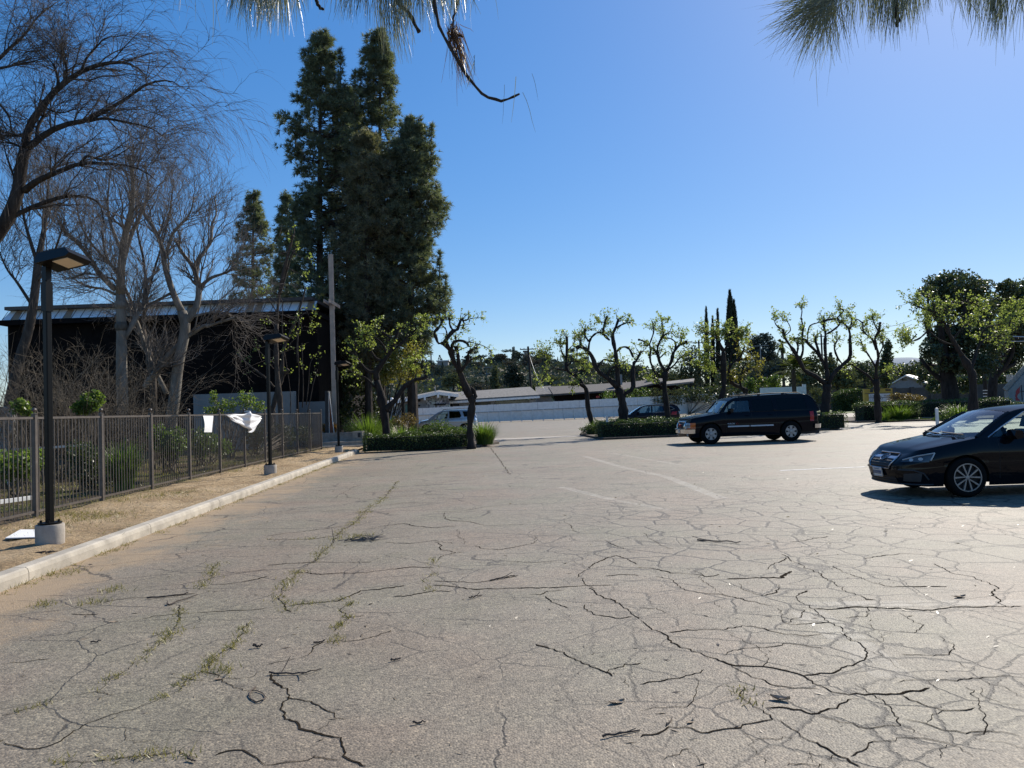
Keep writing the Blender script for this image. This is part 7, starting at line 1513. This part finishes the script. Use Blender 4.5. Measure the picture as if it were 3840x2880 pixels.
    b = MB(); V = across(range(kb_, K), .0, -.03, .03); V[..., 2] += np.linspace(S.get('roofcrown', .035), 0, K - kb_)[:, None] * (1 - us ** 2); b.grid(V); b.build('rear_window', M[S.get('rearglass', 'glass')], smooth=True, **kw)
    for i, w_ in enumerate(wins):
        for sg in (-1, 1):
            b = MB(); b.poly([w_], lambda x, z: (x - L / 2, sg * (gy(x, z) - .008), z)); b.build('side_window', M[S['glass'][i]], **kw)
    if 'dlo' in S:
        for sg in (-1, 1):
            P = interp_poly(np.array([(x - L / 2, sg * (gy(x, z) + .004), z) for x, z in S['dlo']]), 60) if False else np.array([(x - L / 2, sg * (gy(x, z) + .004), z) for x, z in sub(list(S['dlo']), 8)[:-7]])
            b = MB(); b.tube(P, .011, 6); b.build('window_trim', M['trim'], **kw)
    # interior
    b = MB(); zc = S['belt'] - .05
    b.box(((S['cowl'] + S['deck']) / 2 - L / 2, 0, .42), (S['deck'] - S['cowl'] + .3, Wd - .3, .25))
    b.box((S['cowl'] + .42 - L / 2, 0, zc - .2), (.5, Wd - .36, .36))
    for sg in (-1, 1):
        x = S['seat']; b.prism([(x + .05 - L / 2, sg * .38 - .24, .55), (x + .2 - L / 2, sg * .38 - .24, .55), (x + .2 - L / 2, sg * .38 + .24, .55), (x + .05 - L / 2, sg * .38 + .24, .55)], [(x + .3 - L / 2, sg * .38 - .2, zc + .17), (x + .4 - L / 2, sg * .38 - .2, zc + .17), (x + .4 - L / 2, sg * .38 + .2, zc + .17), (x + .3 - L / 2, sg * .38 + .2, zc + .17)])
        b.prism([(x + .33 - L / 2, sg * .38 - .13, zc + .21), (x + .43 - L / 2, sg * .38 - .13, zc + .21), (x + .43 - L / 2, sg * .38 + .13, zc + .21), (x + .33 - L / 2, sg * .38 + .13, zc + .21)], [(x + .38 - L / 2, sg * .38 - .11, zc + .4), (x + .46 - L / 2, sg * .38 - .11, zc + .4), (x + .46 - L / 2, sg * .38 + .11, zc + .4), (x + .38 - L / 2, sg * .38 + .11, zc + .4)])
        b.box((x + .38 - L / 2, sg * .38, zc + .19), (.03, .1, .1))
    b.box((S['seat'] + 1.35 - L / 2, 0, zc - .1), (.2, Wd - .5, .6))
    sw = [(S['seat'] - .32 - L / 2 + .06 * math.sin(a), -.38 + .18 * math.cos(a), zc + .07 + .17 * math.sin(a)) for a in np.linspace(0, 2 * np.pi, 20)]; b.tube(sw, .014, 6, False)
    b.build('interior', M['seat'], **kw)
    b = MB(); b.box((S['cowl'] + .36 - L / 2, 0, zc - .005), (.6, Wd - .4, .02)); b.build('dashboard', M['dash'], **kw)
    # underside and wheel wells
    b = MB(); b.box((0, 0, (S['bottom'][2][1] + .5) / 2 + .04), (L - .7, Wd - .62, .34))
    for xc_ in (fo, fo + wb):
        for sg in (-1, 1): b.lathe([(arr + .004, sg * (hw - .07)), (arr + .004, sg * (hw - .34)), (0.02, sg * (hw - .34))], (xc_ - L / 2, 0, wz), 20, 'y', 0, np.pi)
    b.build('underbody', M['black'], **kw)
    for xc_ in (fo, fo + wb):
        for sg in (-1, 1): wheel(T, (xc_ - L / 2, sg * (hw - .115), wz), wr, S['rim'], .215, S['style'], sg)
    # mirrors, handles, seams
    for sg in (-1, 1):
        mx, mz = S['mirror']; y = gy(mx, mz); b = MB(); e = [(0, 0), (.03, .09), (.12, .1), (.17, .07), (.16, -.05), (.05, -.07)]
        b.prism([(mx - L / 2 + u, sg * (y + .05), mz + v) for u, v in e], [(mx - L / 2 + u * .9 + .02, sg * (y + .24), mz + v * .85) for u, v in e]); b.box((mx - L / 2 + .08, sg * (y + .03), mz - .03), (.08, .1, .05)); b.build('wing_mirror', M[S['paint']], smooth=True, sharp=30, **kw)
        for hx in S['handles']:
            sfind = np.interp(hx, ox[10:-8], s_[10:-8]); b = MB(); zh = S['belt'] - .13; P = [spos(sg * (sfind + d_), zh, o_) for d_, o_ in ((-.1, .004), (-.06, .03), (.06, .03), (.1, .004))]; b.tube(P, .012, 6); b.build('door_handle', M[S.get('handle_mat', S['paint'])], **kw)
        for dx, zz0, zz1 in S['seams']:
            sf = np.interp(dx, ox[10:-8], s_[10:-8]); b = MB(); b.tube([spos(sg * sf, z, .0005) for z in np.linspace(zz0, zz1, 14)], .0035, 4); b.build('door_seam', M['black'], **kw)
    S['_fn'] = (T, kw, patch, line, spos, gy)
    return T

SC_ = .912
q_ = .12
def sx(l): return [(a + q_, b_) for a, b_ in l]
sedan = dict(L=4.92, W=1.84, fo=1.07, wb=2.75, wr=.33, arch=.372, rim=.23, style='ten', paint='black_paint', af=.66, ar=.45, nf=2.7, nr=3.2, leanf=.2, leanr=.12, chin=.06, bow=.05,
 top=[(0, .70), (.1, .735), (.35, .795), (.8, .88), (1.32, .975), (1.62, .965), (2.7, .965), (3.7, .99), (4.3, 1.04), (4.7, 1.05), (4.92, .99)], bottom=[(0, .21), (.4, .19), (1.5, .19), (3.5, .19), (4.5, .26), (4.92, .34)],
 cowl=1.34, deck=4.27, crown=.035, belt=.955, tumble=.52, roofline=sx([(1.18, .98), (1.52, 1.185), (1.88, 1.37), (2.27, 1.44), (2.8, 1.46), (3.3, 1.425), (3.7, 1.3), (4.25, 1.05)]), iA=2, iC=5, roofcrown=.045, wsbow=.16,
 windows=[sx(w_) for w_ in ([(1.44, .98), (1.64, .985), (1.64, 1.125)], [(1.69, .985), (2.5, .98), (2.5, 1.385), (2.1, 1.36), (1.69, 1.16)], [(2.6, .985), (3.35, 1.0), (3.5, 1.04), (3.36, 1.24), (3.1, 1.355), (2.6, 1.395)])], glass=['glass', 'glass', 'glass'],
 dlo=sx([(1.36, .97), (1.64, 1.135), (2.1, 1.37), (2.5, 1.40), (3.1, 1.365), (3.38, 1.25), (3.56, 1.04), (3.35, .995), (2.5, .97)]), seat=2.07, mirror=(1.76, 1.0), handles=(2.47, 3.52), seams=((1.62, .3, .94), (2.67, .3, .94), (3.72, .5, .97)))
T = car('sedan', 'shiny black sedan with spoked silver wheels cut off by the right edge', 'car', sedan, G(3622, 1864), R(.5), SC_, 'parked vehicles')
T_, kw, patch, line, spos, gy = sedan['_fn']
b = MB(); patch(b, [(-.41, .66), (.41, .66), (.36, .72), (-.36, .72)], .006); patch(b, [(-.32, .475), (.32, .475), (.41, .66), (-.41, .66)], .006); gr = b.build('grille', M['black'], **kw)
b = MB(); line(b, [(-.36, .725), (.36, .725), (.425, .66), (.33, .47), (-.33, .47), (-.425, .66), (-.36, .725)], .012, .012); b.build('grille_frame', M['trim'], gr, local=True)
b = MB()
for z in (.515, .555, .595): line(b, [(-.36 + (.58 - z) * .3, z), (.36 - (.58 - z) * .3, z)], .008, .006)
b.build('grille_bars', M['slate'], gr, local=True)
b = MB(); patch(b, [(-.40, .635), (-.1, .64), (-.1, .675), (-.39, .675)], .016, 8, 2); patch(b, [(.1, .64), (.40, .635), (.39, .675), (.1, .675)], .016, 8, 2); b.build('grille_wing', M['trim'], gr, local=True)
b = MB(); P = [spos(.095 * math.cos(a), .658 + .05 * math.sin(a), .025) for a in np.linspace(0, 2 * np.pi, 26)]; b.tube(P, .009, 6, False); b.poly([[(.09 * math.cos(a), .658 + .046 * math.sin(a)) for a in np.linspace(0, 2 * np.pi, 24)[:-1]]], lambda u, v: tuple(spos(u, v, .018))); em = b.build('oval_emblem', M['trim'], gr, local=True)
b = MB(); b.poly([[(.08 * math.cos(a), .658 + .04 * math.sin(a)) for a in np.linspace(0, 2 * np.pi, 24)[:-1]]], lambda u, v: tuple(spos(u, v, .022))); b.build('emblem_field', M['navy_paint'], gr, local=True)
b = MB()
for u, v, r in ((-.035, .015, .016), (.0, .0, .009), (.03, .018, .008), (.045, -.006, .008), (.015, -.02, .008), (-.02, -.02, .008)):
    b.poly([[(u + r * (1 if k % 2 == 0 else .35) * math.cos(k * np.pi / 4), .658 + v + r * (1 if k % 2 == 0 else .35) * math.sin(k * np.pi / 4)) for k in range(8)]], lambda a_, c_: tuple(spos(a_, c_, .026)))
b.build('emblem_stars', M['trim'], gr, local=True)
for sg in (-1, 1):
    b = MB(); patch(b, [(sg * .58, .60), (sg * 1.08, .60), (sg * 1.2, .745), (sg * .70, .645)], .004, 16, 6); h = b.build('headlight', M['lamp_dark'], smooth=True, **kw)
    b = MB(); line(b, [(sg * .62, .628), (sg * .9, .698), (sg * 1.19, .748)], .011, .012); line(b, [(sg * 1.19, .748), (sg * 1.11, .625)], .011, .012); b.build('light_strip', M['lamp_clear'], h, local=True)
    for s0, z0_ in ((sg * .80, .635), (sg * .96, .65)): b = MB(); b.poly([[(s0 + .04 * math.cos(a), z0_ + .026 * math.sin(a)) for a in np.linspace(0, 2 * np.pi, 13)[:-1]]], lambda u, v: tuple(spos(u, v, .012))); b.build('lamp_bulb', M['lamp_clear'], h, local=True)
    b = MB(); patch(b, [(sg * .62, .27), (sg * .95, .27), (sg * .98, .42), (sg * .66, .40)], .005, 8, 4); line(b, [(sg * .56, .46), (sg * .85, .46), (sg * 1.0, .41), (sg * 1.08, .3)], .012, .004); b.build('fog_recess', M['slate'], smooth=True, **kw)
b = MB(); patch(b, [(-.5, .235), (.5, .235), (.46, .34), (-.46, .34)], .006); lg = b.build('lower_grille', M['black'], **kw)
b = MB(); line(b, [(-.48, .27), (.48, .27)], .006, .012); line(b, [(-.47, .305), (.47, .305)], .006, .012); b.build('grille_bars', M['slate'], lg, local=True)
b = MB(); P = [spos(u, z, .03) for u, z in ((-.155, .325), (.155, .325), (.155, .47), (-.155, .47))]; P2_ = [p + (-.012, 0, 0) for p in P]; b.prism(P, P2_); pl = b.build('licence_plate', M['plate'], **kw)
b = MB()
for k in range(7):
    p = spos(-.115 + k * .038, .39, .045); b.box(tuple(p), (.004, .02, .055))
    if k % 2: b.box(tuple(p + (0, .004, .012)), (.0042, .012, .012))
for k in range(9): p = spos(-.09 + k * .022, .448, .045); b.box(tuple(p), (.004, .014, .014))
b.build('plate_characters', mat('grey_blue_characters', (.12, .13, .2), .6, .1, 5), pl, local=True)
b = MB(); fr_ = [spos(u, z, .046) for u, z in ((-.16, .32), (.16, .32), (.16, .475), (-.16, .475), (-.16, .32))]; b.tube(fr_, .007, 4); b.build('plate_frame', M['trim'], pl, local=True)
b = MB(); line(b, [(-1.15, .225), (0, .215), (1.15, .225)], .014, .012, 20); b.build('front_lip', M['slate'], **kw)
b = MB()
for y0 in (-.55, .1): 
    P = [(1.32 - 2.46 - .03 - .1 * (1 - ((y0 + k * .6 / 8) / .75) ** 2), y0 + k * .6 / 8, 1.02 + .004 * k) for k in range(9)]; b.tube(P, .011, 5)
b.build('wiper', M['black'], **kw)

suv = dict(L=5.57, W=2.0, fo=.98, wb=3.3, wr=.415, arch=.475, rim=.235, style='six', paint='navy_paint', af=.3, ar=.35, nf=3.4, nr=4, leanf=.1, leanr=.04, chin=.02, bow=.02, shoulder=.06,
 top=[(0, .95), (.08, 1.01), (.3, 1.075), (1.0, 1.175), (1.5, 1.25), (2.0, 1.24), (5.3, 1.24), (5.57, 1.2)], bottom=[(0, .32), (.4, .3), (1.3, .32), (4.2, .33), (5.0, .4), (5.57, .45)],
 cowl=1.45, deck=5.35, crown=.05, belt=1.24, tumble=.22, roofline=[(1.38, 1.25), (1.58, 1.47), (1.84, 1.73), (2.2, 1.845), (3.4, 1.91), (4.5, 1.925), (5.05, 1.87), (5.35, 1.62), (5.49, 1.24)], iA=2, iC=6, roofcrown=.045, wsbow=.05,
 windows=[[(1.56, 1.26), (1.72, 1.26), (1.72, 1.52)], [(1.76, 1.26), (2.62, 1.27), (2.62, 1.72), (1.98, 1.7), (1.76, 1.55)], [(2.74, 1.27), (3.62, 1.27), (3.58, 1.74), (2.74, 1.735)], [(3.8, 1.28), (5.02, 1.3), (4.92, 1.74), (3.78, 1.75)]], glass=['glass', 'glass', 'glass_dark', 'glass_dark'], rearglass='glass_dark',
 seat=2.0, mirror=(1.72, 1.32), handles=(2.5, 3.45), seams=((1.62, .4, 1.2), (2.68, .4, 1.2), (3.7, .5, 1.2)))
T = car('large_suv', 'long black SUV with chrome bumper and grille, parked beside the middle hedge', 'suv', suv, G(2666, 1666), R(3), SC_ * 1.015, 'parked vehicles')
T_, kw, patch, line, spos, gy = suv['_fn']
b = MB(); patch(b, [(-.54, .62), (.54, .62), (.54, .90), (-.54, .90)], .012); gr = b.build('grille', M['black'], **kw)
b = MB(); line(b, [(-.53, .91), (.53, .91), (.55, .86), (.53, .655), (.48, .62), (-.48, .62), (-.53, .655), (-.55, .86), (-.53, .91)], .024, .02); b.build('grille_frame', M['chrome'], gr, local=True)
b = MB()
for z in (.68, .735, .79, .85): line(b, [(-.54, z), (.54, z)], .008, .016)
b.build('grille_bars', M['slate'], gr, local=True)
text_mesh('GMC', .17, 'grille_letters', M['red_paint'], gr, Matrix.Translation(Vector(spos(0, .765, .05))) @ Matrix.Rotation(R(-90), 4, 'Z') @ FACE, True, .012)
for sg in (-1, 1):
    b = MB(); patch(b, [(sg * .59, .64), (sg * 1.0, .64), (sg * 1.0, .88), (sg * .59, .88)], .012, 8, 4); h = b.build('headlight', M['lamp_clear'], smooth=True, **kw)
    b = MB(); patch(b, [(sg * .98, .64), (sg * 1.2, .64), (sg * 1.2, .88), (sg * .98, .88)], .016, 6, 3); patch(b, [(sg * .80, .635), (sg * 1.0, .635), (sg * 1.0, .68), (sg * .80, .68)], .02, 4, 2); b.build('turn_signal', M['amber'], h, local=True)
    b = MB(); line(b, [(sg * .6, .77), (sg * .98, .77)], .012, .018); b.build('lamp_divider', M['slate'], h, local=True)
    b = MB(); c = spos(sg * .72, .4, .02); b.lathe([(0, 0), (.06, .0), (.07, .03)], tuple(c), 12, 'x'); b.build('fog_lamp', M['lamp_clear'], **kw)
    b = MB(); sf = lambda x: np.interp(x, [1.0, 4.5], [1.0 + 1.02 - .3 + .02, 4.5 + 1.02 - .3 + .02])
    patch(b, [(sg * sf(1.78), .665), (sg * sf(2.66), .665), (sg * sf(2.66), .72), (sg * sf(1.78), .72)], .022, 10, 2); patch(b, [(sg * sf(2.71), .665), (sg * sf(3.66), .665), (sg * sf(3.66), .72), (sg * sf(2.71), .72)], .022, 10, 2); b.build('side_moulding', M['silver_trim'], smooth=True, **kw)
    b = MB(); patch(b, [(sg * (5.57 + 1.02 - .3 - .36), .8), (sg * (5.57 + 1.02 - .3 - .2), .8), (sg * (5.57 + 1.02 - .3 - .2), 1.2), (sg * (5.57 + 1.02 - .3 - .36), 1.2)], .01, 4, 6); b.build('tail_light', M['red_lens'], **kw)
    b = MB(); P = [(x - suv['L'] / 2, sg * .68, z) for x, z in ((2.25, 1.86), (2.35, 1.925), (3.6, 1.985), (4.75, 1.98), (4.85, 1.92))]; b.tube(P, .017, 6)
    for x in (3.1, 4.1): b.box((x - suv['L'] / 2, sg * .68, 1.94), (.1, .05, .07))
    b.build('roof_rail', M['black'], **kw)
text_mesh('YUKON', .085, 'side_badge', M['silver_trim'], T, Matrix.Translation(Vector(spos(-(1.92 + .74), .80, .012))) @ FACE, True, .006)
text_mesh('XL', .085, 'side_badge', M['red_paint'], T, Matrix.Translation(Vector(spos(-(2.17 + .74), .80, .012))) @ FACE, True, .006)
b = MB()
for x in (2.6, 4.4): b.tube([(x - suv['L'] / 2, -.68, 1.975), (x - suv['L'] / 2, 0, 2.0), (x - suv['L'] / 2, .68, 1.975)], .018, 6)
b.build('roof_crossbar', M['black'], **kw)
b = MB()
for off, z0_, z1_ in ((.09, .46, .62),): patch(b, [(-1.16, z0_), (1.16, z0_), (1.16, z1_), (-1.16, z1_)], off, 40, 6); patch(b, [(-1.16, z1_), (1.16, z1_), (1.16, z1_ + .012), (-1.16, z1_ + .012)], off * .5, 40, 1); patch(b, [(-1.16, z0_ - .01), (1.16, z0_ - .01), (1.16, z0_), (-1.16, z0_)], off * .5, 40, 1)
b.build('front_bumper', M['chrome'], smooth=True, **kw)
b = MB(); Lr = 5.57 + 1.02 - .3; patch(b, [(Lr - .2, .52), (Lr + .8, .52), (Lr + .8, .68), (Lr - .2, .68)], .1, 16, 4); patch(b, [(-Lr - .8, .52), (-Lr + .2, .52), (-Lr + .2, .68), (-Lr - .8, .68)], .1, 16, 4); b.build('rear_bumper', M['chrome'], smooth=True, **kw)
b = MB(); patch(b, [(-.15, .47), (.15, .47), (.15, .61), (-.15, .61)], .105, 3, 2); b.build('licence_plate', M['plate'], **kw)

silver = dict(L=4.62, W=1.85, fo=.85, wb=2.82, wr=.36, arch=.42, rim=.22, style='seven', paint='silver_paint', af=.55, ar=.35, nf=2.8, nr=3.4, leanf=.16, leanr=.06, chin=.05, bow=.04,
 top=[(0, .82), (.15, .92), (.6, 1.02), (1.1, 1.1), (1.5, 1.12), (4.3, 1.18), (4.62, 1.12)], bottom=[(0, .3), (.4, .26), (1.3, .3), (3.4, .3), (4.2, .34), (4.62, .4)],
 cowl=1.05, deck=4.4, crown=.04, belt=1.14, tumble=.3, roofline=[(1.0, 1.1), (1.4, 1.38), (1.8, 1.63), (2.2, 1.73), (3.2, 1.76), (4.0, 1.72), (4.3, 1.55), (4.5, 1.18)], iA=2, iC=5, roofcrown=.03,
 windows=[[(1.4, 1.14), (2.42, 1.15), (2.42, 1.64), (2.0, 1.61), (1.75, 1.48)], [(2.52, 1.15), (3.3, 1.17), (3.42, 1.3), (3.28, 1.64), (2.52, 1.66)], [(3.62, 1.22), (4.2, 1.24), (4.12, 1.5), (3.9, 1.62), (3.5, 1.63)]], glass=['glass', 'glass_dark', 'glass_dark'], rearglass='glass_dark',
 seat=1.9, mirror=(1.42, 1.16), handles=(2.3, 3.25), seams=((1.3, .4, 1.05), (2.47, .4, 1.1), (3.4, .5, 1.1)))
T = car('silver_suv', 'silver SUV parked beyond the left planter, half hidden by the rose bush', 'suv', silver, (D(1600, 1600, 53)[0], 53, 0), R(1), SC_ * 1.03, 'parked vehicles')
T_, kw, patch, line, spos, gy = silver['_fn']
for sg in (-1, 1):
    b = MB(); patch(b, [(sg * .6, .66), (sg * 1.1, .68), (sg * 1.15, .84), (sg * .62, .8)], .008, 8, 3); b.build('headlight', M['lamp_clear'], **kw)
    b = MB(); P = [(x - 4.62 / 2, sg * .6, z) for x, z in ((2.0, 1.74), (2.1, 1.79), (3.2, 1.82), (4.0, 1.78), (4.1, 1.73))]; b.tube(P, .02, 6); b.build('roof_rail', M['black'], **kw)
b = MB(); patch(b, [(-.5, .6), (.5, .6), (.5, .82), (-.5, .82)], .008); b.build('grille', M['slate'], **kw)

cross = dict(L=4.56, W=1.83, fo=.9, wb=2.62, wr=.345, arch=.4, rim=.22, style='seven', paint='maroon_paint', af=.6, ar=.4, nf=2.6, nr=3.2, leanf=.2, leanr=.08, chin=.05, bow=.05,
 top=[(0, .78), (.15, .88), (.6, .98), (1.1, 1.05), (1.5, 1.07), (3.4, 1.12), (4.2, 1.22), (4.56, 1.15)], bottom=[(0, .28), (.4, .24), (1.3, .27), (3.3, .27), (4.1, .34), (4.56, .42)],
 cowl=1.02, deck=4.3, crown=.04, belt=1.08, tumble=.36, roofline=[(.95, 1.05), (1.35, 1.32), (1.75, 1.54), (2.2, 1.65), (3.0, 1.68), (3.9, 1.63), (4.25, 1.5), (4.45, 1.15)], iA=2, iC=5, roofcrown=.03,
 windows=[[(1.35, 1.08), (2.4, 1.1), (2.4, 1.57), (2.0, 1.54), (1.72, 1.42)], [(2.5, 1.11), (3.25, 1.14), (3.2, 1.57), (2.5, 1.58)], [(3.4, 1.17), (4.0, 1.32), (3.8, 1.47), (3.38, 1.55)]], glass=['glass', 'glass', 'glass_dark'], rearglass='glass_dark',
 dlo=[(1.3, 1.075), (1.7, 1.43), (2.0, 1.55), (2.5, 1.595), (3.3, 1.575), (3.85, 1.48), (4.06, 1.32), (3.3, 1.13), (2.4, 1.085)], seat=1.9, mirror=(1.36, 1.1), handles=(2.25, 3.2), seams=((1.3, .4, 1.02), (2.45, .4, 1.06), (3.35, .5, 1.1)))
T = car('dark_crossover', 'dark purple-black crossover with red tail lamps in front of the white fence', 'car', cross, (D(2365, 1600, 51)[0], 51, 0), R(-2), SC_ * 1.02, 'parked vehicles')
T_, kw, patch, line, spos, gy = cross['_fn']; Lr = 4.56 + .25
for sg in (-1, 1):
    b = MB(); patch(b, [(sg * .6, .64), (sg * 1.15, .66), (sg * 1.25, .82), (sg * .66, .74)], .008, 8, 3); b.build('headlight', M['lamp_clear'], **kw)
    b = MB(); patch(b, [(sg * (Lr - .42), .92), (sg * (Lr - .02), .9), (sg * (Lr + .05), 1.13), (sg * (Lr - .3), 1.13)], .012, 6, 4); b.build('tail_light', M['red_lens'], **kw)
b = MB(); patch(b, [(-.5, .55), (.5, .55), (.5, .76), (-.5, .76)], .008); b.build('grille', M['slate'], **kw)
hatch = dict(cross); hatch['paint'] = 'black_paint'
T = car('parked_hatchback', 'nose of a dark car parked behind the left end of the white fence', 'car', hatch, (D(1545, 1580, 104)[0], 104, 0), R(0), SC_ * 1.0, 'parked vehicles')
